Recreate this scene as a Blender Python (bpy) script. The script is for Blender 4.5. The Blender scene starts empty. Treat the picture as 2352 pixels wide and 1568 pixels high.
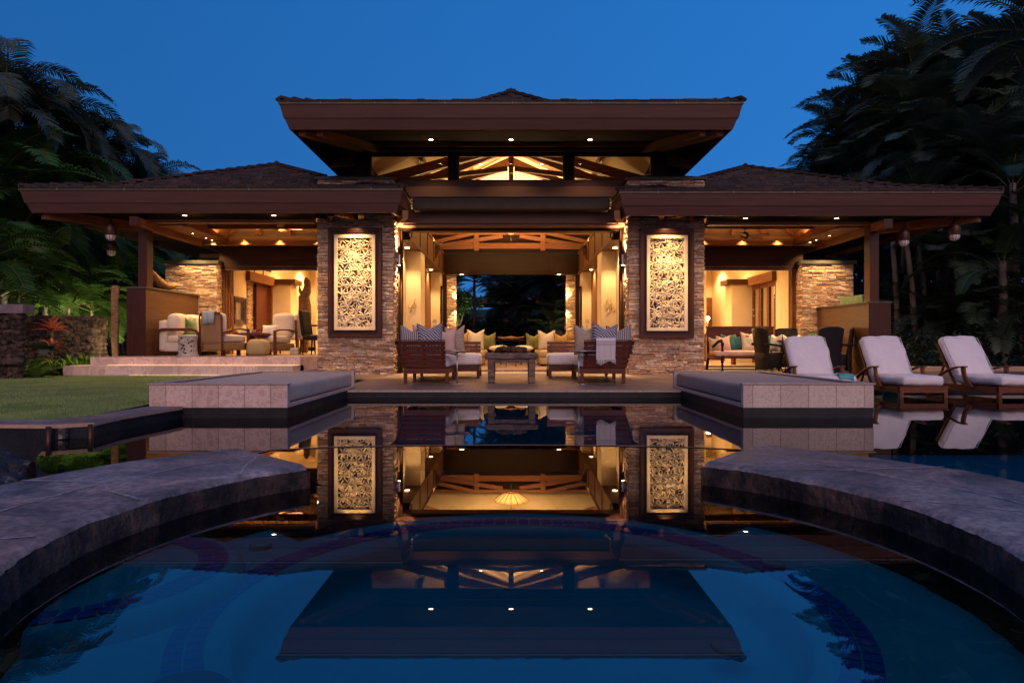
import bpy, bmesh, math, random
from mathutils import Vector, Matrix, noise
random.seed(7)
R = math.radians
sc = bpy.context.scene
col = sc.collection

# ---------------- camera, sky, sun, exposure ----------------
CAMZ = .885; F = 1568.0
cam = bpy.data.objects.new("camera", bpy.data.cameras.new("camera")); col.objects.link(cam)
cam.location = (0, 0, CAMZ); cam.rotation_euler = (R(90), 0, 0)
cam.data.sensor_width = 36; cam.data.lens = 24
cam.data.shift_y = .0017; cam.data.shift_x = .0009
cam.data.clip_start = .05; cam.data.clip_end = 1000
sc.camera = cam

world = bpy.data.worlds.new("World"); sc.world = world; world.use_nodes = True
nt = world.node_tree; bg = nt.nodes['Background']
tc = nt.nodes.new('ShaderNodeTexCoord'); sp = nt.nodes.new('ShaderNodeSeparateXYZ')
nt.links.new(tc.outputs['Generated'], sp.inputs[0])
rp = nt.nodes.new('ShaderNodeValToRGB'); cr = rp.color_ramp
cr.elements[0].position = 0.0; cr.elements[0].color = (.035, .185, .55, 1)
cr.elements[1].position = 1.0; cr.elements[1].color = (.012, .115, .40, 1)
for p, c in ((.2, (.023, .165, .52, 1)), (.42, (.0175, .152, .50, 1)), (.7, (.014, .13, .44, 1))):
    e = cr.elements.new(p); e.color = c
nt.links.new(sp.outputs['Z'], rp.inputs[0])
# afterglow low in the west, behind the camera
glow = nt.nodes.new('ShaderNodeMapRange'); glow.inputs['From Min'].default_value = .15; glow.inputs['From Max'].default_value = 1.0
neg = nt.nodes.new('ShaderNodeMath'); neg.operation = 'MULTIPLY'; neg.inputs[1].default_value = -1
xr = nt.nodes.new('ShaderNodeMapRange'); xr.inputs['From Min'].default_value = -.65; xr.inputs['From Max'].default_value = .65; xr.inputs['To Min'].default_value = .74; xr.inputs['To Max'].default_value = 1.2
nt.links.new(sp.outputs['X'], xr.inputs['Value'])
xm = nt.nodes.new('ShaderNodeMix'); xm.data_type = 'RGBA'; xm.blend_type = 'MULTIPLY'; xm.inputs['Factor'].default_value = 1
nt.links.new(rp.outputs[0], xm.inputs['A']); nt.links.new(xr.outputs[0], xm.inputs['B'])
nt.links.new(sp.outputs['Y'], neg.inputs[0]); nt.links.new(neg.outputs[0], glow.inputs['Value'])
gc = nt.nodes.new('ShaderNodeMix'); gc.data_type = 'RGBA'
nt.links.new(glow.outputs[0], gc.inputs['Factor']); nt.links.new(xm.outputs['Result'], gc.inputs['A'])
gc.inputs['B'].default_value = (.42, .27, .38, 1)
nt.links.new(gc.outputs['Result'], bg.inputs[0]); bg.inputs[1].default_value = 1.0

sun = bpy.data.objects.new("afterglow_sun", bpy.data.lights.new("afterglow_sun", 'SUN')); col.objects.link(sun)
sun.data.energy = 1.3; sun.data.angle = R(50); sun.data.color = (1, .69, .60)
sun.rotation_euler = (R(62), 0, R(8))
sun.data.cycles.cast_shadow = True

sc.view_settings.view_transform = 'Standard'; sc.view_settings.look = 'None'
sc.view_settings.exposure = 0; sc.view_settings.gamma = 1
sc.render.engine = 'CYCLES'
sc.cycles.use_denoising = True
sc.cycles.max_bounces = 7; sc.cycles.diffuse_bounces = 4; sc.cycles.transparent_max_bounces = 12
sc.cycles.caustics_reflective = False; sc.cycles.caustics_refractive = False
sc.cycles.sample_clamp_indirect = 4

WARM = (1.0, .60, .25); LG = 6.5
# ---------------- helpers ----------------
def link(o): col.objects.link(o); return o

def tag(o, label=None, cat=None, group=None, kind=None):
    if label: o['label'] = label
    if cat: o['category'] = cat
    if group: o['group'] = group
    if kind: o['kind'] = kind
    return o

def empty(name, loc, label=None, cat=None, group=None, rz=0):
    o = bpy.data.objects.new(name, None); link(o)
    o.location = loc; o.rotation_euler = (0, 0, rz); o.empty_display_size = .2
    return tag(o, label, cat, group)

def rootloc(p):
    v = Vector((0, 0, 0))
    while p is not None:
        v += Vector(p.location); p = p.parent
    return v

class MB:
    """collects geometry in world (or prototype) space and links it as ONE mesh object"""
    def __init__(s): s.v = []; s.f = []; s.t = {}
    def add(s, vs, fs, tint=None):
        b = len(s.v); s.v.extend([tuple(p) for p in vs])
        for f in fs:
            if tint is not None: s.t[len(s.f)] = tint
            s.f.append(tuple(i + b for i in f))
        return s
    def box(s, x0, x1, y0, y1, z0, z1, tint=None, m=None):
        vs = [(x, y, z) for z in (z0, z1) for y in (y0, y1) for x in (x0, x1)]
        if m is not None: vs = [m @ Vector(p) for p in vs]
        return s.add(vs, [(0, 2, 3, 1), (4, 5, 7, 6), (0, 1, 5, 4), (1, 3, 7, 5), (3, 2, 6, 7), (2, 0, 4, 6)], tint)
    def quad(s, a, b, c, d, tint=None): return s.add([a, b, c, d], [(0, 1, 2, 3)], tint)
    def tri(s, a, b, c, tint=None): return s.add([a, b, c], [(0, 1, 2)], tint)
    def bar(s, a, b, w, h, tint=None, up=(0, 0, 1)):
        a = Vector(a); b = Vector(b); d = (b - a).normalized(); u = Vector(up)
        sd = d.cross(u)
        if sd.length < 1e-4: sd = d.cross(Vector((0, 1, 0)))
        sd.normalize(); u = sd.cross(d).normalized()
        vs = []
        for p in (a, b):
            for i, j in ((-1, -1), (1, -1), (1, 1), (-1, 1)): vs.append(p + sd * (w / 2 * i) + u * (h / 2 * j))
        return s.add(vs, [(3, 2, 1, 0), (4, 5, 6, 7), (0, 1, 5, 4), (1, 2, 6, 5), (2, 3, 7, 6), (3, 0, 4, 7)], tint)
    def tube(s, pts, r, n=8, cap=True, tint=None):
        pts = [Vector(p) for p in pts]; rr = r if hasattr(r, '__len__') else [r] * len(pts)
        rings = []; prev = None
        for i, p in enumerate(pts):
            d = (pts[min(i + 1, len(pts) - 1)] - pts[max(i - 1, 0)]).normalized()
            if prev is None:
                a = d.cross(Vector((0, 0, 1)))
                if a.length < .05: a = d.cross(Vector((0, 1, 0)))
            else: a = prev - d * prev.dot(d)
            a.normalize(); prev = a; b = d.cross(a)
            rings.append([p + (a * math.cos(2 * math.pi * k / n) + b * math.sin(2 * math.pi * k / n)) * rr[i] for k in range(n)])
        vs = [v for g in rings for v in g]; fs = []
        for i in range(len(pts) - 1):
            for k in range(n):
                fs.append((i * n + k, i * n + (k + 1) % n, (i + 1) * n + (k + 1) % n, (i + 1) * n + k))
        if cap: fs.append(tuple(range(n))[::-1]); fs.append(tuple((len(pts) - 1) * n + k for k in range(n)))
        return s.add(vs, fs, tint)
    def lathe(s, prof, c=(0, 0, 0), n=20, cap=True, tint=None, sx=1, sy=1):
        vs = []; fs = []; c = Vector(c)
        for r, z in prof:
            for k in range(n):
                a = 2 * math.pi * k / n; vs.append(c + Vector((r * math.cos(a) * sx, r * math.sin(a) * sy, z)))
        for i in range(len(prof) - 1):
            for k in range(n):
                fs.append((i * n + k, i * n + (k + 1) % n, (i + 1) * n + (k + 1) % n, (i + 1) * n + k))
        if cap:
            fs.append(tuple(range(n))[::-1]); fs.append(tuple((len(prof) - 1) * n + k for k in range(n)))
        return s.add(vs, fs, tint)
    def poly(s, pts, z0, z1, tint=None):
        n = len(pts); vs = [(p[0], p[1], z0) for p in pts] + [(p[0], p[1], z1) for p in pts]
        fs = [tuple(range(n))[::-1], tuple(range(n, 2 * n))] + [(k, (k + 1) % n, n + (k + 1) % n, n + k) for k in range(n)]
        return s.add(vs, fs, tint)
    def rbox(s, x0, x1, y0, y1, z0, z1, r=.05, n=7, bulge=0., m=None, tint=None, wob=0.):
        """soft rounded box"""
        c = Vector(((x0 + x1) / 2, (y0 + y1) / 2, (z0 + z1) / 2)); h = Vector(((x1 - x0) / 2, (y1 - y0) / 2, (z1 - z0) / 2))
        r = min(r, h.x, h.y, h.z); idx = {}; vs = []; fs = []
        g = [math.sin((-1 + 2 * i / n) * math.pi / 2) for i in range(n + 1)]
        def vert(p):
            k = tuple(round(q, 5) for q in p)
            if k in idx: return idx[k]
            w = Vector((p[0] * h.x, p[1] * h.y, p[2] * h.z))
            inner = Vector([max(-(h[i] - r), min(h[i] - r, w[i])) for i in range(3)])
            d = w - inner
            if d.length > 1e-9: w = inner + d.normalized() * r
            if bulge:
                for i in range(3):
                    j, q = (i + 1) % 3, (i + 2) % 3
                    w[i] += (1 if p[i] > 0 else -1) * bulge * abs(p[i]) ** 4 * (1 - p[j] ** 2) * (1 - p[q] ** 2)
            if wob:
                nn = noise.noise_vector((w + c) * 5); w += nn * wob
            w = w + c
            if m is not None: w = m @ w
            idx[k] = len(vs); vs.append(w); return idx[k]
        for ax in range(3):
            for sg in (-1, 1):
                a, b = (ax + 1) % 3, (ax + 2) % 3
                for i in range(n):
                    for j in range(n):
                        q = []
                        for di, dj in ((0, 0), (1, 0), (1, 1), (0, 1)):
                            p = [0, 0, 0]; p[ax] = sg; p[a] = g[i + di]; p[b] = g[j + dj]; q.append(vert(p))
                        fs.append(tuple(q if sg > 0 else q[::-1]))
        return s.add(vs, fs, tint)
    def pillow(s, w, h, t, m, chop=.0, n=12, tint=None):
        """pillow standing in local XZ, base at z=0, thickness along Y"""
        vs = []; fs = []; gi = {}
        for sd in (1, -1):
            for i in range(n + 1):
                for j in range(n + 1):
                    u = -1 + 2 * i / n; v = -1 + 2 * j / n
                    if (abs(u) == 1 or abs(v) == 1) and sd == -1: gi[sd, i, j] = gi[1, i, j]; continue
                    T = t / 2 * ((1 - u * u) * (1 - v * v)) ** .42
                    px = w / 2 * u * (1 - .09 * (1 - v * v)); pz = h / 2 * (v * (1 - .09 * (1 - u * u)) + 1)
                    if v > 0: pz -= chop * h * v * v * max(0, 1 - abs(u) * 1.25); T *= 1 - .45 * min(1, chop * 4) * max(0, 1 - abs(u) * 1.6) * v
                    py = sd * T + .012 * noise.noise(Vector((u * 2.3, v * 2.3, sd * 3 + w * 9)))
                    gi[sd, i, j] = len(vs); vs.append(m @ Vector((px, py, pz)))
        for sd in (1, -1):
            for i in range(n):
                for j in range(n):
                    q = (gi[sd, i, j], gi[sd, i + 1, j], gi[sd, i + 1, j + 1], gi[sd, i, j + 1])
                    fs.append(q if sd < 0 else q[::-1])
        return s.add(vs, fs, tint)
    def parts(s, name, mat, parent=None, **k):
        """one object for every connected piece"""
        up = list(range(len(s.v)))
        def fd(i):
            while up[i] != i: up[i] = up[up[i]]; i = up[i]
            return i
        for f in s.f:
            for i in f[1:]: up[fd(i)] = fd(f[0])
        gr = {}
        for fi, f in enumerate(s.f): gr.setdefault(fd(f[0]), []).append(fi)
        for fl_ in gr.values():
            q = MB(); mp = {}
            for fi in fl_:
                for i in s.f[fi]:
                    if i not in mp: mp[i] = len(q.v); q.v.append(s.v[i])
                if fi in s.t: q.t[len(q.f)] = s.t[fi]
                q.f.append(tuple(mp[i] for i in s.f[fi]))
            o = q.build(name, mat, parent, **k)
        return o
    def build(s, name, mat, parent=None, smooth=False, bevel=0, loc=None, seg=2):
        me = bpy.data.meshes.new(name)
        off = rootloc(parent) if parent is not None else Vector(loc or (0, 0, 0))
        me.from_pydata([tuple(Vector(p) - off) for p in s.v], [], s.f); me.update()
        if s.t:
            ca = me.color_attributes.new("tint", 'FLOAT_COLOR', 'CORNER')
            for p in me.polygons:
                c = s.t.get(p.index, (.5, .5, .5))
                for li in p.loop_indices: ca.data[li].color = (c[0], c[1], c[2], 1)
        me.materials.append(mat)
        if smooth:
            me.polygons.foreach_set('use_smooth', [True] * len(me.polygons))
        o = bpy.data.objects.new(name, me); link(o)
        if parent is not None: o.parent = parent
        elif loc is not None: o.location = loc
        if bevel:
            b = o.modifiers.new('bevel', 'BEVEL'); b.width = bevel; b.segments = seg; b.limit_method = 'ANGLE'; b.angle_limit = R(40)
        return o

def copy_tree(o, loc=None, rz=None, label=None, parent=None):
    c = o.copy(); col.objects.link(c)
    if parent is not None: c.parent = parent
    if loc is not None: c.location = loc
    if rz is not None: c.rotation_euler = (0, 0, rz)
    if label: c['label'] = label
    for ch in list(o.children): copy_tree(ch, parent=c)
    return c

def T(x=0, y=0, z=0, rx=0, ry=0, rz=0):
    return Matrix.Translation((x, y, z)) @ Matrix.Rotation(R(rz), 4, 'Z') @ Matrix.Rotation(R(ry), 4, 'Y') @ Matrix.Rotation(R(rx), 4, 'X')

# ---------------- materials ----------------
def newmat(name):
    m = bpy.data.materials.new(name); m.use_nodes = True
    t = m.node_tree; return m, t, t.nodes['Principled BSDF']

def N(t, typ, **kw):
    n = t.nodes.new(typ)
    for k, v in kw.items():
        if k.startswith('i_'):
            key = k[2:].replace('_', ' ')
            n.inputs[key].default_value = v
        else: setattr(n, k, v)
    return n

def surf(name, c1, c2=None, rough=.6, scale=4, stretch=(1, 1, 1), bump=.1, bscale=None, bstretch=None, detail=6, metal=0, attr=False, spec=.2,
         lo=.35, hi=.65, bdist=.01, kind='noise', sheen=0, rvar=0.0, dist=0):
    """noise-mixed two colour surface with bump; attr multiplies by the per-face tint of the piece"""
    m, t, p = newmat(name)
    p.inputs['Roughness'].default_value = rough; p.inputs['Metallic'].default_value = metal
    p.inputs['Specular IOR Level'].default_value = spec
    if sheen: p.inputs['Sheen Weight'].default_value = sheen
    tc = N(t, 'ShaderNodeTexCoord'); mp = N(t, 'ShaderNodeMapping'); mp.inputs['Scale'].default_value = stretch
    t.links.new(tc.outputs['Object'], mp.inputs[0])
    if c2 is None: c2 = tuple(x * .75 for x in c1)
    if kind == 'noise': tx = N(t, 'ShaderNodeTexNoise', i_Scale=scale, i_Detail=detail, i_Roughness=.6, i_Distortion=dist); out = tx.outputs['Fac']
    elif kind == 'voronoi': tx = N(t, 'ShaderNodeTexVoronoi', i_Scale=scale); out = tx.outputs['Distance']
    else: tx = N(t, 'ShaderNodeTexWave', i_Scale=scale, i_Distortion=dist, i_Detail=3.0); out = tx.outputs['Fac']; tx.bands_direction = kind
    t.links.new(mp.outputs[0], tx.inputs['Vector'])
    r = N(t, 'ShaderNodeValToRGB'); r.color_ramp.elements[0].position = lo; r.color_ramp.elements[1].position = hi
    r.color_ramp.elements[0].color = (*c2, 1); r.color_ramp.elements[1].color = (*c1, 1)
    t.links.new(out, r.inputs[0]); cout = r.outputs[0]
    if attr:
        a = N(t, 'ShaderNodeVertexColor'); a.layer_name = 'tint'
        mx = N(t, 'ShaderNodeMix', data_type='RGBA', blend_type='MULTIPLY'); mx.inputs['Factor'].default_value = 1
        t.links.new(cout, mx.inputs['A']); t.links.new(a.outputs[0], mx.inputs['B']); cout = mx.outputs['Result']
    t.links.new(cout, p.inputs['Base Color'])
    if rvar:
        n2 = N(t, 'ShaderNodeTexNoise', i_Scale=scale * .7, i_Detail=4.0); t.links.new(mp.outputs[0], n2.inputs['Vector'])
        mr = N(t, 'ShaderNodeMapRange'); mr.inputs['To Min'].default_value = max(.02, rough - rvar); mr.inputs['To Max'].default_value = rough + rvar
        t.links.new(n2.outputs[0], mr.inputs['Value']); t.links.new(mr.outputs[0], p.inputs['Roughness'])
    if bump:
        bp = N(t, 'ShaderNodeBump', i_Strength=bump, i_Distance=bdist)
        nb = N(t, 'ShaderNodeTexNoise', i_Scale=bscale or scale * 3, i_Detail=8.0)
        mb = N(t, 'ShaderNodeMapping'); mb.inputs['Scale'].default_value = bstretch or stretch
        t.links.new(tc.outputs['Object'], mb.inputs[0]); t.links.new(mb.outputs[0], nb.inputs['Vector'])
        t.links.new(nb.outputs['Fac'], bp.inputs['Height']); t.links.new(bp.outputs[0], p.inputs['Normal'])
    return m

def weave(name, c1, c2, scale=60, rough=.8, bump=.6, axis2=True):
    """basket or cloth weave from two crossed wave textures"""
    m, t, p = newmat(name); p.inputs['Roughness'].default_value = rough; p.inputs['Specular IOR Level'].default_value = .15
    tc = N(t, 'ShaderNodeTexCoord')
    w1 = N(t, 'ShaderNodeTexWave', i_Scale=scale, i_Distortion=.6, i_Detail=1.0); w1.bands_direction = 'Z'
    w2 = N(t, 'ShaderNodeTexWave', i_Scale=scale * .8, i_Distortion=.6, i_Detail=1.0); w2.bands_direction = 'DIAGONAL'
    for w in (w1, w2): t.links.new(tc.outputs['Object'], w.inputs['Vector'])
    mu = N(t, 'ShaderNodeMath', operation='MULTIPLY'); t.links.new(w1.outputs['Fac'], mu.inputs[0]); t.links.new(w2.outputs['Fac'], mu.inputs[1])
    r = N(t, 'ShaderNodeValToRGB'); r.color_ramp.elements[0].color = (*c2, 1); r.color_ramp.elements[1].color = (*c1, 1); r.color_ramp.elements[1].position = .5
    t.links.new(mu.outputs[0], r.inputs[0]); t.links.new(r.outputs[0], p.inputs['Base Color'])
    bp = N(t, 'ShaderNodeBump', i_Strength=bump, i_Distance=.006); t.links.new(mu.outputs[0], bp.inputs['Height']); t.links.new(bp.outputs[0], p.inputs['Normal'])
    return m

def tiles(name, c1, c2, mortar, w=.6, h=.6, ms=.004, rough=.5, noise_s=3, bump=.2, veins=0, offset=.5, xy=True, rvar=.1):
    """tiled stone slabs: joints from a brick texture, veining from distorted noise"""
    m, t, p = newmat(name); p.inputs['Roughness'].default_value = rough
    tc = N(t, 'ShaderNodeTexCoord'); mp = N(t, 'ShaderNodeMapping')
    t.links.new(tc.outputs['Object'], mp.inputs[0])
    if not xy: mp.inputs['Rotation'].default_value = (R(90), 0, 0)
    br = N(t, 'ShaderNodeTexBrick', i_Scale=1.0, i_Mortar_Size=ms, i_Brick_Width=w, i_Row_Height=h, i_Mortar_Smooth=.3)
    br.offset = offset; br.inputs['Color1'].default_value = (1, 1, 1, 1); br.inputs['Color2'].default_value = (.78, .76, .76, 1); br.inputs['Mortar'].default_value = (*mortar, 1)
    t.links.new(mp.outputs[0], br.inputs['Vector'])
    nz = N(t, 'ShaderNodeTexNoise', i_Scale=noise_s, i_Detail=9.0, i_Roughness=.62, i_Distortion=veins)
    t.links.new(tc.outputs['Object'], nz.inputs['Vector'])
    r = N(t, 'ShaderNodeValToRGB'); r.color_ramp.elements[0].position = .36; r.color_ramp.elements[1].position = .64
    r.color_ramp.elements[0].color = (*c2, 1); r.color_ramp.elements[1].color = (*c1, 1)
    if veins:
        e = r.color_ramp.elements.new(.49); e.color = (*c2, 1); e = r.color_ramp.elements.new(.515); e.color = tuple(min(1, q * 1.25) for q in c1) + (1,); e = r.color_ramp.elements.new(.54); e.color = tuple((a + b) / 2 for a, b in zip(c1, c2)) + (1,)
    t.links.new(nz.outputs['Fac'], r.inputs[0])
    mx = N(t, 'ShaderNodeMix', data_type='RGBA', blend_type='MULTIPLY'); mx.inputs['Factor'].default_value = 1
    t.links.new(r.outputs[0], mx.inputs['A']); t.links.new(br.outputs['Color'], mx.inputs['B']); t.links.new(mx.outputs['Result'], p.inputs['Base Color'])
    mr = N(t, 'ShaderNodeMapRange'); mr.inputs['To Min'].default_value = rough - rvar; mr.inputs['To Max'].default_value = rough + rvar
    t.links.new(nz.outputs['Fac'], mr.inputs['Value']); t.links.new(mr.outputs[0], p.inputs['Roughness'])
    ad = N(t, 'ShaderNodeMath', operation='MULTIPLY_ADD'); ad.inputs[1].default_value = -1.0
    t.links.new(br.outputs['Fac'], ad.inputs[0]); t.links.new(nz.outputs['Fac'], ad.inputs[2])
    bp = N(t, 'ShaderNodeBump', i_Strength=bump, i_Distance=.004); t.links.new(ad.outputs[0], bp.inputs['Height']); t.links.new(bp.outputs[0], p.inputs['Normal'])
    return m

def emis(name, c, s):
    m, t, p = newmat(name); p.inputs['Base Color'].default_value = (*c, 1)
    p.inputs['Emission Color'].default_value = (*c, 1); p.inputs['Emission Strength'].default_value = s; return m

def leafmat(name, c1, c2, rough=.45, trans=.25):
    m, t, p = newmat(name); p.inputs['Roughness'].default_value = rough; p.inputs['Specular IOR Level'].default_value = .28
    tc = N(t, 'ShaderNodeTexCoord'); nz = N(t, 'ShaderNodeTexNoise', i_Scale=1.6, i_Detail=3.0); t.links.new(tc.outputs['Object'], nz.inputs['Vector'])
    r = N(t, 'ShaderNodeValToRGB'); r.color_ramp.elements[0].position = .35; r.color_ramp.elements[1].position = .65
    r.color_ramp.elements[0].color = (*c2, 1); r.color_ramp.elements[1].color = (*c1, 1)
    t.links.new(nz.outputs['Fac'], r.inputs[0]); t.links.new(r.outputs[0], p.inputs['Base Color'])
    tr = N(t, 'ShaderNodeBsdfTranslucent'); t.links.new(r.outputs[0], tr.inputs[0])
    mx = N(t, 'ShaderNodeMixShader'); mx.inputs[0].default_value = trans
    out = t.nodes['Material Output']; t.links.new(p.outputs[0], mx.inputs[1]); t.links.new(tr.outputs[0], mx.inputs[2]); t.links.new(mx.outputs[0], out.inputs[0])
    return m

def watermat(name, tint, bump=.02, scale=3, ior=1.75):
    m, t, p = newmat(name); t.nodes.remove(p); out = t.nodes['Material Output']
    fr = N(t, 'ShaderNodeFresnel', i_IOR=ior); tr = N(t, 'ShaderNodeBsdfTransparent'); tr.inputs[0].default_value = (*tint, 1)
    gl = N(t, 'ShaderNodeBsdfGlossy'); gl.inputs['Roughness'].default_value = .0
    mx = N(t, 'ShaderNodeMixShader')
    t.links.new(fr.outputs[0], mx.inputs[0]); t.links.new(tr.outputs[0], mx.inputs[1]); t.links.new(gl.outputs[0], mx.inputs[2]); t.links.new(mx.outputs[0], out.inputs[0])
    if bump:
        tc = N(t, 'ShaderNodeTexCoord'); nz = N(t, 'ShaderNodeTexNoise', i_Scale=scale, i_Detail=2.0); t.links.new(tc.outputs['Object'], nz.inputs['Vector'])
        bp = N(t, 'ShaderNodeBump', i_Strength=bump, i_Distance=.01); t.links.new(nz.outputs['Fac'], bp.inputs['Height']); t.links.new(bp.outputs[0], gl.inputs['Normal'])
    return m

M = {}
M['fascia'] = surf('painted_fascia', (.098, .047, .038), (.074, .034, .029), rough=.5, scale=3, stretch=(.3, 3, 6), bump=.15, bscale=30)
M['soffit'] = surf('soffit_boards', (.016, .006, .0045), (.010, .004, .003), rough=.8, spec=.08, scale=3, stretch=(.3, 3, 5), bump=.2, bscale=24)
M['sidewall'] = surf('low_wall_boards', (.115, .055, .026), (.08, .036, .018), rough=.45, scale=3, stretch=(5, .5, 5), bump=.15, dist=.4)
M['pframe'] = surf('panel_frame_wood', (.06, .019, .013), (.038, .012, .009), rough=.4, scale=3, stretch=(4, 4, .5), bump=.1)
M['dark'] = surf('dark_stained_wood', (.034, .015, .010), (.022, .010, .007), rough=.6, spec=.12, scale=3, stretch=(.3, 3, 5), bump=.15, bscale=24)
M['cedar'] = surf('cedar_boards', (.25, .12, .055), (.16, .072, .03), rough=.5, scale=2.5, stretch=(.5, 5, 5), bump=.2, bscale=20, dist=.6)
M['beam'] = surf('reddish_beam_wood', (.2, .08, .033), (.13, .05, .02), rough=.45, scale=3, stretch=(.4, 4, 4), bump=.15, bscale=24, dist=.5)
M['frieze'] = surf('brown_panel_wood', (.10, .046, .018), (.065, .028, .011), rough=.45, scale=3, stretch=(3, .5, 5), bump=.1, dist=.5)
M['mahog'] = surf('mahogany_furniture', (.12, .034, .019), (.075, .02, .012), rough=.4, scale=6, stretch=(.6, 4, 5), bump=.12, dist=.5)
M['teak'] = surf('oiled_teak', (.17, .06, .03), (.11, .036, .018), rough=.42, scale=6, stretch=(2, .6, 5), bump=.12, dist=.5)
M['cream'] = surf('cream_plaster', (.7, .57, .38), (.66, .53, .35), rough=.8, scale=2, bump=.08, bscale=60)
M['ceilwood'] = surf('ceiling_boards', (.17, .088, .04), (.11, .054, .024), rough=.6, scale=2.5, stretch=(.5, 6, 6), bump=.3, bscale=16, dist=.6)
M['frieze2'] = surf('dark_panel_wood', (.026, .0105, .004), (.016, .0065, .0028), rough=.45, scale=3, stretch=(.5, 3, 5), bump=.1, dist=.5)
M['creamceil'] = surf('cream_ceiling', (.62, .48, .3), (.56, .43, .26), rough=.85, scale=2, bump=.1, bscale=50)
M['stone'] = surf('ledger_stone', (1.15, 1.12, 1.1), (.7, .66, .62), rough=.85, scale=14, bump=.9, bscale=38, attr=True, bdist=.012, spec=.25)
M['shingle'] = surf('cedar_shingle', (1.1, 1.05, 1.05), (.6, .57, .58), rough=.85, scale=9, stretch=(3, .6, 1), bump=.6, bscale=30, attr=True, spec=.3)
M['gutter'] = surf('aged_copper_gutter', (.11, .085, .055), (.06, .06, .048), rough=.5, scale=5, bump=.1, metal=.3)
M['capm'] = surf('pillar_cap_copper', (.07, .065, .05), (.045, .045, .036), rough=.55, scale=5, bump=.15, metal=.2)
M['trav'] = tiles('travertine_steps', (.78, .57, .46), (.64, .46, .37), (.55, .5, .5), w=.75, h=.6, veins=1.2, xy=False, noise_s=3.5)
M['floor'] = tiles('honed_travertine_floor', (.38, .27, .2), (.27, .19, .14), (.5, .45, .42), w=.9, h=.45, rough=.34, noise_s=2.2, veins=.6, rvar=.12)
M['deck'] = tiles('deck_stone', (.26, .18, .15), (.18, .125, .11), (.45, .42, .42), w=.9, h=.6, rough=.36, noise_s=2.4, veins=.5, rvar=.14)
M['bedl'] = tiles('pink_marble_slabs', (.68, .5, .43), (.53, .38, .33), (.3, .25, .25), w=.31, h=2.0, offset=0, veins=2.6, xy=False, noise_s=7, rough=.5)
M['bedr'] = tiles('swirled_marble_slabs', (.6, .49, .42), (.48, .385, .33), (.3, .25, .25), w=.33, h=2.0, offset=0, veins=6.0, xy=False, noise_s=5.5, rough=.5)
M['lip'] = surf('stone_lip', (.45, .36, .33), (.3, .24, .22), rough=.6, scale=30, bump=.5, bscale=60)
M['tan'] = surf('sandy_coping_edge', (.45, .29, .2), (.34, .21, .15), rough=.75, scale=20, bump=.5, bscale=50)
def flagstone():
    m, t, p = newmat('basalt_flagstone'); tc = N(t, 'ShaderNodeTexCoord'); L = t.links.new
    n1 = N(t, 'ShaderNodeTexNoise', i_Scale=2.1, i_Detail=10.0, i_Roughness=.65, i_Distortion=.8); n2 = N(t, 'ShaderNodeTexNoise', i_Scale=34.0, i_Detail=6.0, i_Roughness=.7); n3 = N(t, 'ShaderNodeTexNoise', i_Scale=.9, i_Detail=3.0)
    vo = N(t, 'ShaderNodeTexVoronoi', i_Scale=1.5)
    for n in (n1, n2, n3, vo): L(tc.outputs['Object'], n.inputs['Vector'])
    r = N(t, 'ShaderNodeValToRGB'); e = r.color_ramp.elements; e[0].position = .33; e[0].color = (.06, .050, .045, 1); e[1].position = .68; e[1].color = (.36, .285, .24, 1); q = e.new(.5); q.color = (.18, .145, .128, 1); L(n1.outputs['Fac'], r.inputs[0])
    s = N(t, 'ShaderNodeValToRGB'); e = s.color_ramp.elements; e[0].position = .36; e[0].color = (.5, .48, .48, 1); e[1].position = .62; e[1].color = (1.35, 1.3, 1.3, 1); L(n2.outputs['Fac'], s.inputs[0])
    w = N(t, 'ShaderNodeValToRGB'); e = w.color_ramp.elements; e[0].position = .4; e[0].color = (1.15, .95, .9, 1); e[1].position = .6; e[1].color = (.85, .95, 1.1, 1); L(n3.outputs['Fac'], w.inputs[0])
    mx = N(t, 'ShaderNodeMix', data_type='RGBA', blend_type='MULTIPLY'); mx.inputs['Factor'].default_value = .9; L(r.outputs[0], mx.inputs['A']); L(s.outputs[0], mx.inputs['B'])
    m2 = N(t, 'ShaderNodeMix', data_type='RGBA', blend_type='MULTIPLY'); m2.inputs['Factor'].default_value = 1; L(mx.outputs['Result'], m2.inputs['A']); L(w.outputs[0], m2.inputs['B']); L(m2.outputs['Result'], p.inputs['Base Color'])
    mr = N(t, 'ShaderNodeMapRange'); mr.inputs['From Min'].default_value = .3; mr.inputs['From Max'].default_value = .7; mr.inputs['To Min'].default_value = .38; mr.inputs['To Max'].default_value = .85; L(n1.outputs['Fac'], mr.inputs['Value']); L(mr.outputs[0], p.inputs['Roughness'])
    ad = N(t, 'ShaderNodeMath', operation='MULTIPLY_ADD'); ad.inputs[1].default_value = .35; L(n2.outputs['Fac'], ad.inputs[0]); L(n1.outputs['Fac'], ad.inputs[2])
    bp = N(t, 'ShaderNodeBump', i_Strength=.7, i_Distance=.02); L(ad.outputs[0], bp.inputs['Height']); L(bp.outputs[0], p.inputs['Normal']); return m
M['coping'] = flagstone()
M['copside'] = surf('weathered_coping_side', (.09, .058, .045), (.012, .010, .011), rough=.85, scale=5, lo=.42, hi=.68, spec=.25, bump=1., bscale=34, detail=10, bdist=.02)
M['joint'] = surf('pale_mortar', (.42, .37, .39), (.2, .17, .18), rough=.9, scale=30)
M['black'] = surf('black_waterline_stone', (.016, .017, .021), (.008, .009, .012), spec=.25, rough=.5, scale=6, bump=.4, bscale=30, rvar=.12)
M['calc'] = surf('calcium_stained_stone', (.34, .33, .35), (.05, .045, .045), rough=.9, scale=14, bump=1, lo=.45, hi=.6, bdist=.02)
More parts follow.
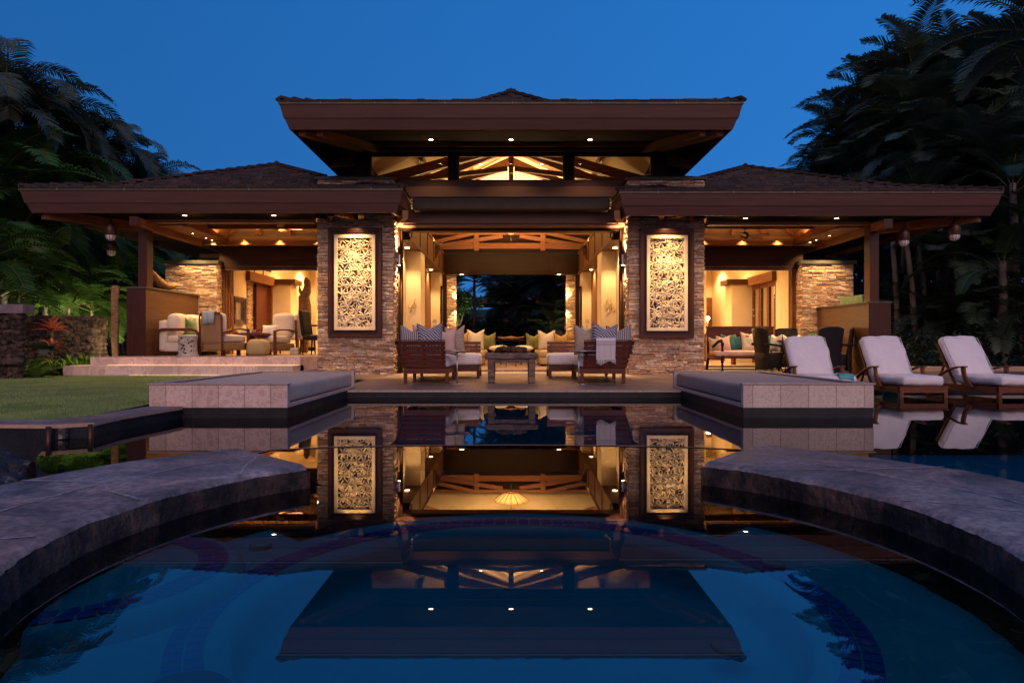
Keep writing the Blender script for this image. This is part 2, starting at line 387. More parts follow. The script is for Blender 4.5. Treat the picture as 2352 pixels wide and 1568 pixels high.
M['spafloor'] = surf('spa_floor_plaster', (.2, .7, .72), (.13, .54, .6), rough=.8, scale=2.2, bump=.2, bscale=60, detail=8)
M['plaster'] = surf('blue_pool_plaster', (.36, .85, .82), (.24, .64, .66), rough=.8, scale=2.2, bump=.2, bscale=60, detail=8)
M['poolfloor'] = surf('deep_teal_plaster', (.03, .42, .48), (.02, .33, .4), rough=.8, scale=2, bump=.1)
M['bluetile'] = surf('cobalt_glass_tile', (.03, .28, .8), (.02, .18, .6), rough=.2, scale=9, bump=.1, attr=False)
M['water'] = watermat('still_water', (.2, .95, .97), bump=.012, scale=2.5, ior=1.62)
M['spawater'] = watermat('clear_water', (.05, .98, .93), bump=.008, scale=2, ior=2.15)
M['lawn'] = surf('mown_lawn', (.26, .33, .11), (.15, .21, .06), rough=.9, scale=2.2, stretch=(1, 5, 1), bump=1, bscale=120, bdist=.03, spec=.2, bstretch=(1, 1, 1))
M['soil'] = surf('garden_soil', (.03, .024, .016), (.015, .012, .009), rough=.95, scale=4, bump=.8, bscale=30)
M['lava'] = surf('lava_rock', (.10, .07, .06), (.022, .016, .014), rough=.95, scale=9, bump=1, bscale=30, detail=10, bdist=.03, spec=.2, attr=True)
M['wallcap'] = surf('concrete_cap', (.2, .16, .16), (.13, .1, .1), rough=.8, scale=8, bump=.3)
M['white'] = surf('white_canvas', (.74, .69, .68), (.66, .61, .61), rough=.9, scale=3, bump=.8, bscale=5, bdist=.05, sheen=.2)
M['greycush'] = surf('grey_canvas', (.36, .29, .25), (.31, .25, .22), rough=.9, scale=4, bump=.2, bscale=80)
M['palecush'] = surf('pale_mattress_canvas', (.52, .42, .33), (.45, .36, .29), rough=.9, scale=4, bump=.2, bscale=80)
M['creamfab'] = surf('cream_upholstery', (.62, .52, .42), (.55, .46, .37), rough=.9, scale=5, bump=.3, bscale=60)
M['goldfab'] = surf('golden_upholstery', (.5, .36, .17), (.42, .3, .14), rough=.9, scale=6, bump=.3, bscale=60)
M['panel'] = surf('carved_limestone', (.74, .62, .44), (.64, .52, .36), rough=.7, scale=6, bump=.2, bscale=60)
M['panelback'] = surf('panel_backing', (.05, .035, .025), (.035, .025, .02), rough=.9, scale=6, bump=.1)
M['metal'] = surf('brushed_steel', (.5, .5, .52), (.42, .42, .44), rough=.3, scale=6, bump=.05, metal=.9)
M['bronze'] = surf('dark_bronze', (.09, .045, .03), (.05, .028, .02), rough=.4, scale=6, bump=.1, metal=.6)
M['housing'] = surf('screen_housing_metal', (.028, .018, .013), (.02, .013, .010), rough=.5, scale=6, bump=.1)
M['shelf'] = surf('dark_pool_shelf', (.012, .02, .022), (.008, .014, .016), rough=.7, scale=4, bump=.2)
M['rustic'] = surf('weathered_grey_wood', (.24, .17, .135), (.08, .055, .045), rough=.85, scale=7, stretch=(.6, 3, 3), bump=1, bscale=18, bdist=.02, dist=1)
M['roughwood'] = surf('knotty_dark_wood', (.1, .055, .035), (.03, .017, .012), rough=.85, scale=8, bump=1, bscale=20, bdist=.03)
M['driftwood'] = surf('golden_driftwood', (.36, .2, .09), (.16, .08, .035), rough=.75, scale=9, stretch=(1, 1, 3), bump=1, bscale=22, bdist=.02)
M['wicker'] = weave('honey_wicker', (.5, .3, .15), (.16, .085, .04), scale=38)
M['darkwicker'] = weave('black_wicker', (.026, .02, .02), (.007, .006, .006), scale=40, rough=.55)
M['rope'] = weave('rope_pouf', (.55, .42, .2), (.28, .2, .09), scale=22)
M['tealglaze'] = surf('turquoise_glaze', (.09, .36, .38), (.05, .25, .28), rough=.2, scale=8, bump=.1)
M['greenplanter'] = surf('green_planter_glaze', (.13, .2, .11), (.08, .13, .07), rough=.7, scale=12, bump=.5)
M['ceramic'] = surf('cream_ceramic', (.5, .44, .36), (.32, .28, .23), rough=.6, scale=12, bump=.7, bscale=20)
M['blackm'] = surf('matt_black', (.012, .01, .01), (.01, .008, .008), rough=.6, scale=6, bump=.1)
M['pinkplaster'] = surf('brown_render', (.16, .1, .08), (.12, .08, .065), rough=.9, scale=3)
M['lamp'] = emis('lamp_face', (1, .72, .38), 28)
M['lampsoft'] = emis('lamp_bowl', (.62, .34, .12), .38)
M['led'] = emis('led_strip', (1, .68, .3), .85)
def glassmat():
    m, t, p = newmat('window_glass'); t.nodes.remove(p)
    tr = N(t, 'ShaderNodeBsdfTransparent'); tr.inputs[0].default_value = (.9, .93, .93, 1); gl = N(t, 'ShaderNodeBsdfGlossy'); gl.inputs['Roughness'].default_value = .0
    fr = N(t, 'ShaderNodeFresnel', i_IOR=1.45); mx = N(t, 'ShaderNodeMixShader')
    t.links.new(fr.outputs[0], mx.inputs[0]); t.links.new(tr.outputs[0], mx.inputs[1]); t.links.new(gl.outputs[0], mx.inputs[2]); t.links.new(mx.outputs[0], t.nodes['Material Output'].inputs[0])
    return m
M['glass'] = glassmat()

def lamp(name, typ, loc, power, parent=None, aim=None, size=.05, angle=80, blend=.6, color=WARM, sx=None, sy=None):
    l = bpy.data.lights.new(name, typ); l.energy = power * (LG if color == WARM else 1.6); l.color = color
    if typ == 'SPOT': l.spot_size = R(angle); l.spot_blend = blend; l.shadow_soft_size = size
    elif typ == 'AREA':
        l.size = size
        if sx: l.shape = 'RECTANGLE'; l.size = sx; l.size_y = sy
    else: l.shadow_soft_size = size
    o = bpy.data.objects.new(name, l); link(o)
    off = rootloc(parent) if parent is not None else Vector((0, 0, 0))
    o.location = Vector(loc) - off
    if parent is not None: o.parent = parent
    d = Vector(aim if aim is not None else (0, 0, -1))
    o.rotation_euler = d.to_track_quat('-Z', 'Y').to_euler()
    return o

STONES = [(.56, .44, .32), (.40, .28, .18), (.33, .22, .14), (.46, .36, .27), (.27, .16, .10), (.37, .30, .24), (.50, .41, .31), (.42, .26, .17), (.31, .25, .2), (.22, .15, .11)]
def ledge(mb, o, u, w, z0, z1, n, depth=.03, rnd=random, pal=STONES, hmin=.02, hmax=.045, lmin=.06, lmax=.30):
    """stacked ledger stones as real pieces on the face starting at o, running along u, outward normal n"""
    o = Vector(o); u = Vector(u).normalized(); n = Vector(n).normalized(); z = z0
    while z < z1 - .004:
        h = min(rnd.uniform(hmin, hmax), z1 - z)
        if z1 - z - h < .015: h = z1 - z
        x = 0.0
        while x < w - .004:
            l = min(rnd.uniform(lmin, lmax), w - x)
            if w - x - l < .05: l = w - x
            d = rnd.uniform(.004, depth); d2 = d * rnd.uniform(.75, 1.1); g = .0022
            c = rnd.choice(pal); k = rnd.uniform(1.25, 1.7); c = tuple(q * k for q in c)
            a = o + u * (x + g); b = o + u * (x + l - g)
            dz = Vector((0, 0, 1))
            A = a + dz * (z + g); B = b + dz * (z + g); C = b + dz * (z + h - g); D = a + dz * (z + h - g)
            e = min(.006, h * .2); ue = u * e; ze = dz * e
            A2, B2, C2, D2 = A + n * d + ue + ze, B + n * d2 - ue + ze, C + n * d2 - ue - ze, D + n * d + ue - ze
            mb.add([A, B, C, D, A2, B2, C2, D2], [(4, 5, 6, 7), (0, 1, 5, 4), (1, 2, 6, 5), (2, 3, 7, 6), (3, 0, 4, 7)], c)
            x += l
        z += h
    return mb

# =====================================================================
# SETTING: ground, lawn, pool, spa, terraces
# =====================================================================
def structure(o): o['kind'] = 'structure'; return o

g = MB()
g.quad((-120, 13.0, .20), (-8.6, 13.0, .20), (-8.6, 160, .20), (-120, 160, .20))
g.quad((-8.6, 25.5, .12), (8, 25.5, .12), (8, 160, .12), (-8.6, 160, .12))
g.quad((8, 17.3, .12), (120, 17.3, .12), (120, 160, .12), (8, 160, .12))
g.quad((-120, -60, -.95), (-1.2, -60, -.95), (-1.2, 6.3, -.95), (-120, 6.3, -.95))
g.quad((18, -60, .1), (120, -60, .1), (120, 17.3, .1), (18, 17.3, .1))
g.quad((-1.2, -60, -.9), (18, -60, -.9), (18, -3, -.9), (-1.2, -3, -.9))
g.quad((-40, 6.5, .09), (-4.31, 6.5, .09), (-4.31, 13.6, .09), (-40, 13.6, .09))
structure(g.build('ground', M['soil']))
g = MB()
for i in range(40):
    x0, x1 = -150 + i * 7.5, -142.5 + i * 7.5
    h0, h1 = [5.0 + 1.2 * noise.noise(Vector((x * .06, 3, 1))) + (2.5 if abs(x) > 12 else 0) for x in (x0, x1)]
    g.add([(x0, 58, .05), (x1, 58, .05), (x1, 82, h1), (x0, 82, h0), (x0, 150, h0 + 1), (x1, 150, h1 + 1)], [(0, 1, 2, 3), (3, 2, 5, 4)])
structure(g.build('hillside', surf('wooded_hillside', (.02, .035, .02), (.01, .018, .012), rough=.95, scale=.3, bump=.5, bscale=2)))

OUT = [(-14, 6.72), (-5, 6.67), (-4.5, 6.68), (-4.33, 7.0), (-4.34, 7.63), (-4.3, 8.07)]
INN = [(-14, 6.35), (-4.7, 6.28), (-4.21, 6.25), (-3.93, 6.43), (-3.98, 6.99), (-3.88, 8.07)]
def lawnz(x, y): return .135 + .1 * max(0, min(1, (y - 6.7) / 6.5)) + .012 * noise.noise(Vector((x * .6, y * .6, 0)))
def outer_y(x):
    for (a, b), (c, d) in zip(OUT[:-1], OUT[1:]):
        if a <= x <= c: return b + (d - b) * (x - a) / (c - a)
    return 6.7
g = MB(); nx, ny = 60, 40
vs = []
for i in range(nx + 1):
    x = -20 + (15.68) * i / nx
    y0 = outer_y(x) if x < -4.33 else 7.0
    for j in range(ny + 1):
        y = y0 - .02 + (13.7 - y0) * j / ny; vs.append((x, y, lawnz(x, y)))
g.add(vs, [(i * (ny + 1) + j, (i + 1) * (ny + 1) + j, (i + 1) * (ny + 1) + j + 1, i * (ny + 1) + j + 1) for i in range(nx) for j in range(ny)])
g.quad((-4.32, 11.62, .2), (-2.9, 11.62, .2), (-2.9, 13.6, .2), (-4.32, 13.6, .2))
structure(g.build('lawn', M['lawn'], smooth=True))
M['blade'] = leafmat('grass_blade', (.33, .43, .14), (.19, .27, .08), rough=.6, trans=.3)
g = MB(); rr = random.Random(3)
for k in range(30000):
    y = 6.7 + (rr.random() ** 1.5) * 7; lim = -4.34
    x = lim - rr.random() * (y * .78 - 4.3 + .25)
    if y < outer_y(x) + .01: continue
    h = rr.uniform(.018, .034); a = rr.uniform(0, math.pi); w = .0035; z = lawnz(x, y) - .003
    dx, dy = math.cos(a) * w, math.sin(a) * w; lx, ly = rr.uniform(-.013, .013), rr.uniform(-.013, .013)
    g.tri((x - dx, y - dy, z), (x + dx, y + dy, z), (x + lx, y + ly, z + h))
tag(g.build('grass', M['blade']), 'short green mown grass of the lawn beside the pool coping', 'grass', kind='stuff')

# coping along the lawn
g = MB(); g2 = MB(); g3 = MB()
for k in range(len(INN) - 1):
    a, b, c, d = INN[k], INN[k + 1], OUT[k + 1], OUT[k]
    z = .14
    g.quad((a[0], a[1], z), (b[0], b[1], z), (c[0], c[1], z), (d[0], d[1], z))
    g.quad((d[0], d[1], z), (c[0], c[1], z), (c[0], c[1], 0), (d[0], d[1], 0))
    g2.quad((a[0], a[1], z - .036), (b[0], b[1], z - .036), (b[0], b[1], z), (a[0], a[1], z))
    v = Vector((b[0] - a[0], b[1] - a[1], 0)).normalized(); nn = Vector((-v.y, v.x, 0)) * .018
    zb = -1.3
    A = (a[0] + nn.x - v.x * .02, a[1] + nn.y - v.y * .02); B = (b[0] + nn.x + v.x * .02, b[1] + nn.y + v.y * .02)
    g3.quad((A[0], A[1], zb), (B[0], B[1], zb), (B[0], B[1], z - .036), (A[0], A[1], z - .036))
    g2.quad((a[0], a[1], z - .036), (A[0], A[1], z - .036), (B[0], B[1], z - .036), (b[0], b[1], z - .036))
    L = math.dist(a, b)
    for q in range(1, int(L / .55)):
        t = q * .55 / L; p = (a[0] + (b[0] - a[0]) * t, a[1] + (b[1] - a[1]) * t); r_ = (d[0] + (c[0] - d[0]) * t, d[1] + (c[1] - d[1]) * t)
lc = empty('pool_coping', (-4.2, 6.5, .14)); structure(lc)
structure(g.build('coping_top', M['coping'], lc)); structure(g2.build('coping_edge', M['tan'], lc)); structure(g3.build('waterline_band', M['black'], lc))

# pool shell and water
WEIR = [(1.44, 3.87), (1.62, 4.1), (1.55, 4.32), (1.2, 4.44), (.6, 4.52), (0, 4.545), (-.6, 4.53), (-1.2, 4.45), (-1.52, 4.33), (-1.62, 4.1), (-1.51, 3.8)]
SC = (.03, 2.2); RI = 1.40; RO = 2.2
def ringp(r, deg): return (SC[0] + r * math.cos(R(deg)), SC[1] + r * math.sin(R(deg)))
SPILL = [(-2.04, 2.95), (-2.5, 3.9), (-2.98, 4.48), (-3.29, 4.77), (-3.5, 5.03), (-3.71, 5.34), (-3.98, 5.85), (-4.2, 6.27)]
poolpoly = [(-3.93, 6.45), (-3.97, 6.99), (-3.87, 8.09), (-2.65, 8.09), (-2.65, 11.07), (2.75, 11.07), (2.75, 8.09), (4.3, 8.09), (4.3, 12.9), (18, 12.9), (18, -3), (1.13, -3)]
poolpoly += [ringp(RO, a) for a in range(-60, 51, 5)] + WEIR + [ringp(RO, a) for a in (135, 142, 150, 158)] + SPILL
g = MB(); g.add([(x, y, 0) for x, y in poolpoly], [tuple(range(len(poolpoly)))[::-1]])
structure(g.build('pool_water', M['water']))
g = MB()
g.quad((-6, -3, -.85), (18, -3, -.85), (18, 13, -.85), (-6, 13, -.85))
g.quad((18, -3, -1.3), (18, 13, -1.3), (18, 13, .1), (18, -3, .1))
g.quad((-2.65, 11.065, -1.3), (2.75, 11.065, -1.3), (2.75, 11.065, -.2), (-2.65, 11.065, -.2))
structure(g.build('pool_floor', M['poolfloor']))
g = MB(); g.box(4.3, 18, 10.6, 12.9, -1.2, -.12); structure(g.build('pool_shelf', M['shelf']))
# spill wall on the left with lower catch basin
g = MB()
for a, b in zip(SPILL[:-1], SPILL[1:]):
    g.quad((a[0], a[1], -1), (b[0], b[1], -1), (b[0], b[1], -.002), (a[0], a[1], -.002))
structure(g.build('pool_spill_wall', M['black']))

# deck in front of the hall
def deckz(y): return .13 + .06 * max(0, min(1, (y - 11.07) / 4.3))
g = MB()
def dk(x0, x1, y0, y1, z=None):
    g.add([(x0, y0, deckz(y0) if z is None else z), (x1, y0, deckz(y0) if z is None else z), (x1, y1, deckz(y1) if z is None else z), (x0, y1, deckz(y1) if z is None else z)], [(0, 1, 2, 3)])
dk(-2.65, 2.75, 11.05, 15.37); dk(-4.3, -2.65, 11.6, 15.37); dk(2.75, 4.3, 11.6, 15.37); dk(4.3, 18, 12.88, 15.37)
dk(-4.3, 18, 15.37, 18.0)
dk(18, 26, 12.88, 18)
structure(g.build('terrace', M['deck']))
g = MB(); g.box(-2.65, 2.75, 11.045, 11.09, .093, .128); g.box(4.3, 18, 12.86, 12.9, .095, .1545)
structure(g.build('terrace_edge', M['lip']))
g = MB(); g.box(-2.7, 2.8, 11.07, 11.2, -1.3, .093); g.box(4.3, 18, 12.9, 13, -1.3, .095)
structure(g.build('waterline_band', M['black']))

# steps on the left
st = empty('steps', (-6.6, 13.8, .25)); structure(st)
g = MB(); g.box(-8.93, -4.34, 13.6, 14.3, .12, .433); structure(g.build('tread', M['trav'], st, bevel=.006))
g = MB(); g.box(-8.66, -4.34, 14.05, 17.85, .3, .60); structure(g.build('tread', M['trav'], st, bevel=.006))
g = MB(); g.box(-8.3, -4.36, 14.03, 14.048, .434, .442); g.box(-7.6, -4.4, 13.58, 13.598, .243, .250); structure(g.build('step_light_strip', M['led'], st))
g = MB(); g.quad((-8.66, 14.1, .604), (-4.34, 14.1, .604), (-4.34, 17.85, .604), (-8.66, 17.85, .604))
structure(g.build('lanai_floor', M['floor'], st))

# raised house floor behind the openings
g = MB()
g.box(-2.9, 2.9, 16.0, 25.4, .05, .26)
g.box(2.9, 7.35, 17.8, 25.4, .05, .30)
g.box(-7.35, -2.9, 17.85, 25.4, .05, .61)
g.box(-4, 4, 25.4, 30, .02, .2)
structure(g.build('house_floor', M['floor']))
g = MB(); g.box(-2.5, 2.5, 15.975, 15.997, .194, .206); g.box(4.4, 7.2, 17.775, 17.797, .232, .246)
structure(g.build('step_light_strip', M['led']))

# ---------------- spa ----------------
spa = empty('spa', (SC[0], SC[1], .2), 'round raised spa with dark flagstone rim and blue tiled bench in the foreground', 'spa')
def sweep(prof, a0, a1, n, wob=.006, closed_end=True):
    m = MB(); vs = []; k = len(prof)
    for i in range(n + 1):
        a = a0 + (a1 - a0) * i / n
        for r, z in prof:
            q = (noise.noise(Vector((a * .11, r * 3, z * 7))) + .5 * noise.noise(Vector((a * .6, r * 3, z * 9))) + .35 * noise.noise(Vector((a * 1.7, r * 3, z * 20)))) * wob
            q2 = .05 * noise.noise(Vector((a * .05, 1, 5))) if r > 2.1 else 0
            x, y = ringp(r + q + q2, a); vs.append((x, y, z + q * .4))
    fs = [(i * k + j, i * k + j + 1, (i + 1) * k + j + 1, (i + 1) * k + j) for i in range(n) for j in range(k - 1)]
    if closed_end: fs += [tuple(range(k)), tuple(n * k + j for j in range(k))[::-1]]
    m.add(vs, fs); return m
A0, A1 = 50.5, -225.5
top = [(2.23, .17), (2.225, .29), (2.205, .305), (1.95, .309), (1.7, .311), (1.46, .31), (1.43, .305), (1.415, .29)]
sweep(top, A0, A1, 420, wob=.009).build('coping', M['coping'], spa, smooth=True)
side = [(1.418, .292), (1.405, .27), (1.402, .24), (1.395, .2), (1.39, .1), (1.385, -.15)]
m = sweep(side, A0, A1, 420, wob=.016, closed_end=False)
for a in (A0, A1):
    (x0, y0), (x1, y1) = ringp(1.38, a), ringp(2.22, a)
    m.quad((x0, y0, -.1), (x1, y1, -.1), (x1, y1, .29), (x0, y0, .29))
m.build('rim_side', M['copside'], spa, smooth=True)
# mortar joints between flags
g = MB(); rj = random.Random(5)
def joint(p, q, w=.013, n=9):
    last = None; z = .3125
    for i in range(n + 1):
        t = i / n; r = p[0] + (q[0] - p[0]) * t; a = p[1] + (q[1] - p[1]) * t
        x, y = ringp(r, a); v = noise.noise(Vector((x * 4, y * 4, 2))) * .03
        if last:
            d = Vector((x + v - last[0], y + v - last[1], 0)).normalized(); s = Vector((-d.y, d.x, 0)) * w / 2 * rj.uniform(.5, 1.2)
            g.quad((last[0] - s.x, last[1] - s.y, z), (x + v - s.x, y + v - s.y, z), (x + v + s.x, y + v + s.y, z), (last[0] + s.x, last[1] + s.y, z))
        last = (x + v, y + v)
for p, q in (((1.44, 118), (2.2, 124)), ((1.44, 146), (1.85, 136)), ((1.85, 136), (2.2, 139)), ((1.85, 136), (1.8, 160)), ((1.44, 168), (1.8, 160)), ((1.8, 160), (2.2, 163)), ((1.8, 160), (1.75, 190)), ((1.44, 186), (1.75, 190)), ((1.75, 190), (2.2, 188)), ((1.44, 215), (2.2, 211)),
             ((1.44, 62), (1.9, 57)), ((1.9, 57), (2.2, 61)), ((1.9, 57), (1.75, 30)), ((1.44, 38), (1.75, 30)), ((1.75, 30), (2.2, 26)), ((1.75, 30), (1.85, 2)), ((1.44, 12), (1.85, 2)), ((1.85, 2), (2.2, 0)), ((1.44, -12), (1.8, -16)), ((1.85, 2), (1.8, -16)), ((1.8, -16), (2.2, -24)), ((1.44, -40), (2.2, -44))):
    if A1 + 360 >= p[1] or True: joint(p, q)
jn = g
# drop joints that fall inside the open side
keep = MB()
for fi, f in enumerate(jn.f):
    c = sum((Vector(jn.v[i]) for i in f), Vector()) / 4; an = math.degrees(math.atan2(c.y - SC[1], c.x - SC[0])) % 360
    if not (49 < an < 136): keep.quad(*[jn.v[i] for i in f])
keep.parts('mortar_joint', M['joint'], spa)
# underwater shell
def disc(mb, r0, r1, z, a0=0, a1=360, n=96, c=SC):
    for i in range(n):
        a, b = R(a0 + (a1 - a0) * i / n), R(a0 + (a1 - a0) * (i + 1) / n)
        mb.quad((c[0] + r0 * math.cos(a), c[1] + r0 * math.sin(a), z), (c[0] + r1 * math.cos(a), c[1] + r1 * math.sin(a), z), (c[0] + r1 * math.cos(b), c[1] + r1 * math.sin(b), z), (c[0] + r0 * math.cos(b), c[1] + r0 * math.sin(b), z))
g = MB(); g.lathe([(.0, -.13), (.6, -.125), (.82, -.11), (.85, -.09), (.862, -.04)], (SC[0], SC[1], 0), n=110, cap=False); g.build('floor', M['spafloor'], spa, smooth=True)
g = MB(); prof = [(.861, -.05), (.86, .02), (.875, .042), (.905, .05), (1.25, .052), (1.39, .055)]
g.lathe(prof, (SC[0], SC[1], 0), n=110, cap=False)
wq = [(1.62, 3.6)] + WEIR + [(-1.65, 3.6)]
def weirat(t):
    L = [math.dist(p, q) for p, q in zip(wq[:-1], wq[1:])]; s = t * sum(L)
    for (p, q), l in zip(zip(wq[:-1], wq[1:]), L):
        if s <= l + 1e-9: return (p[0] + (q[0] - p[0]) * s / l, p[1] + (q[1] - p[1]) * s / l)
        s -= l
    return wq[-1]
for i in range(24):
    p0, p1 = ringp(1.14, 40 + 104 * i / 24), ringp(1.14, 40 + 104 * (i + 1) / 24); q0, q1 = weirat(i / 24), weirat((i + 1) / 24)
    g.quad((*p0, .0575), (*q0, .0575), (*q1, .0575), (*p1, .0575))
ext = g.f[-24:]; del g.f[-24:]
g.build('bench', M['plaster'], spa, smooth=True)
g2 = MB(); g2.v = g.v; g2.f = ext; q_ = MB()
for f in ext: q_.add([g.v[i] for i in f], [(0, 1, 2, 3)])
q_.build('dark_reflection_sheet', M['shelf'], spa)  # dark sheet over bench and weir floor, imitating strong surface reflection
g = MB(); g.lathe([(.0, .12), (.46, .118), (.495, .11), (.505, .08), (.505, .04)], (-1.43, 2.28, 0), n=60, cap=False)
g.build('entry_step', M['plaster'], spa, smooth=True)
g = MB()
def tilerow(c, r, z, a0, a1, s=.047, gap=.006):
    n = int(abs(R(a1 - a0)) * r / (s + gap))
    for i in range(n):
        a = R(a0) + (i + .5) * R(a1 - a0) / n; h = s / 2
        u = Vector((-math.sin(a), math.cos(a), 0)) * h * .98; v = Vector((math.cos(a), math.sin(a), 0)) * h
        p = Vector((c[0] + r * math.cos(a), c[1] + r * math.sin(a), z))
        g.quad(p - u - v, p - u + v, p + u + v, p + u - v)
tilerow(SC, .955, .0555, -70, 250); tilerow(SC, 1.008, .0557, -70, 250)
tilerow((-1.43, 2.28), .375, .1235, -75, 85); tilerow((-1.43, 2.28), .425, .1235, -75, 85)
g.build('blue_tile_band', M['bluetile'], spa)
g = MB()
for x, y, z, r in ((-1.02, 2.78, .06, .045), (.98, 2.55, .06, .045), (.68, 2.12, -.06, .06)):
    g.lathe([(r, z), (r * .9, z + .012), (r * .55, z + .014), (r * .5, z + .004), (.2 * r, z + .004)], (x, y, 0), n=24)
g.build('water_return', M['plaster'], spa, smooth=True)
g = MB(); g.lathe([(.11, -.118), (.1, -.108), (.02, -.104)], (-.78, 1.62, .17), n=24); g.build('drain_cover', M['black'], spa, smooth=True)
# weir
g = MB(); gl = MB()
for a, b in zip(WEIR[:-1], WEIR[1:]):
    A, B = Vector((*a, 0)), Vector((*b, 0)); d = (B - A).normalized(); n_ = Vector((d.y, -d.x, 0))
    if n_.dot(A - Vector((0, 3.2, 0))) < 0: n_ = -n_
    i0, i1 = A - n_ * .1, B - n_ * .1
    g.add([(A.x, A.y, -1.2), (B.x, B.y, -1.2), (B.x, B.y, .19), (A.x, A.y, .19), (i0.x, i0.y, .19), (i1.x, i1.y, .19), (i1.x, i1.y, 0), (i0.x, i0.y, 0)], [(0, 1, 2, 3), (3, 2, 5, 4), (4, 5, 6, 7)])
    o0, o1 = A - n_ * .012, B - n_ * .012
    gl.add([(A.x, A.y, .17), (B.x, B.y, .17), (B.x, B.y, .2115), (A.x, A.y, .2115), (o1.x, o1.y, .2115), (o0.x, o0.y, .2115)], [(0, 1, 2, 3), (3, 2, 4, 5)])
g.build('weir_wall', M['black'], spa); gl.build('weir_lip', M['tan'], spa)
spapoly = [ringp(1.415, a) for a in range(-229, 52, 5)] + [(1.45, 3.9)] + WEIR[1:-1] + [(-1.52, 3.82)]
g = MB(); g.add([(x, y, .207) for x, y in spapoly], [tuple(range(len(spapoly)))])
structure(g.build('spa_water', M['spawater']))

# ---------------- day beds of stone ----------------
def daybed(sx, face, lab, side_open, mm):
    xa, xb = (-4.29, -2.65) if sx < 0 else (2.75, 4.30)
    b = empty('stone_daybed', ((xa + xb) / 2, 9.8, 0), lab, 'daybed')
    w = .09; g = MB()
    g.box(xa, xb, 8.09, 8.09 + w, .12, .395)
    g.box(xa, xb, 11.5, 11.6, .12, .395)
    if side_open > 0: g.box(xa, xa + w, 8.18, 11.5, .12, .395)
    else: g.box(xb - w, xb, 8.18, 11.5, .12, .395)
    if side_open > 0: g.box(xb - .04, xb - .0, 8.18, 11.5, .12, .165)
    else: g.box(xa, xa + .04, 8.18, 11.5, .12, .165)
    g.build('stone_surround', face, b, bevel=.004)
    g = MB(); e = .015
    g.box(xa - e, xb + e, 8.09 - e, 8.09 + w + .01, .395, .412); g.box(xa - e, xb + e, 11.49, 11.6 + e, .395, .412)
    if side_open > 0: g.box(xa - e, xa + w + .01, 8.2, 11.49, .395, .412)
    else: g.box(xb - w - .01, xb + e, 8.2, 11.49, .395, .412)
    g.build('top_edge', M['lip'], b, bevel=.003)
    g = MB(); g.box(xa + .006, xb - .006, 8.097, 11.59, -1.25, .12); g.build('black_base', M['black'], b)
    x0 = xa + (w + .01 if side_open > 0 else .03); x1 = xb - (.03 if side_open > 0 else w + .01)
    g = MB(); g.rbox(x0, x1, 8.2, 11.47, .165, .39, r=.045, n=14, bulge=.012, wob=.004); g.build('mattress', mm, b, smooth=True)
    return b
daybed(-1, M['bedl'], 'stone daybed plinth with pale mattress at the left corner of the pool, beside the lawn', 1, M['palecush'])
daybed(1, M['bedr'], 'stone daybed with swirled marble front and grey mattress at the right corner of the pool', -1, M['greycush'])

# downpipes and waterfall rocks on the left
for k, (x, y) in enumerate(((-4.2, 6.2), (-3.93, 6.38))):
    b = empty('drain_pipe', (x, y, 0), ('dark vertical pipe on the pool wall beside the waterfall rocks', 'dark vertical pipe on the pool wall where the coping turns toward the daybed')[k], 'pipe', 'pipes on the left pool wall')
    g = MB(); g.lathe([(.024, -.2), (.024, .128)], (x, y, 0), n=14); g.build('pipe', M['bronze'], b, smooth=True)
    g = MB(); dx = .08 if k == 0 else -.05
    g.box(x + dx - .03, x + dx + .035, y + (.055 if k == 0 else .075), y + .1, .01, .1); g.build('fixing_plate', M['calc'], b)
def rock(mb, c, r, seed, sq=.7, n=3, tint=None):
    bm = bmesh.new(); bmesh.ops.create_icosphere(bm, subdivisions=n, radius=1)
    b = len(mb.v); vs = []
    for v in bm.verts:
        p = v.co.copy(); k = 1 + .28 * noise.noise(p * 1.3 + Vector((seed, 0, 0))) + .12 * noise.noise(p * 3.5 + Vector((0, seed, 0))) + .05 * noise.noise(p * 9)
        vs.append((c[0] + p.x * r * k, c[1] + p.y * r * k, c[2] + p.z * r * k * sq))
    mb.add(vs, [tuple(q.index for q in f.verts) for f in bm.faces], tint); bm.free()
M['wetrock'] = surf('wet_basalt', (.4, .42, .46), (.022, .019, .022), rough=.35, scale=5, bump=1, lo=.55, hi=.72, bscale=24, detail=10, bdist=.03)
rlab = ['wet boulder with white mineral crust at the top of the waterfall pile', 'low dark boulder nearest the camera in the waterfall pile', 'dark rounded rock against the pool wall, left of the waterfall pile', 'small wet rock at the foot of the overflow edge', 'flat wet rock in the middle of the waterfall pile', 'dark rock at the left frame edge of the waterfall pile', 'small crusted rock between two larger waterfall boulders', 'half hidden rock behind the spa rim under the waterfall']
for k, (x, y, z, r) in enumerate(((-3.93, 5.42, -.16, .17), (-3.58, 4.72, -.16, .18), (-4.35, 5.75, -.22, .26), (-3.62, 5.0, -.22, .11), (-3.78, 5.15, -.2, .15), (-4.1, 5.25, -.2, .24), (-3.72, 4.86, -.12, .10), (-3.9, 4.8, -.25, .22))):
    g = MB(); rock(g, (x, y, z), r, k * 3.7, sq=.75); tag(g.build('rock', M['wetrock'], smooth=True, loc=(x, y, z - r * .7)), rlab[k], 'rock', 'boulders of the small waterfall')

# =====================================================================
# THE VILLA
# =====================================================================
villa = empty('villa', (0, 15.3, .19), 'open sided brown timber villa with stacked stone pillars, hipped shingle roofs and lit rooms', 'house')
rs = random.Random(11)

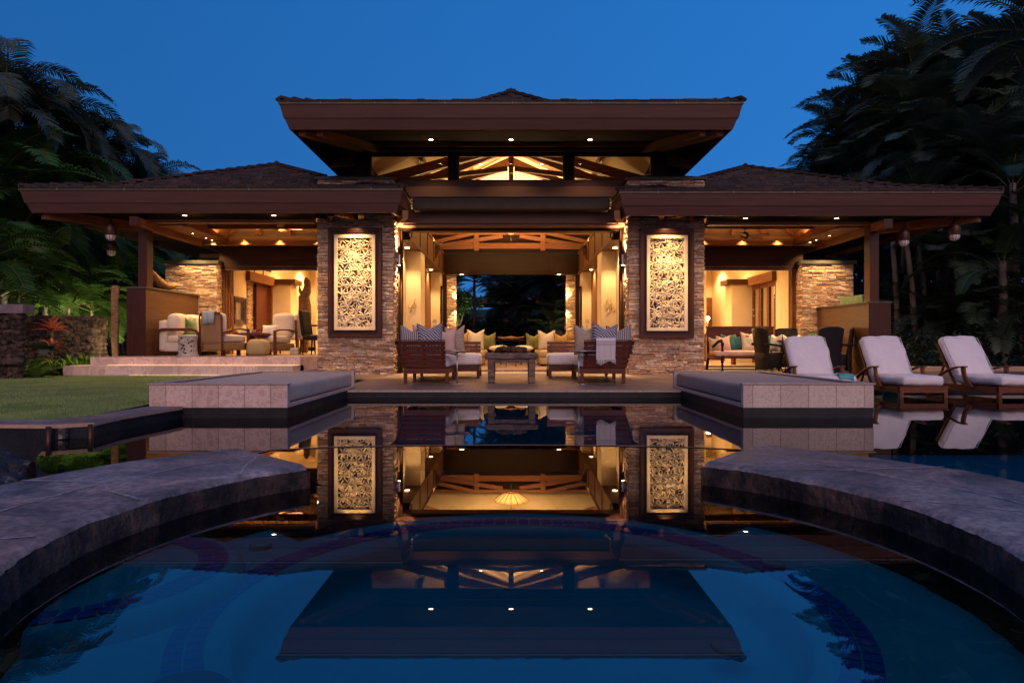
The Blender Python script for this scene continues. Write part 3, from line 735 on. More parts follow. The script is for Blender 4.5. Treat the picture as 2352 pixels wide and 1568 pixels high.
def hip_roof(name, x0, x1, y0, y1, ze, keep=None, parent=villa, sl1=.28, sl2=.455, dbreak=1.3, sides='SWEN', cut=None, step=.2):
    H = min(x1 - x0, y1 - y0) / 2
    def zz(d): return ze + (sl1 * d if d < dbreak else sl1 * dbreak + sl2 * (d - dbreak))
    g = MB(); rows = int(H / step)
    pal = [(.042, .03, .03), (.052, .036, .034), (.034, .025, .025), (.064, .044, .042), (.026, .02, .022)]
    for k in range(rows):
        d0, d1 = k * H / rows, (k + 1) * H / rows
        za, zb = zz(d0), zz(d1)
        for s in sides:
            if s in 'SN': a, b = x0 + d0, x1 - d0; a2, b2 = x0 + d1, x1 - d1
            else: a, b = y0 + d0, y1 - d0; a2, b2 = y0 + d1, y1 - d1
            if b - a < .02: continue
            p = a; cuts = [a]
            while p < b - .12: p += rs.uniform(.14, .3); cuts.append(min(p, b))
            if cuts[-1] < b: cuts.append(b)
            for u, v in zip(cuts[:-1], cuts[1:]):
                cu, cv = min(max(u, a2), b2), min(max(v, a2), b2)
                lift = rs.uniform(.018, .04); c = rs.choice(pal)
                gp = .004
                def P(t, d, z):
                    if s == 'S': return (t, y0 + d, z)
                    if s == 'N': return (t, y1 - d, z)
                    if s == 'W': return (x0 + d, t, z)
                    return (x1 - d, t, z)
                m_ = P((u + v) / 2, d0, 0)
                if keep and not keep(m_[0], m_[1]): continue
                A, B, C, D = P(u + gp, d0 - .02, za + lift), P(v - gp, d0 - .02, za + lift), P(cv, d1, zb + .004), P(cu, d1, zb + .004)
                A0, B0 = P(u + gp, d0 - .02, za - .01), P(v - gp, d0 - .02, za - .01)
                g.add([A, B, C, D, A0, B0], [(0, 1, 2, 3), (4, 5, 1, 0)], c)
    ro = g.build(name, M['shingle'], parent)
    # hip caps
    g = MB(); L = min(x1 - x0, y1 - y0) / 2
    ends = []
    cx0, cx1 = x0 + L, x1 - L; cy0, cy1 = y0 + L, y1 - L
    for sx, sy in ((0, 0), (1, 0), (0, 1), (1, 1)):
        X = x1 if sx else x0; Y = y1 if sy else y0; dx = -1 if sx else 1; dy = -1 if sy else 1
        n = int(L * 1.41 / .26)
        for i in range(n):
            d0, d1 = L * i / n, L * (i + 1.15) / n
            p0 = Vector((X + dx * d0, Y + dy * d0, zz(d0) + .055)); p1 = Vector((X + dx * d1, Y + dy * d1, zz(min(d1, L)) + .012))
            if keep and not keep(p0.x, p0.y):
                if g.f: g.build('hip_cap', M['shingle'], ro); g = MB()
                continue
            if cut and cut(p0.x, p0.y): continue
            g.bar(p0, p1, .22, .05, rs.choice(pal))
        if g.f: g.build('hip_cap', M['shingle'], ro)
        g = MB()
    if abs(cx1 - cx0) > .2 or abs(cy1 - cy0) > .2:
        n = int(max(abs(cy1 - cy0), abs(cx1 - cx0)) / .26)
        for i in range(n):
            g.bar((cx0 + (cx1 - cx0) * i / n, cy0 + (cy1 - cy0) * i / n, zz(L) + .08), (cx0 + (cx1 - cx0) * (i + 1.1) / n, cy0 + (cy1 - cy0) * (i + 1.1) / n, zz(L) + .045), .24, .03, pal[0])
    if g.f: g.build('ridge_cap', M['shingle'], ro)
    g = MB(); g.lathe([(.16, 0), (.05, .1), (.0, .13)], (cx0, cy0, zz(L) - .01), n=4, tint=pal[2]); g.build('finial', M['shingle'], ro)
    return ro

def eave(x0, x1, y0, y1, ze, ro, segs):
    """tapering two tier fascia with a gutter; segs: list of (side, from, to)"""
    prof = [[(-.0, .0), (-.0, -.055), (.03, -.058)], [(.02, -.058), (.075, -.30)], [(.09, -.30), (.165, -.495), (.2, -.495), (.2, -.1)]]
    names = ['gutter', 'fascia', 'fascia']; mats = [M['gutter'], M['fascia'], M['fascia']]
    for nm, mt, pr in zip(names, mats, prof):
        g = MB()
        for s, a, b, ma, mb_ in segs:
            for (d0, h0), (d1, h1) in zip(pr[:-1], pr[1:]):
                def P(t, d, h, end, mi):
                    t = t + (d if mi else 0) * (1 if end == 0 else -1)
                    if s == 'S': return (t, y0 + d, ze + h)
                    if s == 'N': return (t, y1 - d, ze + h)
                    if s == 'W': return (x0 + d, t, ze + h)
                    return (x1 - d, t, ze + h)
                g.quad(P(a, d1, h1, 0, ma), P(b, d1, h1, 1, mb_), P(b, d0, h0, 1, mb_), P(a, d0, h0, 0, ma))
                if nm == 'gutter' and d0 == 0 and d1 == 0: g.quad(P(a, 0, 0, 0, ma), P(b, 0, 0, 1, mb_), P(b, .06, 0, 1, mb_), P(a, .06, 0, 0, ma))
        g.build(nm, mt, ro)
    # gutter joints
    g = MB()
    for s, a, b, ma, mb_ in segs:
        if s != 'S': continue
        t = a + .8
        while t < b - .3:
            g.box(t, t + .012, y0 - .006, y0, ze - .055, ze + .004); t += rs.uniform(1.0, 1.7)
    g.build('gutter_joint', M['joint'], ro)

# ---- upper roof
UX, UY0, UY1, UZ = 4.45, 13.04, 27.7, 5.51
up = hip_roof('upper_roof', -UX, UX, UY0, UY1, UZ, sl1=.235, dbreak=2.6, sl2=.64)
eave(-UX, UX, UY0, UY1, UZ, up, [('S', -UX, UX, 1, 1), ('W', UY0, UY1, 1, 1), ('E', UY0, UY1, 1, 1), ('N', -UX, UX, 1, 1)])
def soffit(x0, x1, y0, y1, ze, ix0, ix1, iy0, iy1, zi, parent, mat, zo=None):
    g = MB(); d = .19; zo = ze - .485 if zo is None else zo
    o = [(x0 + d, y0 + d), (x1 - d, y0 + d), (x1 - d, y1 - d), (x0 + d, y1 - d)]; i = [(ix0, iy0), (ix1, iy0), (ix1, iy1), (ix0, iy1)]
    for k in range(4):
        a, b, c, e = o[k], o[(k + 1) % 4], i[(k + 1) % 4], i[k]
        if a == b: continue
        g.quad((*a, zo), (*e, zi), (*c, zi), (*b, zo))
    return g.build('soffit', mat, parent)
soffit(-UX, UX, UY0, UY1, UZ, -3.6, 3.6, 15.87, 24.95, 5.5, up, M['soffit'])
g = MB()
for sx in (-1, 1):
    for o_ in (0, .35):
        g.bar((sx * (4.1 - o_), 13.35, 5.02), (sx * (3.3 - o_), 16.2, 5.42), .13, .16)
    g.bar((sx * 4.2, 15.9, 5.05), (sx * 3.55, 15.95, 5.12), .2, .24)
g.parts('outrigger', M['beam'], up)
g = MB(); g.box(-3.3, 3.3, 15.52, 15.6, 5.36, 5.46); g.box(-3.35, 3.35, 15.72, 15.79, 5.30, 5.35); g.build('trim', M['beam'], up)
DL = []
def downlight(x, y, z, parent, r=.035, power=0, angle=95, lipr=.055, aim=(0, 0, -1), name='downlight'):
    g = MB(); g.lathe([(lipr, z - .004), (lipr, z + .01), (r, z + .01)], (x, y, 0), n=16, cap=False); f = g.build(name, M['bronze'], parent)
    g = MB(); g.lathe([(r, z + .006), (r * .5, z + .001)], (x, y, 0), n=14); g.build('bulb', M['lamp'], f if parent.parent is None else parent)
    if power: lamp('lamp_light', 'SPOT', (x, y, z - .03), power, parent, aim=aim, size=.03, angle=angle)
for x in (-1.745, 0, 1.72): downlight(x, 14.87, 5.31, up, power=11, angle=110, r=.052)

# ---- tower with clerestory
g = MB()
g.box(-3.6, -3.5, 16.0, 24.95, 4.3, 5.52); g.box(3.5, 3.6, 16.0, 24.95, 4.3, 5.52); g.box(-3.6, 3.6, 24.95, 25.05, 4.85, 5.52)
g.box(-3.6, 3.6, 15.8, 15.93, 5.25, 5.52)
g.parts('tower_wall', M['dark'], villa)
for sx in (-1, 1):
    g = MB(); a, b = sorted((sx * 3.6, sx * 3.27)); g.box(a, b, 15.78, 16.0, 4.41, 5.5); g.build('post', M['dark'], villa)
    g = MB(); g.box(sx * 1.34 - .1, sx * 1.34 + .1, 15.77, 15.95, 4.64, 5.26); g.build('post', M['dark'], villa)
for a, b in ((-3.27, -1.44), (-1.24, 1.24), (1.44, 3.27)):
    g = MB(); f = .035
    g.box(a, b, 15.84, 15.9, 5.25 - f, 5.25); g.box(a, b, 15.84, 15.9, 4.64, 4.64 + f); g.box(a, a + f, 15.84, 15.9, 4.64 + f, 5.25 - f); g.box(b - f, b, 15.84, 15.9, 4.64 + f, 5.25 - f)
    w = g.build('clerestory_window', M['fascia'], villa)
    g = MB(); g.quad((a + f, 15.87, 4.64 + f), (b - f, 15.87, 4.64 + f), (b - f, 15.87, 5.25 - f), (a + f, 15.87, 5.25 - f)); g.build('pane', M['glass'], w)
g = MB(); g.box(-3.6, 3.6, 15.72, 16.1, 4.47, 4.64); g.build('beam', M['fascia'], villa, bevel=.006)
g = MB(); g.box(-3.2, 3.2, 15.58, 16.1, 4.22, 4.455); g.build('beam', M['fascia'], villa, bevel=.006)
g = MB(); g.box(-3.2, 3.2, 15.66, 16.1, 3.9, 4.2); g.box(-3.2, 3.2, 15.45, 16.1, 3.60, 3.90); g.box(-2.62, 2.62, 15.5, 15.95, 3.555, 3.6); g.build('beam', M['fascia'], villa, bevel=.006)
g = MB(); g.box(-2.17, 2.17, 15.08, 15.45, 3.84, 4.10); g.box(-2.19, 2.19, 15.06, 15.45, 4.10, 4.125); ho = g.build('screen_housing', M['housing'], villa, bevel=.012)
g = MB()
for sx in (-1, 1):
    for z in (3.87, 3.93, 3.99, 4.05): g.box(sx * 2.2 - .02, sx * 2.2 + .02, 15.12, 15.2, z, z + .035)
g.build('bracket', M['ceramic'], ho)
# door frame and inner header
g = MB()
for sx in (-1, 1):
    for q, (a, b) in enumerate(((2.60, 2.57), (2.56, 2.53), (2.62, 2.52))):
        x0, x1 = sorted((sx * a, sx * b)); yy = (15.72, 15.82, 15.9)[q]; g.box(x0, x1, yy, yy + .06, .2, 3.555)
g.box(-2.52, 2.52, 15.9, 15.96, 3.50, 3.555)
g.build('door_frame', M['dark'], villa)
g = MB(); g.box(-2.62, 2.62, 15.96, 16.5, 3.545, 3.60); g.build('header_soffit', M['frieze'], villa)
for x in (-1.74, 0, 1.73): downlight(x, 16.08, 3.545, villa, power=22, r=.04)

# ---- stone pillars
def pillar(x0, x1, y0, y1, z0, z1, name='stone_pillar', faces='SEW', d=.032, cap=None, seed=0):
    rn = random.Random(seed); g = MB()
    if 'S' in faces: ledge(g, (x0, y0, 0), (1, 0, 0), x1 - x0, z0, z1, (0, -1, 0), d, rn)
    if 'E' in faces: ledge(g, (x1, y0, 0), (0, 1, 0), y1 - y0, z0, z1, (1, 0, 0), d, rn)
    if 'W' in faces: ledge(g, (x0, y1, 0), (0, -1, 0), y1 - y0, z0, z1, (-1, 0, 0), d, rn)
    if 'N' in faces: ledge(g, (x1, y1, 0), (-1, 0, 0), x1 - x0, z0, z1, (0, 1, 0), d, rn)
    c = (.1, .075, .055); g.box(x0 + .002, x1 - .002, y0 + .002, y1 - .002, z0, z1, c)
    o = g.build(name, M['stone'], villa)
    if cap:
        g = MB(); e, zt, ap = cap
        g.box(x0 - e, x1 + e, y0 - e, y1 + e, z1, z1 + zt)
        if ap:
            a = [(x0 - e, y0 - e, z1 + zt), (x1 + e, y0 - e, z1 + zt), (x1 + e, y1 + e, z1 + zt), (x0 - e, y1 + e, z1 + zt)]
            m_ = (y0 + y1) / 2; q = (y1 - y0) / 2 + e; r0, r1 = (x0 - e + q, m_, z1 + zt + ap), (x1 + e - q, m_, z1 + zt + ap)
            g.add(a + [r0, r1], [(0, 1, 5, 4), (2, 3, 4, 5), (1, 2, 5), (3, 0, 4)])
        g.build('pillar_cap', M['capm'], o)
    return o
pillar(-4.33, -2.64, 15.3, 16.4, .16, 4.54, cap=(.06, .05, .2), seed=1)
pillar(2.63, 4.32, 15.3, 16.4, .16, 4.54, cap=(.06, .05, .2), seed=2)
pillar(-8.8, -7.5, 17.4, 17.8, .58, 2.90, cap=(.06, .09, 0), seed=3, faces='SE')
pillar(7.42, 8.72, 17.4, 17.8, .2, 2.90, cap=(.06, .09, 0), seed=4, faces='SW')
pillar(-2.42, -2.05, 25.2, 25.5, .2, 3.38, seed=5, faces='SE'); pillar(2.05, 2.42, 25.2, 25.5, .2, 3.38, seed=6, faces='SW')
for sx in (-1, 1):  # corbels above the carved panels, and beam ends beside the doorway
    g = MB(); c = sx * 3.43
    for q in (-.16, .16): g.bar((c + q * .3, 15.35, 3.74), (c + q * 1.6, 14.45, 3.66), .11, .17)
    g.parts('corbel', M['beam'], villa)
    g = MB(); g.bar((sx * 2.55, 15.6, 3.66), (sx * 2.25, 14.5, 3.62), .12, .17); g.parts('corbel', M['cedar'], villa)

# ---- wing roofs
for sx in (-1, 1):
    ze = 4.12 if sx < 0 else 4.06
    xa, xb = sorted((sx * 10.25, sx * 2.25)); ya, yb = 14.2, 22.2
    keep = lambda x, y: not (abs(x) < 3.62 and y > 15.6) and not (2.6 < abs(x) < 4.36 and 15.3 < y < 16.4)
    ro = hip_roof('wing_roof', xa, xb, ya, yb, ze, keep=keep, sl1=.27, sl2=.43)
    inner = 'E' if sx < 0 else 'W'; outr = 'W' if sx < 0 else 'E'
    eave(xa, xb, ya, yb, ze, ro, [('S', xa, xb, 1, 1), (outr, ya, yb, 1, 1), (inner, ya, 15.5, 1, 0), ('N', xa, xb, 1, 1)])
    ix0, ix1 = sorted((sx * 8.05, sx * 4.33))
    zb = ze - .485
    g = MB(); d = .19  # soffit: front, outer side, return near the hall
    g.quad((xa + d, ya + d, zb), (xa + d, 15.0, zb + .12), (xb - d, 15.0, zb + .12), (xb - d, ya + d, zb))
    o1, o2 = (xa + d, ix0) if sx < 0 else (ix1, xb - d)
    g.quad((o1, 15.0, zb + .12), (o1, yb - d, zb + .12), (o2, yb - d, zb + .12), (o2, 15.0, zb + .12))
    i1, i2 = sorted((sx * 2.44, sx * 4.33)); g.quad((i1, 15.0, zb + .12), (i1, 15.6, zb + .12), (i2, 15.6, zb + .12), (i2, 15.0, zb + .12))
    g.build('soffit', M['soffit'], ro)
    g = MB(); g.bar((sx * 9.95, 14.5, zb - .02), (sx * 8.0, 17.0, zb - .0), .16, .2); g.parts('outrigger', M['beam'], ro)
    # perimeter beams and vaulted cedar ceiling of the open lanai
    bz = 3.53 if sx < 0 else 3.48
    g = MB(); q0, q1 = sorted((sx * 8.05, sx * 4.34))
    g.box(q0, q1, 15.0, 15.18, bz, zb + .14); g.build('beam', M['cedar'], ro, bevel=.006)
    g = MB(); g.box(q0, q1, 14.97, 15.0, bz - .004, bz + .045); g.box(q0, q1, 14.93, 14.97, bz + .045, bz + .057); g.build('beam_trim', M['cedar'], ro)
    s0, s1 = sorted((sx * 8.05, sx * 7.87)); g = MB(); g.box(s0, s1, 14.42, 22.0, bz - .16, bz + .02); g.box(s0, s1, 15.18, 17.6, bz + .02, 3.95); g.build('beam', M['beam'], ro, bevel=.006)
    g = MB(); g.box(s0 - .004, s1 + .004, 14.40, 14.42, bz - .165, bz + .025); g.build('beam_end_shade', M['pframe'], ro)  # thin dark plate added so the sunlit beam end looks shaded
    s0, s1 = sorted((sx * 7.87, sx * 7.3)); g = MB(); g.box(s0, s1, 15.18, 17.55, bz - .03, bz + .01); g.box(*sorted((sx * 7.3, sx * 7.2)), 15.18, 17.5, bz - .05, bz + .22); g.build('beam', M['beam'], ro, bevel=.004)
    g = MB(); g.box(q0, q1, 17.42, 17.66, 3.39, 3.60); g.build('beam', M['cedar'], ro, bevel=.006)
    g = MB(); bx0, bx1 = sorted((sx * 7.3, sx * 4.0)); base = [(bx0, 15.18, 3.66), (bx1, 15.18, 3.66), (bx1, 17.5, 3.66), (bx0, 17.5, 3.66)]; ap = ((bx0 + bx1) / 2, 16.8, 4.75)
    for k in range(4): g.tri(base[k], ap, base[(k + 1) % 4])
    g.box(*sorted((sx * 8.0, sx * 3.95)), 17.5, 17.66, 3.6, 4.9)
    g.build('ceiling', M['ceilwood'], ro)
    g = MB()
    for k in range(4): g.bar(Vector(base[k]) + Vector((0, 0, -.02)), Vector(ap) + Vector((0, 0, -.06)), .12, .16)
    for t in (.25, .5, .75):
        x = bx0 + (bx1 - bx0) * t; g.bar((x, 17.42, 3.66), (ap[0] + (x - ap[0]) * .25, 16.95, 4.5), .09, .12)
    g.bar((bx0, 16.3, 3.68), (bx1, 16.3, 3.68), .12, .14)
    g.parts('rafter', M['beam'], ro)
    # wall above the wide opening into the house
    w0, w1 = sorted((sx * 7.55, sx * 4.0))
    g = MB(); g.box(w0, w1, 17.66, 17.85, 2.78, 3.75); g.build('wall', M['dark'], villa)
    g = MB(); g.box(w0, w1, 17.62, 17.66, 2.76, 2.80); g.box(w0, w1, 17.6, 17.62, 2.85, 2.865); g.build('door_track', M['bronze'], villa)
    fl = .6 if sx < 0 else .2
    g = MB()
    for k in range(4): a = sx * (7.46 - k * .055); g.box(*sorted((a, a - sx * .04)), 17.68 + k * .04, 17.74 + k * .04, fl, 2.78)
    g.parts('folding_door', M['beam'], villa)
    # low side wall and roof post
    zt = 2.11 if sx < 0 else 1.79
    x0, x1 = sorted((sx * 7.97, sx * (8.38 if sx < 0 else 8.3)));
    if sx > 0: x0, x1 = 7.80, 8.28
    g = MB(); g.box(x0, x1, 14.9, 17.4, fl - .1, zt - .03); lw = g.build('low_wall', M['sidewall'], villa, bevel=.004)
    g = MB(); g.box(x0 - .003, x1 + .003, 14.885, 14.9, fl - .1, zt - .032); g.build('end_shade_panel', M['pframe'], lw)  # dark board added to the wall end, its shade put into the colour
    g = MB(); g.box(x0 - .03, x1 + .03, 14.87, 17.43, zt - .03, zt + .005); g.build('wall_cap', M['gutter'], lw, bevel=.004)
    if sx > 0: g = MB(); g.box(x0 - .004, x0 + .001, 15.5, 15.56, .42, .52); g.box(x0 - .004, x0 + .001, 15.66, 15.72, .42, .52); g.build('outlet', M['cedar'], lw)
    px = (-8.17, -7.97) if sx < 0 else (7.86, 8.06)
    g = MB(); g.box(px[0], px[1], 14.95, 15.2, zt + .005, bz + .15); g.build('post', M['pframe'], villa, bevel=.006)
    # small roof behind, over the bedroom wing, and its rooms
    g = MB(); h0, h1 = sorted((sx * 7.6, sx * 2.95))
    g.box(h0, h1, 17.9, 25.3, 3.62, 3.72); g.build('room_ceiling', M['creamceil'], villa)
    g = MB()
    g.box(*sorted((sx * 7.5, sx * 7.35)), 17.85, 18.95, fl, 3.62)      # side wall near
    g.box(*sorted((sx * 7.5, sx * 7.35)), 18.95, 20.9, 2.9, 3.62)
    g.box(*sorted((sx * 7.5, sx * 7.35)), 20.9, 25.3, fl, 3.62)
    g.box(*sorted((sx * 7.35, sx * 6.75)), 20.9, 21.5, fl, 2.68)     # column
    g.box(*sorted((sx * 7.35, sx * 2.95)), 25.0, 25.3, fl, 3.62)
    g.box(*sorted((sx * 6.75, sx * 5.9)), 23.6, 25.0, fl, 3.62)
    g.box(*sorted((sx * 3.05, sx * 2.9)), 17.0, 25.3, .2, 3.62)
    g.parts('wall', M['cream'], villa)
    g = MB(); g.box(*sorted((sx * 7.36, sx * 6.6)), 20.85, 21.55, 2.68, 2.84); g.build('column_cap', M['frieze'], villa)
    g = MB(); g.box(*sorted((sx * 7.4, sx * 7.22)), 18.9, 20.9, 2.62, 2.88); g.build('beam', M['beam'], villa)
    g = MB(); g.box(*sorted((sx * 7.345, sx * 2.95)), 24.97, 25.0, fl, fl + .14); g.box(*sorted((sx * 7.35, sx * 7.33)), 21.5, 24.9, fl, fl + .14); g.build('baseboard', M['dark'], villa)
    if sx > 0:
        for y in (18.98, 19.6, 20.25):
            g = MB(); a = sorted((7.36, 7.44)); yb_ = y + .6
            g.box(*a, y, y + .07, fl, 2.62); g.box(*a, yb_ - .07, yb_, fl, 2.62); g.box(*a, y + .07, yb_ - .07, 2.5, 2.62); g.box(*a, y + .07, yb_ - .07, fl, fl + .15)
            w = g.build('sliding_door', M['beam'], villa)
            g = MB(); g.quad((7.4, y + .07, fl + .15), (7.4, yb_ - .07, fl + .15), (7.4, yb_ - .07, 2.5), (7.4, y + .07, 2.5)); g.build('pane', M['glass'], w)
        g = MB(); g.box(7.0, 7.6, 24.96, 24.99, .3, 2.55); d_ = g.build('door', M['beam'], villa)
        for x0_, x1_, nm in ((5.1, 5.25, 0), (5.62, 6.0, 1)):
            pass
        g = MB(); g.box(7.4, 7.8, 20.9, 21.2, fl, 3.0)
        g = MB(); g.box(5.45, 5.88, 23.56, 23.59, .3, 2.45); g.box(5.50, 5.83, 23.54, 23.56, 1.45, 2.38); g.box(5.50, 5.83, 23.54, 23.56, .45, 1.38); dr = g.build('door', M['beam'], villa, bevel=.004)
        g = MB(); g.box(5.4, 5.45, 23.54, 23.6, .3, 2.5); g.box(5.88, 5.93, 23.54, 23.6, .3, 2.5); g.box(5.4, 5.93, 23.54, 23.6, 2.5, 2.56); g.build('door_frame', M['dark'], dr)
        g = MB(); g.tube([(5.55, 23.53, 1.3), (5.55, 23.5, 1.3), (5.62, 23.5, 1.3)], .012); g.build('door_handle', M['bronze'], dr)
        g = MB(); g.box(5.2, 6.0, 23.6, 24.9, .3, 3.6); g.parts('wall', M['cream'], villa)
        g = MB(); g.box(5.0, 5.18, 24.93, 24.99, .3, 2.6); g.box(4.7, 5.18, 24.95, 24.98, .3, 2.6); g.build('window', M['dark'], villa)
    else:
        g = MB(); g.box(-7.44, -7.38, 19.8, 20.9, fl, 2.62); g.build('door', M['mahog'], villa)
        g = MB(); g.box(-7.4, -7.3, 20.8, 20.9, fl, 2.62); g.build('post', M['beam'], villa)
        pillar(-8.3, -7.5, 19.4, 20.9, fl, 2.9, name='stone_wall', faces='SE', seed=9)
        g = MB(); g.box(-7.42, -7.3, 18.95, 20.8, 3.05, 3.1); g.box(-7.42, -7.34, 19.5, 19.56, 2.88, 3.6); g.box(-7.42, -7.34, 20.2, 20.26, 2.88, 3.6); g.build('window', M['dark'], villa)
    # plain hipped rear roof over the rooms
    g = MB(); a0, a1 = sorted((sx * 8.3, sx * 3.6)); zr = 3.95
    cs = [(a0, 22.0, zr), (a1, 22.0, zr), (a1, 26.5, zr), (a0, 26.5, zr)]; r0, r1 = (a0 + 2.2, 24.2, zr + .8), (a1 - 2.2, 24.2, zr + .8)
    g.add(cs + [r0, r1], [(0, 1, 5, 4), (2, 3, 4, 5), (1, 2, 5), (3, 0, 4), (0, 3, 2, 1)], (.06, .045, .045)); g.build('rear_roof', M['shingle'], villa)
    # lights of the wing, downlights plus added fill
    for x in ((-6.99, -5.08) if sx < 0 else (5.02, 6.97)): downlight(x, 14.62, zb - .02, ro, power=14, angle=115, r=.055)
    for y in (16.3, 17.0, 17.35): downlight(sx * 7.6, y, bz - .033, ro, power=16, angle=110, r=.03)
    lamp('ceiling_fill', 'AREA', (sx * 6.0, 16.5, 3.62), 16, ro, aim=(0, .15, 1), sx=2.6, sy=.5)  # uplight without a fixture, added to brighten the lanai ceiling
    for x_ in (4.9, 5.9, 6.8): lamp('ceiling_fill', 'SPOT', (sx * x_, 17.36, 3.56), 20, ro, aim=(0, -.45, -1), size=.03, angle=120)  # hidden fill spots added to light the lanai, no bulbs here
    for x_, y_ in ((4.2, 19.5), (5.6, 19.5), (6.4, 21.3), (4.6, 22), (5.6, 23), (6.9, 23.8)): lamp('room_light', 'SPOT', (sx * x_, y_, 3.55), 34, villa, size=.05, angle=140)
    lamp('room_uplight', 'AREA', (sx * 5.3, 21.0, 2.9), 40, villa, aim=(0, 0, 1), sx=2, sy=2)
    lamp('pillar_light', 'SPOT', (sx * 8.0, 17.05, 3.28), 16, ro, aim=(0, .16, -1), size=.03, angle=110)
    lamp('wall_light', 'SPOT', (sx * 7.2, 16.2, 3.4), 14, ro, aim=(sx * .35, 0, -1), size=.03, angle=110)
# carved panel washers
for sx in (-1, 1):
    lamp('panel_light', 'SPOT', (sx * 3.45, 14.62, 3.53), 29, villa, aim=(0, .36, -1), size=.04, angle=70, blend=1)
    lamp('panel_light', 'SPOT', (sx * 3.45, 14.95, 3.52), 13, villa, aim=(0, .2, -1), size=.03, angle=125, blend=1)
    lamp('panel_light', 'SPOT', (sx * 3.45, 14.45, 3.5), 27, villa, aim=(0, .55, -1), size=.04, angle=55, blend=1)
    # wall sconces throwing light up and down the pillar side
    sc_ = empty('wall_sconce', (sx * 2.56, 15.62, 2.72), None, None)
    sc_.parent = villa; sc_.location = Vector(sc_.location) - Vector(villa.location)
    g = MB(); g.lathe([(.035, 2.67), (.038, 2.68), (.038, 2.90), (.035, 2.91)], (sx * 2.555, 15.6, 0), n=16); g.box(*sorted((sx * 2.58, sx * 2.61)), 15.58, 15.62, 2.74, 2.82); s_ = g.build('sconce_body', M['metal'], sc_, smooth=False)
    g = MB(); g.lathe([(.03, 2.664), (.03, 2.67)], (sx * 2.555, 15.6, 0), n=12); g.build('bulb', M['lamp'], sc_)
    for d in (-1, 1): lamp('sconce_light', 'SPOT', (sx * 2.575, 15.6, 2.79 + d * .16), 100, sc_, aim=(sx * .07, 0, d), size=.02, angle=80, blend=.8)
    for d in (-1, 1): lamp('sconce_light', 'SPOT', (sx * 2.0, 25.1, 2.3 + d * .1), 40, villa, aim=(sx * .12, .12, d), size=.02, angle=80, blend=.8)

# ---- hall interior
for sx in (-1, 1):
    a, b = sorted((sx * 2.46, sx * 2.62))
    g = MB(); g.box(a, b, 16.5, 24.9, 3.46, 4.12); f = g.build('frieze', M['frieze'], villa)
    g = MB(); x0, x1 = sorted((sx * 2.43, sx * 2.64)); g.box(x0, x1, 16.5, 24.9, 4.12, 4.19); g.box(x0, x1, 16.5, 24.9, 3.38, 3.46); g.build('rail', M['frieze'], f, bevel=.004)
    g = MB()
    for y in (16.85, 18.4, 20.0, 21.6, 23.2, 24.6): g.box(*sorted((sx * 2.462, sx * 2.445)), y, y + .09, 3.46, 4.12)
    g.parts('batten', M['dark'], f)
    g = MB(); g.box(*sorted((sx * 2.62, sx * 2.9)), 16.0, 24.9, 3.38, 3.42); g.build('aisle_soffit', M['cedar'], villa)
    g = MB(); g.box(*sorted((sx * 2.84, sx * 2.9)), 15.97, 19.4, .25, 3.38); g.box(*sorted((sx * 2.45, sx * 2.84)), 18.5, 19.4, .25, 3.38)
    g.box(*sorted((sx * 2.5, sx * 2.9)), 24.0, 24.85, .25, 3.38); g.box(*sorted((sx * 2.8, sx * 2.9)), 19.4, 20.2, .25, 3.38)
    g.parts('wall', M['cream'], villa)
    g = MB(); g.box(*sorted((sx * 2.82, sx * 2.9)), 20.2, 24.0, .25, 3.38); g.box(*sorted((sx * 2.76, sx * 2.83)), 20.3, 20.45, .25, 3.38); pn = g.build('wood_panel', M['cedar'], villa)
    g = MB()
    for k in range(7): g.tube([(sx * 2.75, 20.9 + .12 * math.sin(k * 1.7), 2.6 - k * .27), (sx * 2.72, 20.95, 2.68 - k * .27), (sx * 2.75, 21.05 + .1 * math.sin(k), 2.75 - k * .27)], [.01, .035, .01], n=6)
    g.build('carving', M['ceramic'], pn, smooth=True)
    g = MB(); g.box(*sorted((sx * 3.5, sx * 2.55)), 16.1, 24.9, 4.2, 4.25); g.build('ledge', M['dark'], villa)
    g = MB(); g.box(*sorted((sx * 2.35, sx * 2.5)), 24.86, 25.0, .26, 3.38); g.build('door_frame', M['dark'], villa)
    lamp('hall_cove_fill', 'AREA', (sx * 2.95, 21.3, 4.32), 78, villa, aim=(-sx * .35, .1, 1), sx=.3, sy=6)  # unseen area fill added above the frieze to brighten the hall ceiling
    for y, p in ((17.8, 26), (23.1, 26)):
        downlight(sx * 2.71, y, 3.355, villa, power=p, r=.07, lipr=.085, angle=120)
# framed mirror and switch plates in the hall
g = MB(); g.box(-2.5, 2.5, 24.9, 25.1, 3.46, 4.12); f = g.build('frieze', M['frieze2'], villa)
g = MB(); g.box(-2.5, 2.5, 24.86, 25.1, 4.12, 4.2); g.box(-2.5, 2.5, 24.86, 25.1, 3.38, 3.46)
for x in (-1.62, -.0, 1.5): g.box(x - .09, x + .09, 24.87, 24.9, 3.46, 4.12)
g.build('rail', M['frieze2'], f)
for x in (-1.78, 1.72): downlight(x, 24.6, 3.355, villa, power=20, r=.085, lipr=.1, angle=120)
g = MB(); g.box(-3.5, 3.5, 24.95, 25.05, 4.2, 4.86); g.build('wall', M['dark'], villa)
g = MB(); g.box(-2.9, 2.9, 24.45, 24.6, 4.27, 4.47); g.box(-3.4, 3.4, 24.4, 24.65, 4.76, 4.86)
for x in (-1.24, 1.14): g.box(x - .09, x + .09, 24.42, 24.62, 4.2, 4.78)
for sx in (-1, 1):
    g.bar((sx * 3.0, 24.5, 4.3), (sx * .3, 24.5, 4.72), .12, .14); g.bar((sx * 3.3, 24.3, 4.35), (sx * 1.3, 24.3, 4.8), .1, .12)
g.build('truss', M['beam'], villa, bevel=.006)
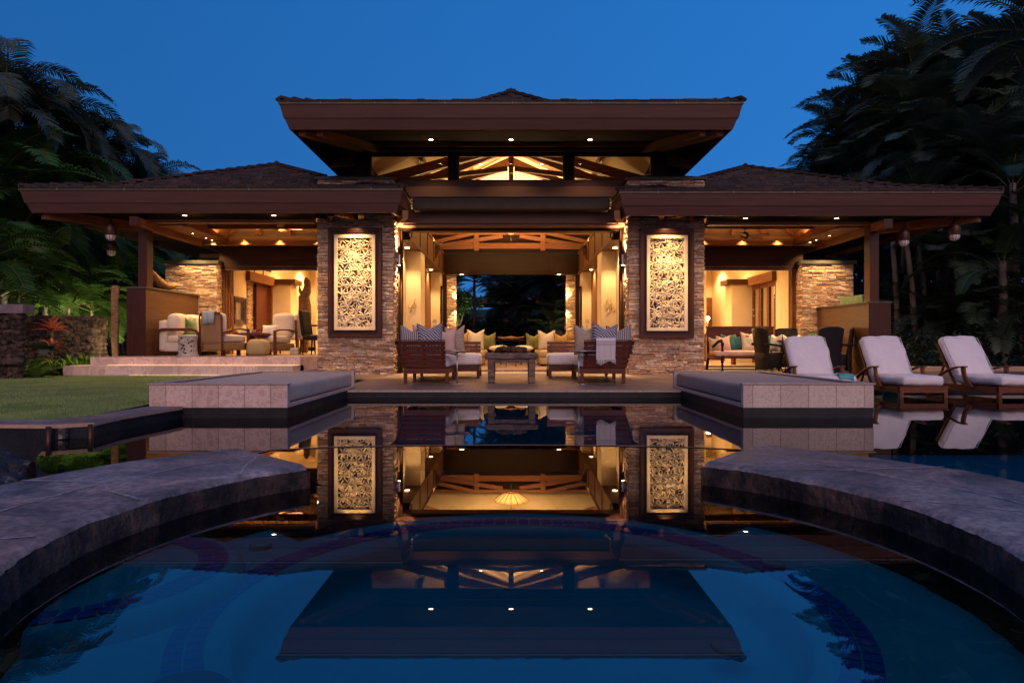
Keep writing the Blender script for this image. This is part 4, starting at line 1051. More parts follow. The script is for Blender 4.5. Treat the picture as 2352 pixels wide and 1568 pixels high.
g = MB(); C = [(-3.5, 15.95, 5.42), (3.5, 15.95, 5.42), (3.5, 24.95, 4.86), (-3.5, 24.95, 4.86)]; r0, r1 = (0, 19.0, 6.75), (0, 21.6, 6.75)
g.add(C + [r0, r1], [(0, 4, 1), (1, 4, 5, 2), (2, 5, 3), (3, 5, 4, 0)]); g.build('hall_ceiling', M['creamceil'], villa)
for k, y in enumerate((17.9, 19.4, 21.0, 22.6)):
    g = MB(); ze_ = 5.3 - .06 * (y - 16); zr = 6.6 if y > 18.5 else 6.2
    for sx in (-1, 1):
        g.bar((sx * 3.45, y, ze_ - .05), (0, y, zr - .12), .15, .24); g.bar((sx * 3.3, y, ze_ - .1), (sx * .1, y, zr - .75), .1, .12)
        g.bar((sx * 1.7, y, ze_ + .35), (sx * 1.7, y, 5.95), .1, .1)
    g.bar((0, y, ze_ + .15), (0, y, zr - .1), .13, .13, up=(0, 1, 0))
    g.build('truss', M['beam'], villa)
g = MB()
for sx in (-1, 1):
    for t in (.33, .66): g.bar((sx * 3.5 * (1 - t), 16.9 + t * 1.5, 5.42 + t * 1.25 - .1), (sx * 3.5 * (1 - t), 24.4 - t * 2.0, 4.95 + t * 1.7 - .1), .12, .16)
g.build('purlin', M['beam'], villa)
for x in (-.75, .72): downlight(x, 21.5, 5.8, villa, power=10, r=.04)
for x in (-.85, .85): downlight(x, 19.0, 5.85, villa, power=10, r=.04)
for x_ in (-1.5, 0, 1.5):
    for y_ in (17.6, 20.2, 22.8): lamp('hall_light', 'SPOT', (x_, y_, 5.0), 17, villa, size=.04, angle=130)
lamp('hall_up_fill', 'AREA', (0, 22.0, 4.75), 80, villa, aim=(0, .1, 1), sx=2.5, sy=4).data.energy *= .6  # unseen upward fill added to keep the hall ceiling bright
for sx in (-1, 1):
    g = MB(); x0, x1 = sorted((sx * 2.49, sx * 2.44)); g.box(x0, x1, 24.1, 24.15, .9, 2.9); g.box(x0, x1, 24.75, 24.8, .9, 2.9); g.box(x0, x1, 24.1, 24.8, 2.85, 2.9)
    m_ = empty('wall_mirror', (sx * 2.47, 24.45, 1.9), ('tall dark framed mirror on the left hall wall near the rear doorway', 'tall dark framed mirror on the right hall wall near the rear doorway')[sx > 0], 'mirror', 'hall mirrors')
    g.build('frame', M['dark'], m_)
    g = MB(); g.box(*sorted((sx * 2.487, sx * 2.47)), 24.15, 24.75, .9, 2.85); g.build('mirror_glass', M['metal'], m_)
    g = MB(); y = 23.985
    g.box(sx * 2.68 - .06, sx * 2.68 + .06, y, y + .012, 1.62, 1.72); g.box(sx * 2.68 - .05, sx * 2.68 + .0, y, y + .012, 1.45, 1.52); g.build('switch_plate', M['ceramic'], villa)
    # small gilded branch ornaments on the pilasters
    g = MB(); ro_ = random.Random(4 + sx)
    for k in range(46):
        x = sx * (2.66 + ro_.gauss(0, .055)); z = 1.92 + ro_.gauss(0, .08) + (x * sx - 2.66) * -.6
        g.bar((x, 18.47, z), (x + ro_.uniform(-.05, .05), 18.45, z + ro_.uniform(-.05, .05)), .014, .01)
    tag(g.build('wall_ornament', M['led'] if False else surf('gilt', (.9, .7, .35), rough=.35, metal=.3), loc=(sx * 2.66, 18.47, 1.9)), ('pale gilded branch ornament on the left hall pilaster', 'pale gilded branch ornament on the right hall pilaster')[sx > 0], 'wall ornament', 'branch ornaments in the hall')

# =====================================================================
# FURNITURE AND LOOSE THINGS
# =====================================================================
def stripes(name, c1, c2, scale, rough=.9, direction='X', dist=0., width=.5, bump=.3, dscale=1):
    m, t, p = newmat(name); p.inputs['Roughness'].default_value = rough
    tc = N(t, 'ShaderNodeTexCoord'); w = N(t, 'ShaderNodeTexWave', i_Scale=scale, i_Distortion=dist, i_Detail=1.0); w.inputs['Detail Scale'].default_value = dscale; w.bands_direction = direction
    t.links.new(tc.outputs['Object'], w.inputs['Vector'])
    r = N(t, 'ShaderNodeValToRGB'); r.color_ramp.elements[0].position = width - .12; r.color_ramp.elements[1].position = width + .12
    r.color_ramp.elements[0].color = (*c2, 1); r.color_ramp.elements[1].color = (*c1, 1); t.links.new(w.outputs['Fac'], r.inputs[0]); t.links.new(r.outputs[0], p.inputs['Base Color'])
    bp = N(t, 'ShaderNodeBump', i_Strength=bump, i_Distance=.006); t.links.new(w.outputs['Fac'], bp.inputs['Height']); t.links.new(bp.outputs[0], p.inputs['Normal'])
    return m
M['p_grey'] = stripes('grey_ribbed_linen', (.42, .38, .36), (.08, .07, .07), 9, dist=1.2)
M['p_zig'] = stripes('slate_zigzag_linen', (.4, .39, .43), (.05, .05, .065), 9, direction='DIAGONAL', dist=5, dscale=.8)
M['p_pink'] = surf('blush_linen', (.62, .42, .36), (.5, .33, .28), rough=.9, scale=6, bump=.6, bscale=30)
M['p_beige'] = surf('oatmeal_boucle', (.5, .4, .3), (.28, .21, .16), rough=.95, scale=70, bump=.8, bscale=90, lo=.45, hi=.55)
M['p_cream'] = surf('cream_linen', (.66, .57, .42), (.56, .48, .35), rough=.9, scale=6, bump=.4, bscale=50)
M['p_gold'] = surf('mustard_linen', (.42, .27, .09), (.3, .18, .06), rough=.9, scale=6, bump=.5, bscale=30)
M['p_olive'] = surf('olive_linen', (.22, .22, .07), (.14, .14, .045), rough=.9, scale=6, bump=.5, bscale=30)
M['p_green'] = surf('grass_green_velvet', (.09, .17, .02), (.05, .1, .012), rough=.8, scale=5, bump=.3, sheen=.5)
M['p_teal'] = surf('teal_velvet', (.015, .12, .13), (.008, .07, .08), rough=.7, scale=5, bump=.3, sheen=.4)
M['p_white'] = surf('white_linen', (.7, .62, .52), (.62, .55, .46), rough=.9, scale=5, bump=.4, bscale=30)
M['throwgrey'] = stripes('blue_grey_woven_throw', (.42, .45, .47), (.17, .22, .25), 14, direction='DIAGONAL', dist=3)
def floral():
    m, t, p = newmat('floral_print'); p.inputs['Roughness'].default_value = .9
    tc = N(t, 'ShaderNodeTexCoord'); v = N(t, 'ShaderNodeTexVoronoi', i_Scale=6.0); v.feature = 'F1'; t.links.new(tc.outputs['Object'], v.inputs['Vector'])
    w = N(t, 'ShaderNodeTexWave', i_Scale=9.0, i_Distortion=6.0); w.wave_type = 'RINGS'; t.links.new(v.outputs['Position'], w.inputs['Vector']) if False else t.links.new(tc.outputs['Object'], w.inputs['Vector'])
    r = N(t, 'ShaderNodeValToRGB'); r.color_ramp.interpolation = 'EASE'; r.color_ramp.elements[0].position = .05; r.color_ramp.elements[0].color = (.5, .18, .16, 1)
    r.color_ramp.elements[1].position = .62; r.color_ramp.elements[1].color = (.7, .62, .5, 1)
    for q, c in ((.2, (.25, .07, .09, 1)), (.3, (.6, .3, .26, 1)), (.42, (.68, .6, .48, 1)), (.5, (.4, .48, .34, 1))):
        e = r.color_ramp.elements.new(q); e.color = c
    t.links.new(v.outputs['Distance'], r.inputs[0])
    mx = N(t, 'ShaderNodeMix', data_type='RGBA', blend_type='MULTIPLY'); mx.inputs['Factor'].default_value = .5
    t.links.new(r.outputs[0], mx.inputs['A']); t.links.new(w.outputs['Color'], mx.inputs['B']); t.links.new(mx.outputs['Result'], p.inputs['Base Color']); return m
M['p_floral'] = floral()

PILG = {}
def pillow(x, y, z, w, h, t, mat, label, rz=0, tilt=8, chop=.16, roll=0, group='scatter cushions'):
    m = T(x, y, z, rz=rz) @ Matrix.Rotation(R(-tilt), 4, 'X') @ Matrix.Rotation(R(roll), 4, 'Y')
    g = MB(); g.pillow(w, h, t, m, chop=chop)
    return tag(g.build('cushion', mat, smooth=True, loc=(x, y, z)), label, 'cushion', group)

def fix_label_words(o): pass

# ---- the two slatted outdoor sofas ----
def slat_sofa(sx, label):
    mx = (lambda x: x) if sx < 0 else (lambda x: .125 - x)
    z0 = .15
    s = empty('slatted_sofa', (mx(-1.5), 13.5, z0), label, 'sofa', 'slatted timber sofas on the terrace')
    def bx(g, xa, xb, *r, **k): g.box(min(mx(xa), mx(xb)), max(mx(xa), mx(xb)), *r, **k)
    g = MB(); bx(g, -1.957, -1.128, 12.42, 12.46, .33, .43); bx(g, -1.165, -1.128, 12.46, 13.9, .33, .43); bx(g, -1.957, -1.92, 12.46, 14.75, .33, .43)
    bx(g, -1.165, -.645, 13.86, 13.90, .325, .425); bx(g, -.685, -.645, 13.9, 14.75, .325, .425); bx(g, -1.92, -.685, 14.71, 14.75, .325, .425); bx(g, -1.92, -1.165, 12.46, 14.71, .40, .428); bx(g, -1.165, -.685, 13.9, 14.71, .40, .424)
    g.build('base_frame', M['mahog'], s, bevel=.004)
    for lx, ly in ((-1.957, 12.42), (-1.198, 12.42), (-1.957, 13.6), (-1.18, 13.60), (-.70, 13.87), (-1.17, 13.87), (-.70, 14.68), (-1.957, 14.68)):
        g = MB(); bx(g, lx, lx + .062, ly + .003, ly + .06, z0 - .012 + (deckz(ly) - .149), .335); g.build('leg', M['mahog'], s, bevel=.003)
    # camera side back: six boards leaning outwards
    def back(a, b, out, flare_a, flare_b, n=6, z1=.43, z2=.925):
        g = MB(); A, B = Vector(a), Vector(b); o = Vector(out); h = (z2 - z1) / n
        dn = (B - A).normalized()
        for i in range(n):
            za, zb = z1 + i * h + .006, z1 + (i + 1) * h - .007
            ta, tb = (za - z1) / (z2 - z1), (zb - z1) / (z2 - z1)
            P = lambda e, fl, tt, zz, th: Vector(((e + o * (.14 * tt + th) + dn * fl * tt).x, (e + o * (.14 * tt + th) + dn * fl * tt).y, zz))
            v = [P(A, -flare_a, ta, za, 0), P(B, flare_b, ta, za, 0), P(B, flare_b, tb, zb, 0), P(A, -flare_a, tb, zb, 0), P(A, -flare_a, ta, za, .025), P(B, flare_b, ta, za, .025), P(B, flare_b, tb, zb, .025), P(A, -flare_a, tb, zb, .025)]
            v = [(mx(p.x), p.y, p.z) for p in v]
            fs = [(0, 3, 2, 1), (4, 5, 6, 7), (0, 1, 5, 4), (1, 2, 6, 5), (2, 3, 7, 6), (3, 0, 4, 7)]
            g.add(v, fs if sx < 0 else [f[::-1] for f in fs])
        L = (B - A).length
        for t in (.04, .5, .93):
            p = A + dn * L * t; q = p + o * .13
            g.bar((mx(p.x), p.y - o.y * .03, z1 - .02), (mx(q.x), q.y - o.y * .03 + .0, z2 - .01), .05, .03)
        g.build('slatted_back', M['mahog'], s, bevel=.003)
    back((-1.957, 12.43), (-1.185, 12.43), (0, -1), .09, 0)
    back((-1.95, 12.43), (-1.95, 14.75), (-1, 0), .1, .1)
    back((-1.957, 14.76), (-.66, 14.76), (0, 1), .09, 0, z1=.43, z2=.93)
    g = MB(); bx(g, -2.15, -1.185, 12.23, 12.34, .925, .945); bx(g, -2.17, -2.04, 12.3, 14.9, .925, .944); g.build('cap_rail', M['mahog'], s, bevel=.003)
    g = MB(); a, b = sorted((mx(-1.93), mx(-1.125))); g.rbox(a, b, 12.47, 13.86, .432, .672, r=.07, bulge=.014, n=9); g.build('seat_cushion', M['white'], s, smooth=True)
    g = MB(); a, b = sorted((mx(-1.93), mx(-.63))); g.rbox(a, b, 13.87, 14.72, .43, .675, r=.07, bulge=.014, n=9); g.build('seat_cushion', M['white'], s, smooth=True)
    return s
slat_sofa(-1, 'dark red slatted timber sofa with white seats left of the rustic coffee table')
slat_sofa(1, 'dark red slatted timber sofa carrying a towel, right of the rustic coffee table')
P_ = pillow
for x, y, w, h, mt, lab, rz, rl in (
    (-1.86, 12.68, .46, .56, 'p_grey', 'grey ribbed cushion nearest the left stone pillar on the left slatted sofa', 4, 2),
    (-1.50, 12.62, .5, .6, 'p_zig', 'slate zigzag cushion standing above the boards of the left slatted sofa', -3, -2),
    (-1.66, 13.3, .5, .58, 'p_pink', 'pale lilac cushion behind the two grey ones on the left slatted sofa', 20, 0),
    (-1.28, 13.1, .46, .54, 'p_pink', 'blush pink cushion beside the slate zigzag one on the left slatted sofa', 14, 3),
    (-1.13, 13.75, .44, .58, 'p_beige', 'oatmeal nubby cushion at the inner end of the left slatted sofa', -14, -4),
    (1.42, 12.78, .5, .58, 'p_beige', 'large oatmeal nubby cushion at the inner end of the right slatted sofa', 6, 0),
    (1.58, 13.25, .46, .56, 'p_white', 'white cushion between the oatmeal and slate cushions on the right slatted sofa', -10, 0),
    (1.72, 12.62, .5, .6, 'p_zig', 'slate zigzag cushion behind the draped towel on the right slatted sofa', 8, 4),
    (2.03, 12.68, .48, .57, 'p_grey', 'grey ribbed cushion nearest the right stone pillar on the right slatted sofa', -5, -3)):
    P_(x, y, .665, w, h, .2, M[mt], lab, rz=rz, roll=rl, group='cushions on the slatted sofas')
# striped towel over the right sofa
def towelmat():
    m, t, p = newmat('striped_towel'); p.inputs['Roughness'].default_value = .95
    tc = N(t, 'ShaderNodeTexCoord'); sx_ = N(t, 'ShaderNodeSeparateXYZ'); t.links.new(tc.outputs['Object'], sx_.inputs[0])
    r = N(t, 'ShaderNodeValToRGB'); r.color_ramp.interpolation = 'CONSTANT'; e = r.color_ramp.elements
    e[0].position = 0; e[0].color = (.66, .62, .66, 1); e[1].position = .999; e[1].color = (.66, .62, .66, 1)
    for q in (.54, .60, .66, .72):
        a = e.new(q); a.color = (.25, .19, .21, 1); a = e.new(q + .02); a.color = (.66, .62, .66, 1)
    mr = N(t, 'ShaderNodeMapRange'); mr.inputs['From Min'].default_value = -.3; mr.inputs['From Max'].default_value = .15; t.links.new(sx_.outputs['Z'], mr.inputs[0]); t.links.new(mr.outputs[0], r.inputs[0]); t.links.new(r.outputs[0], p.inputs['Base Color'])
    return m
M['towel'] = towelmat()
tw = empty('towel', (1.68, 12.24, .9), 'white striped fringed towel draped over the back of the right slatted sofa', 'towel')
g = MB(); nn_ = 22
rows = [(12.42, .72), (12.37, .93), (12.33, .975), (12.25, .978), (12.2, .965), (12.205, .9), (12.24, .8), (12.27, .7), (12.31, .6)]
vs = []
for j, (y, z) in enumerate(rows):
    for i in range(nn_ + 1):
        x = 1.52 + .345 * i / nn_ + (j - 4) * .003; w_ = .010 * math.sin(i * .95) * max(0, j - 4) / 4
        vs.append((x, y - .012 + w_, z + .004 * math.sin(i * 1.3)))
g.add(vs, [(j * (nn_ + 1) + i, j * (nn_ + 1) + i + 1, (j + 1) * (nn_ + 1) + i + 1, (j + 1) * (nn_ + 1) + i) for j in range(len(rows) - 1) for i in range(nn_)])
g.build('cloth', M['towel'], tw, smooth=True)
g = MB(); rr = random.Random(2)
for i in range(24):
    x = 1.545 + .345 * i / 24; L_ = .07 + .035 * math.sin(i * .3) + rr.uniform(0, .015); y = 12.30 - .012
    g.tube([(x, y, .603), (x + rr.uniform(-.004, .004), y - .004, .603 - L_ * .5), (x + rr.uniform(-.006, .006), y - .002, .603 - L_)], [.005, .004, .006], n=5)
g.build('fringe', M['white'], tw, smooth=True)

# small metal side tables
def side_table(x, y, px, lab):
    z = deckz(y); s = empty('side_table', (x, y, z), lab, 'side table', 'slim metal side tables')
    g = MB(); g.lathe([(.0, z + .592), (.235, z + .592), (.242, z + .6), (.236, z + .608), (.0, z + .61)], (x, y, 0), n=36, cap=False); g.build('table_top', M['metal'], s, smooth=True)
    g = MB(); g.lathe([(.045, z + .575), (.055, z + .592)], (px, y, 0), n=18); g.lathe([(.0115, z + .008), (.0115, z + .578)], (px, y, 0), n=14); g.build('pole', M['metal'], s, smooth=True)
    g = MB(); g.lathe([(.125, z + .001), (.125, z + .008), (.12, z + .01)], (x - .01, y, 0), n=30); g.build('foot_plate', M['metal'], s)
side_table(-.985, 12.35, -.975, 'slim round steel side table in front of the left slatted sofa')
side_table(1.29, 12.3, 1.22, 'slim round steel side table in front of the right slatted sofa')

# rustic coffee table with a root bowl
ct = empty('coffee_table', (0, 12.8, .155), 'rough weathered grey wood coffee table on the terrace between the two slatted sofas', 'coffee table')
g = MB(); g.rbox(-.475, .495, 12.5, 13.25, .60, .70, r=.025, n=16, wob=.014); g.build('table_top', M['rustic'], ct, smooth=True)
g = MB(); g.box(-.42, .44, 12.56, 12.6, .52, .603); g.box(-.42, .44, 13.12, 13.16, .52, .603); g.parts('apron', M['rustic'], ct)
for lx in (-.43, .32):
    for ly in (12.53, 13.08):
        g = MB(); g.rbox(lx, lx + .125, ly, ly + .12, .15, .61, r=.012, n=6, wob=.006); g.build('leg', M['rustic'], ct, smooth=True)
bw = MB(); rr = random.Random(8)
for k in range(7): rock(bw, (-.2 + .07 * k + rr.uniform(-.02, .02), 12.85 + rr.uniform(-.08, .08), .755 + rr.uniform(-.01, .02)), rr.uniform(.075, .1), k * 5.1, sq=.75, n=2)
tag(bw.build('root_sculpture', M['roughwood'], smooth=True, loc=(0, 12.85, .70)), 'gnarled dark root bowl on top of the rustic coffee table', 'ornament')

# ---- carved leaf panels ----
def leaf_panel(cx, zc, seed, lab):
    p = empty('carved_panel', (cx, 15.25, zc), lab, 'wall panel', 'carved leaf panels on the pillars')
    y = 15.27; w, h = 1.195, 2.44; rn = random.Random(seed)
    def frame(name, w, h, t, y0, y1, mat, mitre=True):
        g = MB(); x0, x1, z0, z1 = cx - w / 2, cx + w / 2, zc - h / 2, zc + h / 2
        g.box(x0, x1, y0, y1, z1 - t, z1); g.box(x0, x1, y0, y1, z0, z0 + t); g.box(x0, x0 + t, y0, y1, z0 + t, z1 - t); g.box(x1 - t, x1, y0, y1, z0 + t, z1 - t)
        return g.build(name, mat, p, bevel=.004)
    frame('outer_frame', w, h, .06, y - .10, y, M['pframe'])
    frame('inner_moulding', w - .12, h - .12, .035, y - .075, y, M['pframe'])
    g = MB(); g.box(cx - .53, cx + .53, y - .03, y, zc - 1.15, zc + 1.15); g.build('backboard', M['pframe'], p)
    frame('stone_border', .91, 2.12, .073, y - .115, y - .03, M['panel'])
    g = MB(); g.box(cx - .385, cx + .385, y - .05, y - .031, zc - .99, zc + .99); g.build('dark_backing', M['panelback'], p)  # plain dark board behind the leaf relief
    g = MB(); iw, ih = .382, .987
    def leaf(x, z, a, L, wd, dep):
        # pointed leaf with a raised midrib
        d = Vector((math.cos(a), 0, math.sin(a))); s = Vector((-math.sin(a), 0, math.cos(a)))
        st = Vector((x, y - .055 - dep, z)); n_ = 6; L0 = []; L1 = []; mid = []
        for i in range(n_ + 1):
            t = i / n_; ww = wd * math.sin(math.pi * min(1, t * .92 + .04)) ** .8; c = st + d * (L * t) + s * (.12 * L * math.sin(t * 2.2) * (1 if seed % 2 else -1) * .5)
            c.x = max(cx - iw, min(cx + iw, c.x)); c.z = max(zc - ih, min(zc + ih, c.z))
            e0, e1 = c + s * ww, c - s * ww
            for e in (e0, e1): e.x = max(cx - iw, min(cx + iw, e.x)); e.z = max(zc - ih, min(zc + ih, e.z))
            L0.append(e0 + Vector((0, .012, 0))); L1.append(e1 + Vector((0, .012, 0))); mid.append(c + Vector((0, -.014 * math.sin(math.pi * min(1, t + .1)), 0)))
        b = []
        for i in range(n_ + 1): b += [L0[i], mid[i], L1[i]]
        g.add(b, [(3 * i, 3 * i + 1, 3 * i + 4, 3 * i + 3) for i in range(n_)] + [(3 * i + 1, 3 * i + 2, 3 * i + 5, 3 * i + 4) for i in range(n_)])
        # thickness skirts
        bb = [q + Vector((0, .028, 0)) for q in L0] + [q + Vector((0, .028, 0)) for q in L1]
        k = n_ + 1; g.add(L0 + L1 + bb, [(i, i + 1, 2 * k + i + 1, 2 * k + i) for i in range(n_)] + [(k + i, 3 * k + i, 3 * k + i + 1, k + i + 1) for i in range(n_)])
    nx_, nz_ = 5, 12
    for i in range(nx_):
        for j in range(nz_):
            x = cx - iw + (i + .5 + (.5 if j % 2 else 0) * .6) * 2 * iw / nx_ + rn.uniform(-.035, .035); z = zc - ih + (j + .5) * 2 * ih / nz_ + rn.uniform(-.04, .04)
            n_ = rn.choice((7, 8, 9)); a0 = rn.uniform(0, 6.28); dep = rn.uniform(0, .03); sp = rn.uniform(5.2, 6.28)
            for q in range(n_): leaf(x, z, a0 + sp * q / n_ + rn.uniform(-.12, .12), rn.uniform(.11, .17), rn.uniform(.014, .021), dep + rn.uniform(0, .012))
    g.build('leaf_relief', M['panel'], p)
leaf_panel(-3.475, 2.235, 3, 'carved stone panel of leaves in a dark frame on the left stone pillar')
leaf_panel(3.47, 2.22, 8, 'carved stone panel of leaves in a dark frame on the right stone pillar')

# ---- loungers ----
def make_lounger():
    s = empty('sun_lounger', (0, 0, 0)); w = .385
    g = MB(); g.box(-w, w, 0, .03, .085, .175); g.box(-w - .012, w + .012, -.01, .05, .175, .19); g.build('front_rail', M['teak'], s, bevel=.003)
    for x in (-w, w - .058):
        g = MB(); g.box(x, x + .058, .001, .06, -.12, .085); g.build('leg', M['teak'], s, bevel=.003)
        g = MB(); g.box(x + .005, x + .05, 1.55, 1.62, -.12, .1); g.build('leg', M['teak'], s, bevel=.003)
    g = MB()
    for x in (-w, w - .03): g.box(x, x + .03, .06, 1.62, .075, .175)
    for k in range(12): g.box(-w + .03, w - .03, .1 + k * .075, .15 + k * .075, .15, .172)
    g.build('side_rails', M['teak'], s, bevel=.002)
    g = MB(); g.rbox(-w + .045, w - .045, .0, 1.02, .195, .355, r=.055, n=10, bulge=.02, wob=.012); g.build('seat_cushion', M['white'], s, smooth=True)
    mt = T(0, .93, .30, rx=-32)
    g = MB(); g.rbox(-w + .04, w - .04, -.075, .075, .0, .80, r=.05, n=14, bulge=.03, wob=.024, m=mt); g.build('back_cushion', M['white'], s, smooth=True)
    g = MB(); g.tube([mt @ Vector(q) for q in ((-w + .045, -.07, .05), (-w + .045, -.072, .76), (w - .045, -.072, .76), (w - .045, -.07, .05))], .006, n=6); g.build('piping', M['white'], s, smooth=True)
    g = MB()
    for x in (-w + .03, w - .06): g.box(x, x + .03, .08, .12, -.1, .74, m=mt)
    for k in range(7): g.box(-w + .06, w - .06, .085, .105, .02 + k * .1, .08 + k * .1, m=mt)
    g.build('back_frame', M['teak'], s)
    g = MB()
    for x in (-.25, .25): g.bar((x, 1.28, .62), (x, 1.5, .15), .03, .03)
    g.build('back_support', M['teak'], s)
    for sg in (-1, 1):
        x = sg * (w + .02); pts = [(1.42, .22), (1.25, .32), (1.05, .42), (.85, .475), (.66, .487)]
        g = MB()
        for (y0, z0), (y1, z1) in zip(pts[:-1], pts[1:]): g.bar((x, y0, z0), (x, y1 - .006, z1), .065, .026)
        g.build('armrest', M['teak'], s, bevel=.004)
        g = MB(); pts = [(.72, .478), (.71, .4), (.68, .3), (.61, .21), (.54, .13)]
        for (y0, z0), (y1, z1) in zip(pts[:-1], pts[1:]): g.bar((x, y0, z0), (x, y1, z1), .035, .075, up=(0, 1, 0))
        g.build('arm_post', M['teak'], s)
    return s
lg = make_lounger(); lg.location = (6.655, 11.0, 0); lg['category'] = 'sun lounger'; lg['group'] = 'teak sun loungers in the shallow pool'
lg['label'] = 'teak sun lounger with white cushions, the middle one, with the turquoise stool beneath'
bpy.context.view_layer.update()
copy_tree(lg, (5.27, 11.05, 0), R(-2), 'teak sun lounger half hidden behind the right stone daybed, turquoise towel at its foot')
copy_tree(lg, (8.20, 10.98, 0), R(7), 'teak sun lounger with white cushions nearest the right edge of the picture')
g = MB(); vs = []
for i in range(9):
    for (y, z) in ((11.06, .26), (11.05, .3), (11.055, .36), (11.1, .372), (11.25, .376)): vs.append((5.30 + .03 * i, y - .01, z + .008 + .003 * math.sin(i * 1.4)))
g.add(vs, [(i * 5 + j, i * 5 + j + 1, (i + 1) * 5 + j + 1, (i + 1) * 5 + j) for i in range(8) for j in range(4)])
t_ = g.build('towel', M['tealglaze'], smooth=True, loc=(5.4, 11.1, .36)); s_ = t_.modifiers.new('thick', 'SOLIDIFY'); s_.thickness = .012
tag(t_, 'turquoise towel folded over the foot of the lounger behind the daybed', 'towel')
def garden_stool(x, y, z, lab):
    s = empty('garden_stool', (x, y, z), lab, 'stool'); g = MB()
    g.lathe([(.0, .40), (.12, .4), (.13, .38), (.165, .3), (.185, .2), (.175, .1), (.145, .02), (.15, 0)], (x, y, z), n=8, cap=False); g.build('body', M['tealglaze'], s, bevel=.006)
    g = MB()
    for a in (-90, -45, -135, 0, 180):
        cx, cy = x + .181 * math.cos(R(a)), y + .181 * math.sin(R(a))
        for q in range(6):
            b = q * math.pi / 3; tx, ty = -math.sin(R(a)), math.cos(R(a))
            g.lathe([(.011, 0), (.011, .006)], (cx + tx * .028 * math.cos(b), cy + ty * .028 * math.cos(b), z + .17 + .028 * math.sin(b)), n=8)
    g.build('pierced_flower', M['blackm'], s)
garden_stool(6.95, 12.45, -.02, 'turquoise ceramic garden stool glimpsed under the middle lounger')

# ---- left lanai ----
def soft(g, *a, **k): g.rbox(*a, **k); return g
fl = .604
def lanai_sofa():
    s = empty('sofa', (-7.45, 16.2, fl), 'cream sofa with bent wood arms against the dark side wall of the left terrace', 'sofa')
    g = MB(); g.rbox(-7.82, -6.95, 15.18, 17.3, fl + .09, fl + .30, r=.03, n=4); g.build('base', M['creamfab'], s, smooth=True)
    g = MB(); g.rbox(-7.84, -7.66, 15.16, 17.32, fl + .1, fl + .80, r=.05, n=5); g.build('back', M['creamfab'], s, smooth=True)
    for y in (15.2, 16.27):
        g = MB(); g.rbox(-7.66, -6.92, y, y + 1.03, fl + .29, fl + .46, r=.05, n=7, bulge=.015); g.build('seat_cushion', M['creamfab'], s, smooth=True)
    for k, y in enumerate((15.24, 15.9, 16.6)):
        g = MB(); g.rbox(-7.7, -7.44, y, y + .6, fl + .44, fl + .93, r=.08, n=7, bulge=.03, m=None); g.build('back_cushion', M['creamfab'], s, smooth=True)
    for y in (15.1, 17.36):
        g = MB(); g.tube([(-7.86, y, fl), (-7.84, y, fl + .5), (-7.80, y, fl + .56), (-7.72, y, fl + .585), (-7.05, y, fl + .585), (-6.97, y, fl + .56), (-6.93, y, fl + .5), (-6.93, y, fl)], .034, n=10); g.build('arm', M['mahog'], s, smooth=True)
lanai_sofa()
P_(-7.35, 15.72, fl + .45, .46, .44, .17, M['p_green'], 'bright green cushion on the cream sofa in the left terrace', rz=78, chop=.1, group='cushions on the cream sofa')
P_(-7.25, 16.9, fl + .45, .36, .32, .14, M['p_white'], 'small cream cushion at the far end of the cream sofa', rz=70, chop=.02, group='cushions on the cream sofa')
# pierced ceramic drum
s = empty('drum_stool', (-6.98, 14.75, fl), 'white pierced ceramic drum stool beside the wicker armchair', 'stool')
g = MB(); c = (-6.98, 14.75, fl); g.lathe([(.0, .455), (.185, .455), (.2, .44), (.193, .42), (.185, .3), (.183, .2), (.195, .06), (.215, .02), (.215, 0)], c, n=36, cap=False); g.build('body', M['ceramic'], s, smooth=True)
g = MB(); rr = random.Random(21)
for k in range(46):
    a = rr.uniform(-170, -10); z = rr.uniform(.05, .4); a = R(a); r_ = .192
    p = Vector((c[0] + r_ * math.cos(a), c[1] + r_ * math.sin(a), fl + z)); tx = Vector((-math.sin(a), math.cos(a), 0)); L_ = rr.uniform(.014, .032); th = rr.uniform(-1, 1); d = tx * math.cos(th) + Vector((0, 0, math.sin(th))); n_ = Vector((math.cos(a), math.sin(a), 0)); e = n_.cross(d)
    o_ = n_ * .008; g.add([p - d * L_ + o_, p + e * L_ * .5 + o_, p + d * L_ + o_, p - e * L_ * .5 + o_], [(0, 1, 2, 3)])
g.parts('piercing', M['blackm'], s)
# wicker armchair seen from behind
s = empty('wicker_armchair', (-6.4, 15.2, fl), 'honey wicker armchair seen from behind with a blue grey throw over its back', 'armchair')
m_ = T(-6.42, 15.25, fl, rz=-22)
g = MB(); g.rbox(-.30, .30, -.37, -.31, .27, .92, r=.03, n=10, bulge=.015, m=m_); g.build('wicker_back', M['wicker'], s, smooth=True)
g = MB(); g.rbox(-.3, .3, -.35, .38, .12, .30, r=.02, n=4, m=m_); g.build('wicker_base', M['wicker'], s, smooth=True)
g = MB(); g.rbox(-.28, .28, -.28, .40, .30, .46, r=.05, n=7, bulge=.02, m=m_); g.build('seat_cushion', M['creamfab'], s, smooth=True)
g = MB(); g.rbox(-.27, .27, -.31, -.16, .44, .93, r=.06, n=8, bulge=.02, m=m_); g.build('back_cushion', M['creamfab'], s, smooth=True)
g = MB()
def mt_(pts): return [m_ @ Vector(p) for p in pts]
g.tube(mt_([(-.30, -.36, 0), (-.32, -.36, .3), (-.315, -.38, .86), (-.27, -.385, .93), (0, -.385, .945), (.27, -.385, .93), (.315, -.38, .86), (.32, -.36, .3), (.30, -.36, 0)]), .02, n=8)
g.build('back_frame', M['mahog'], s, smooth=True)
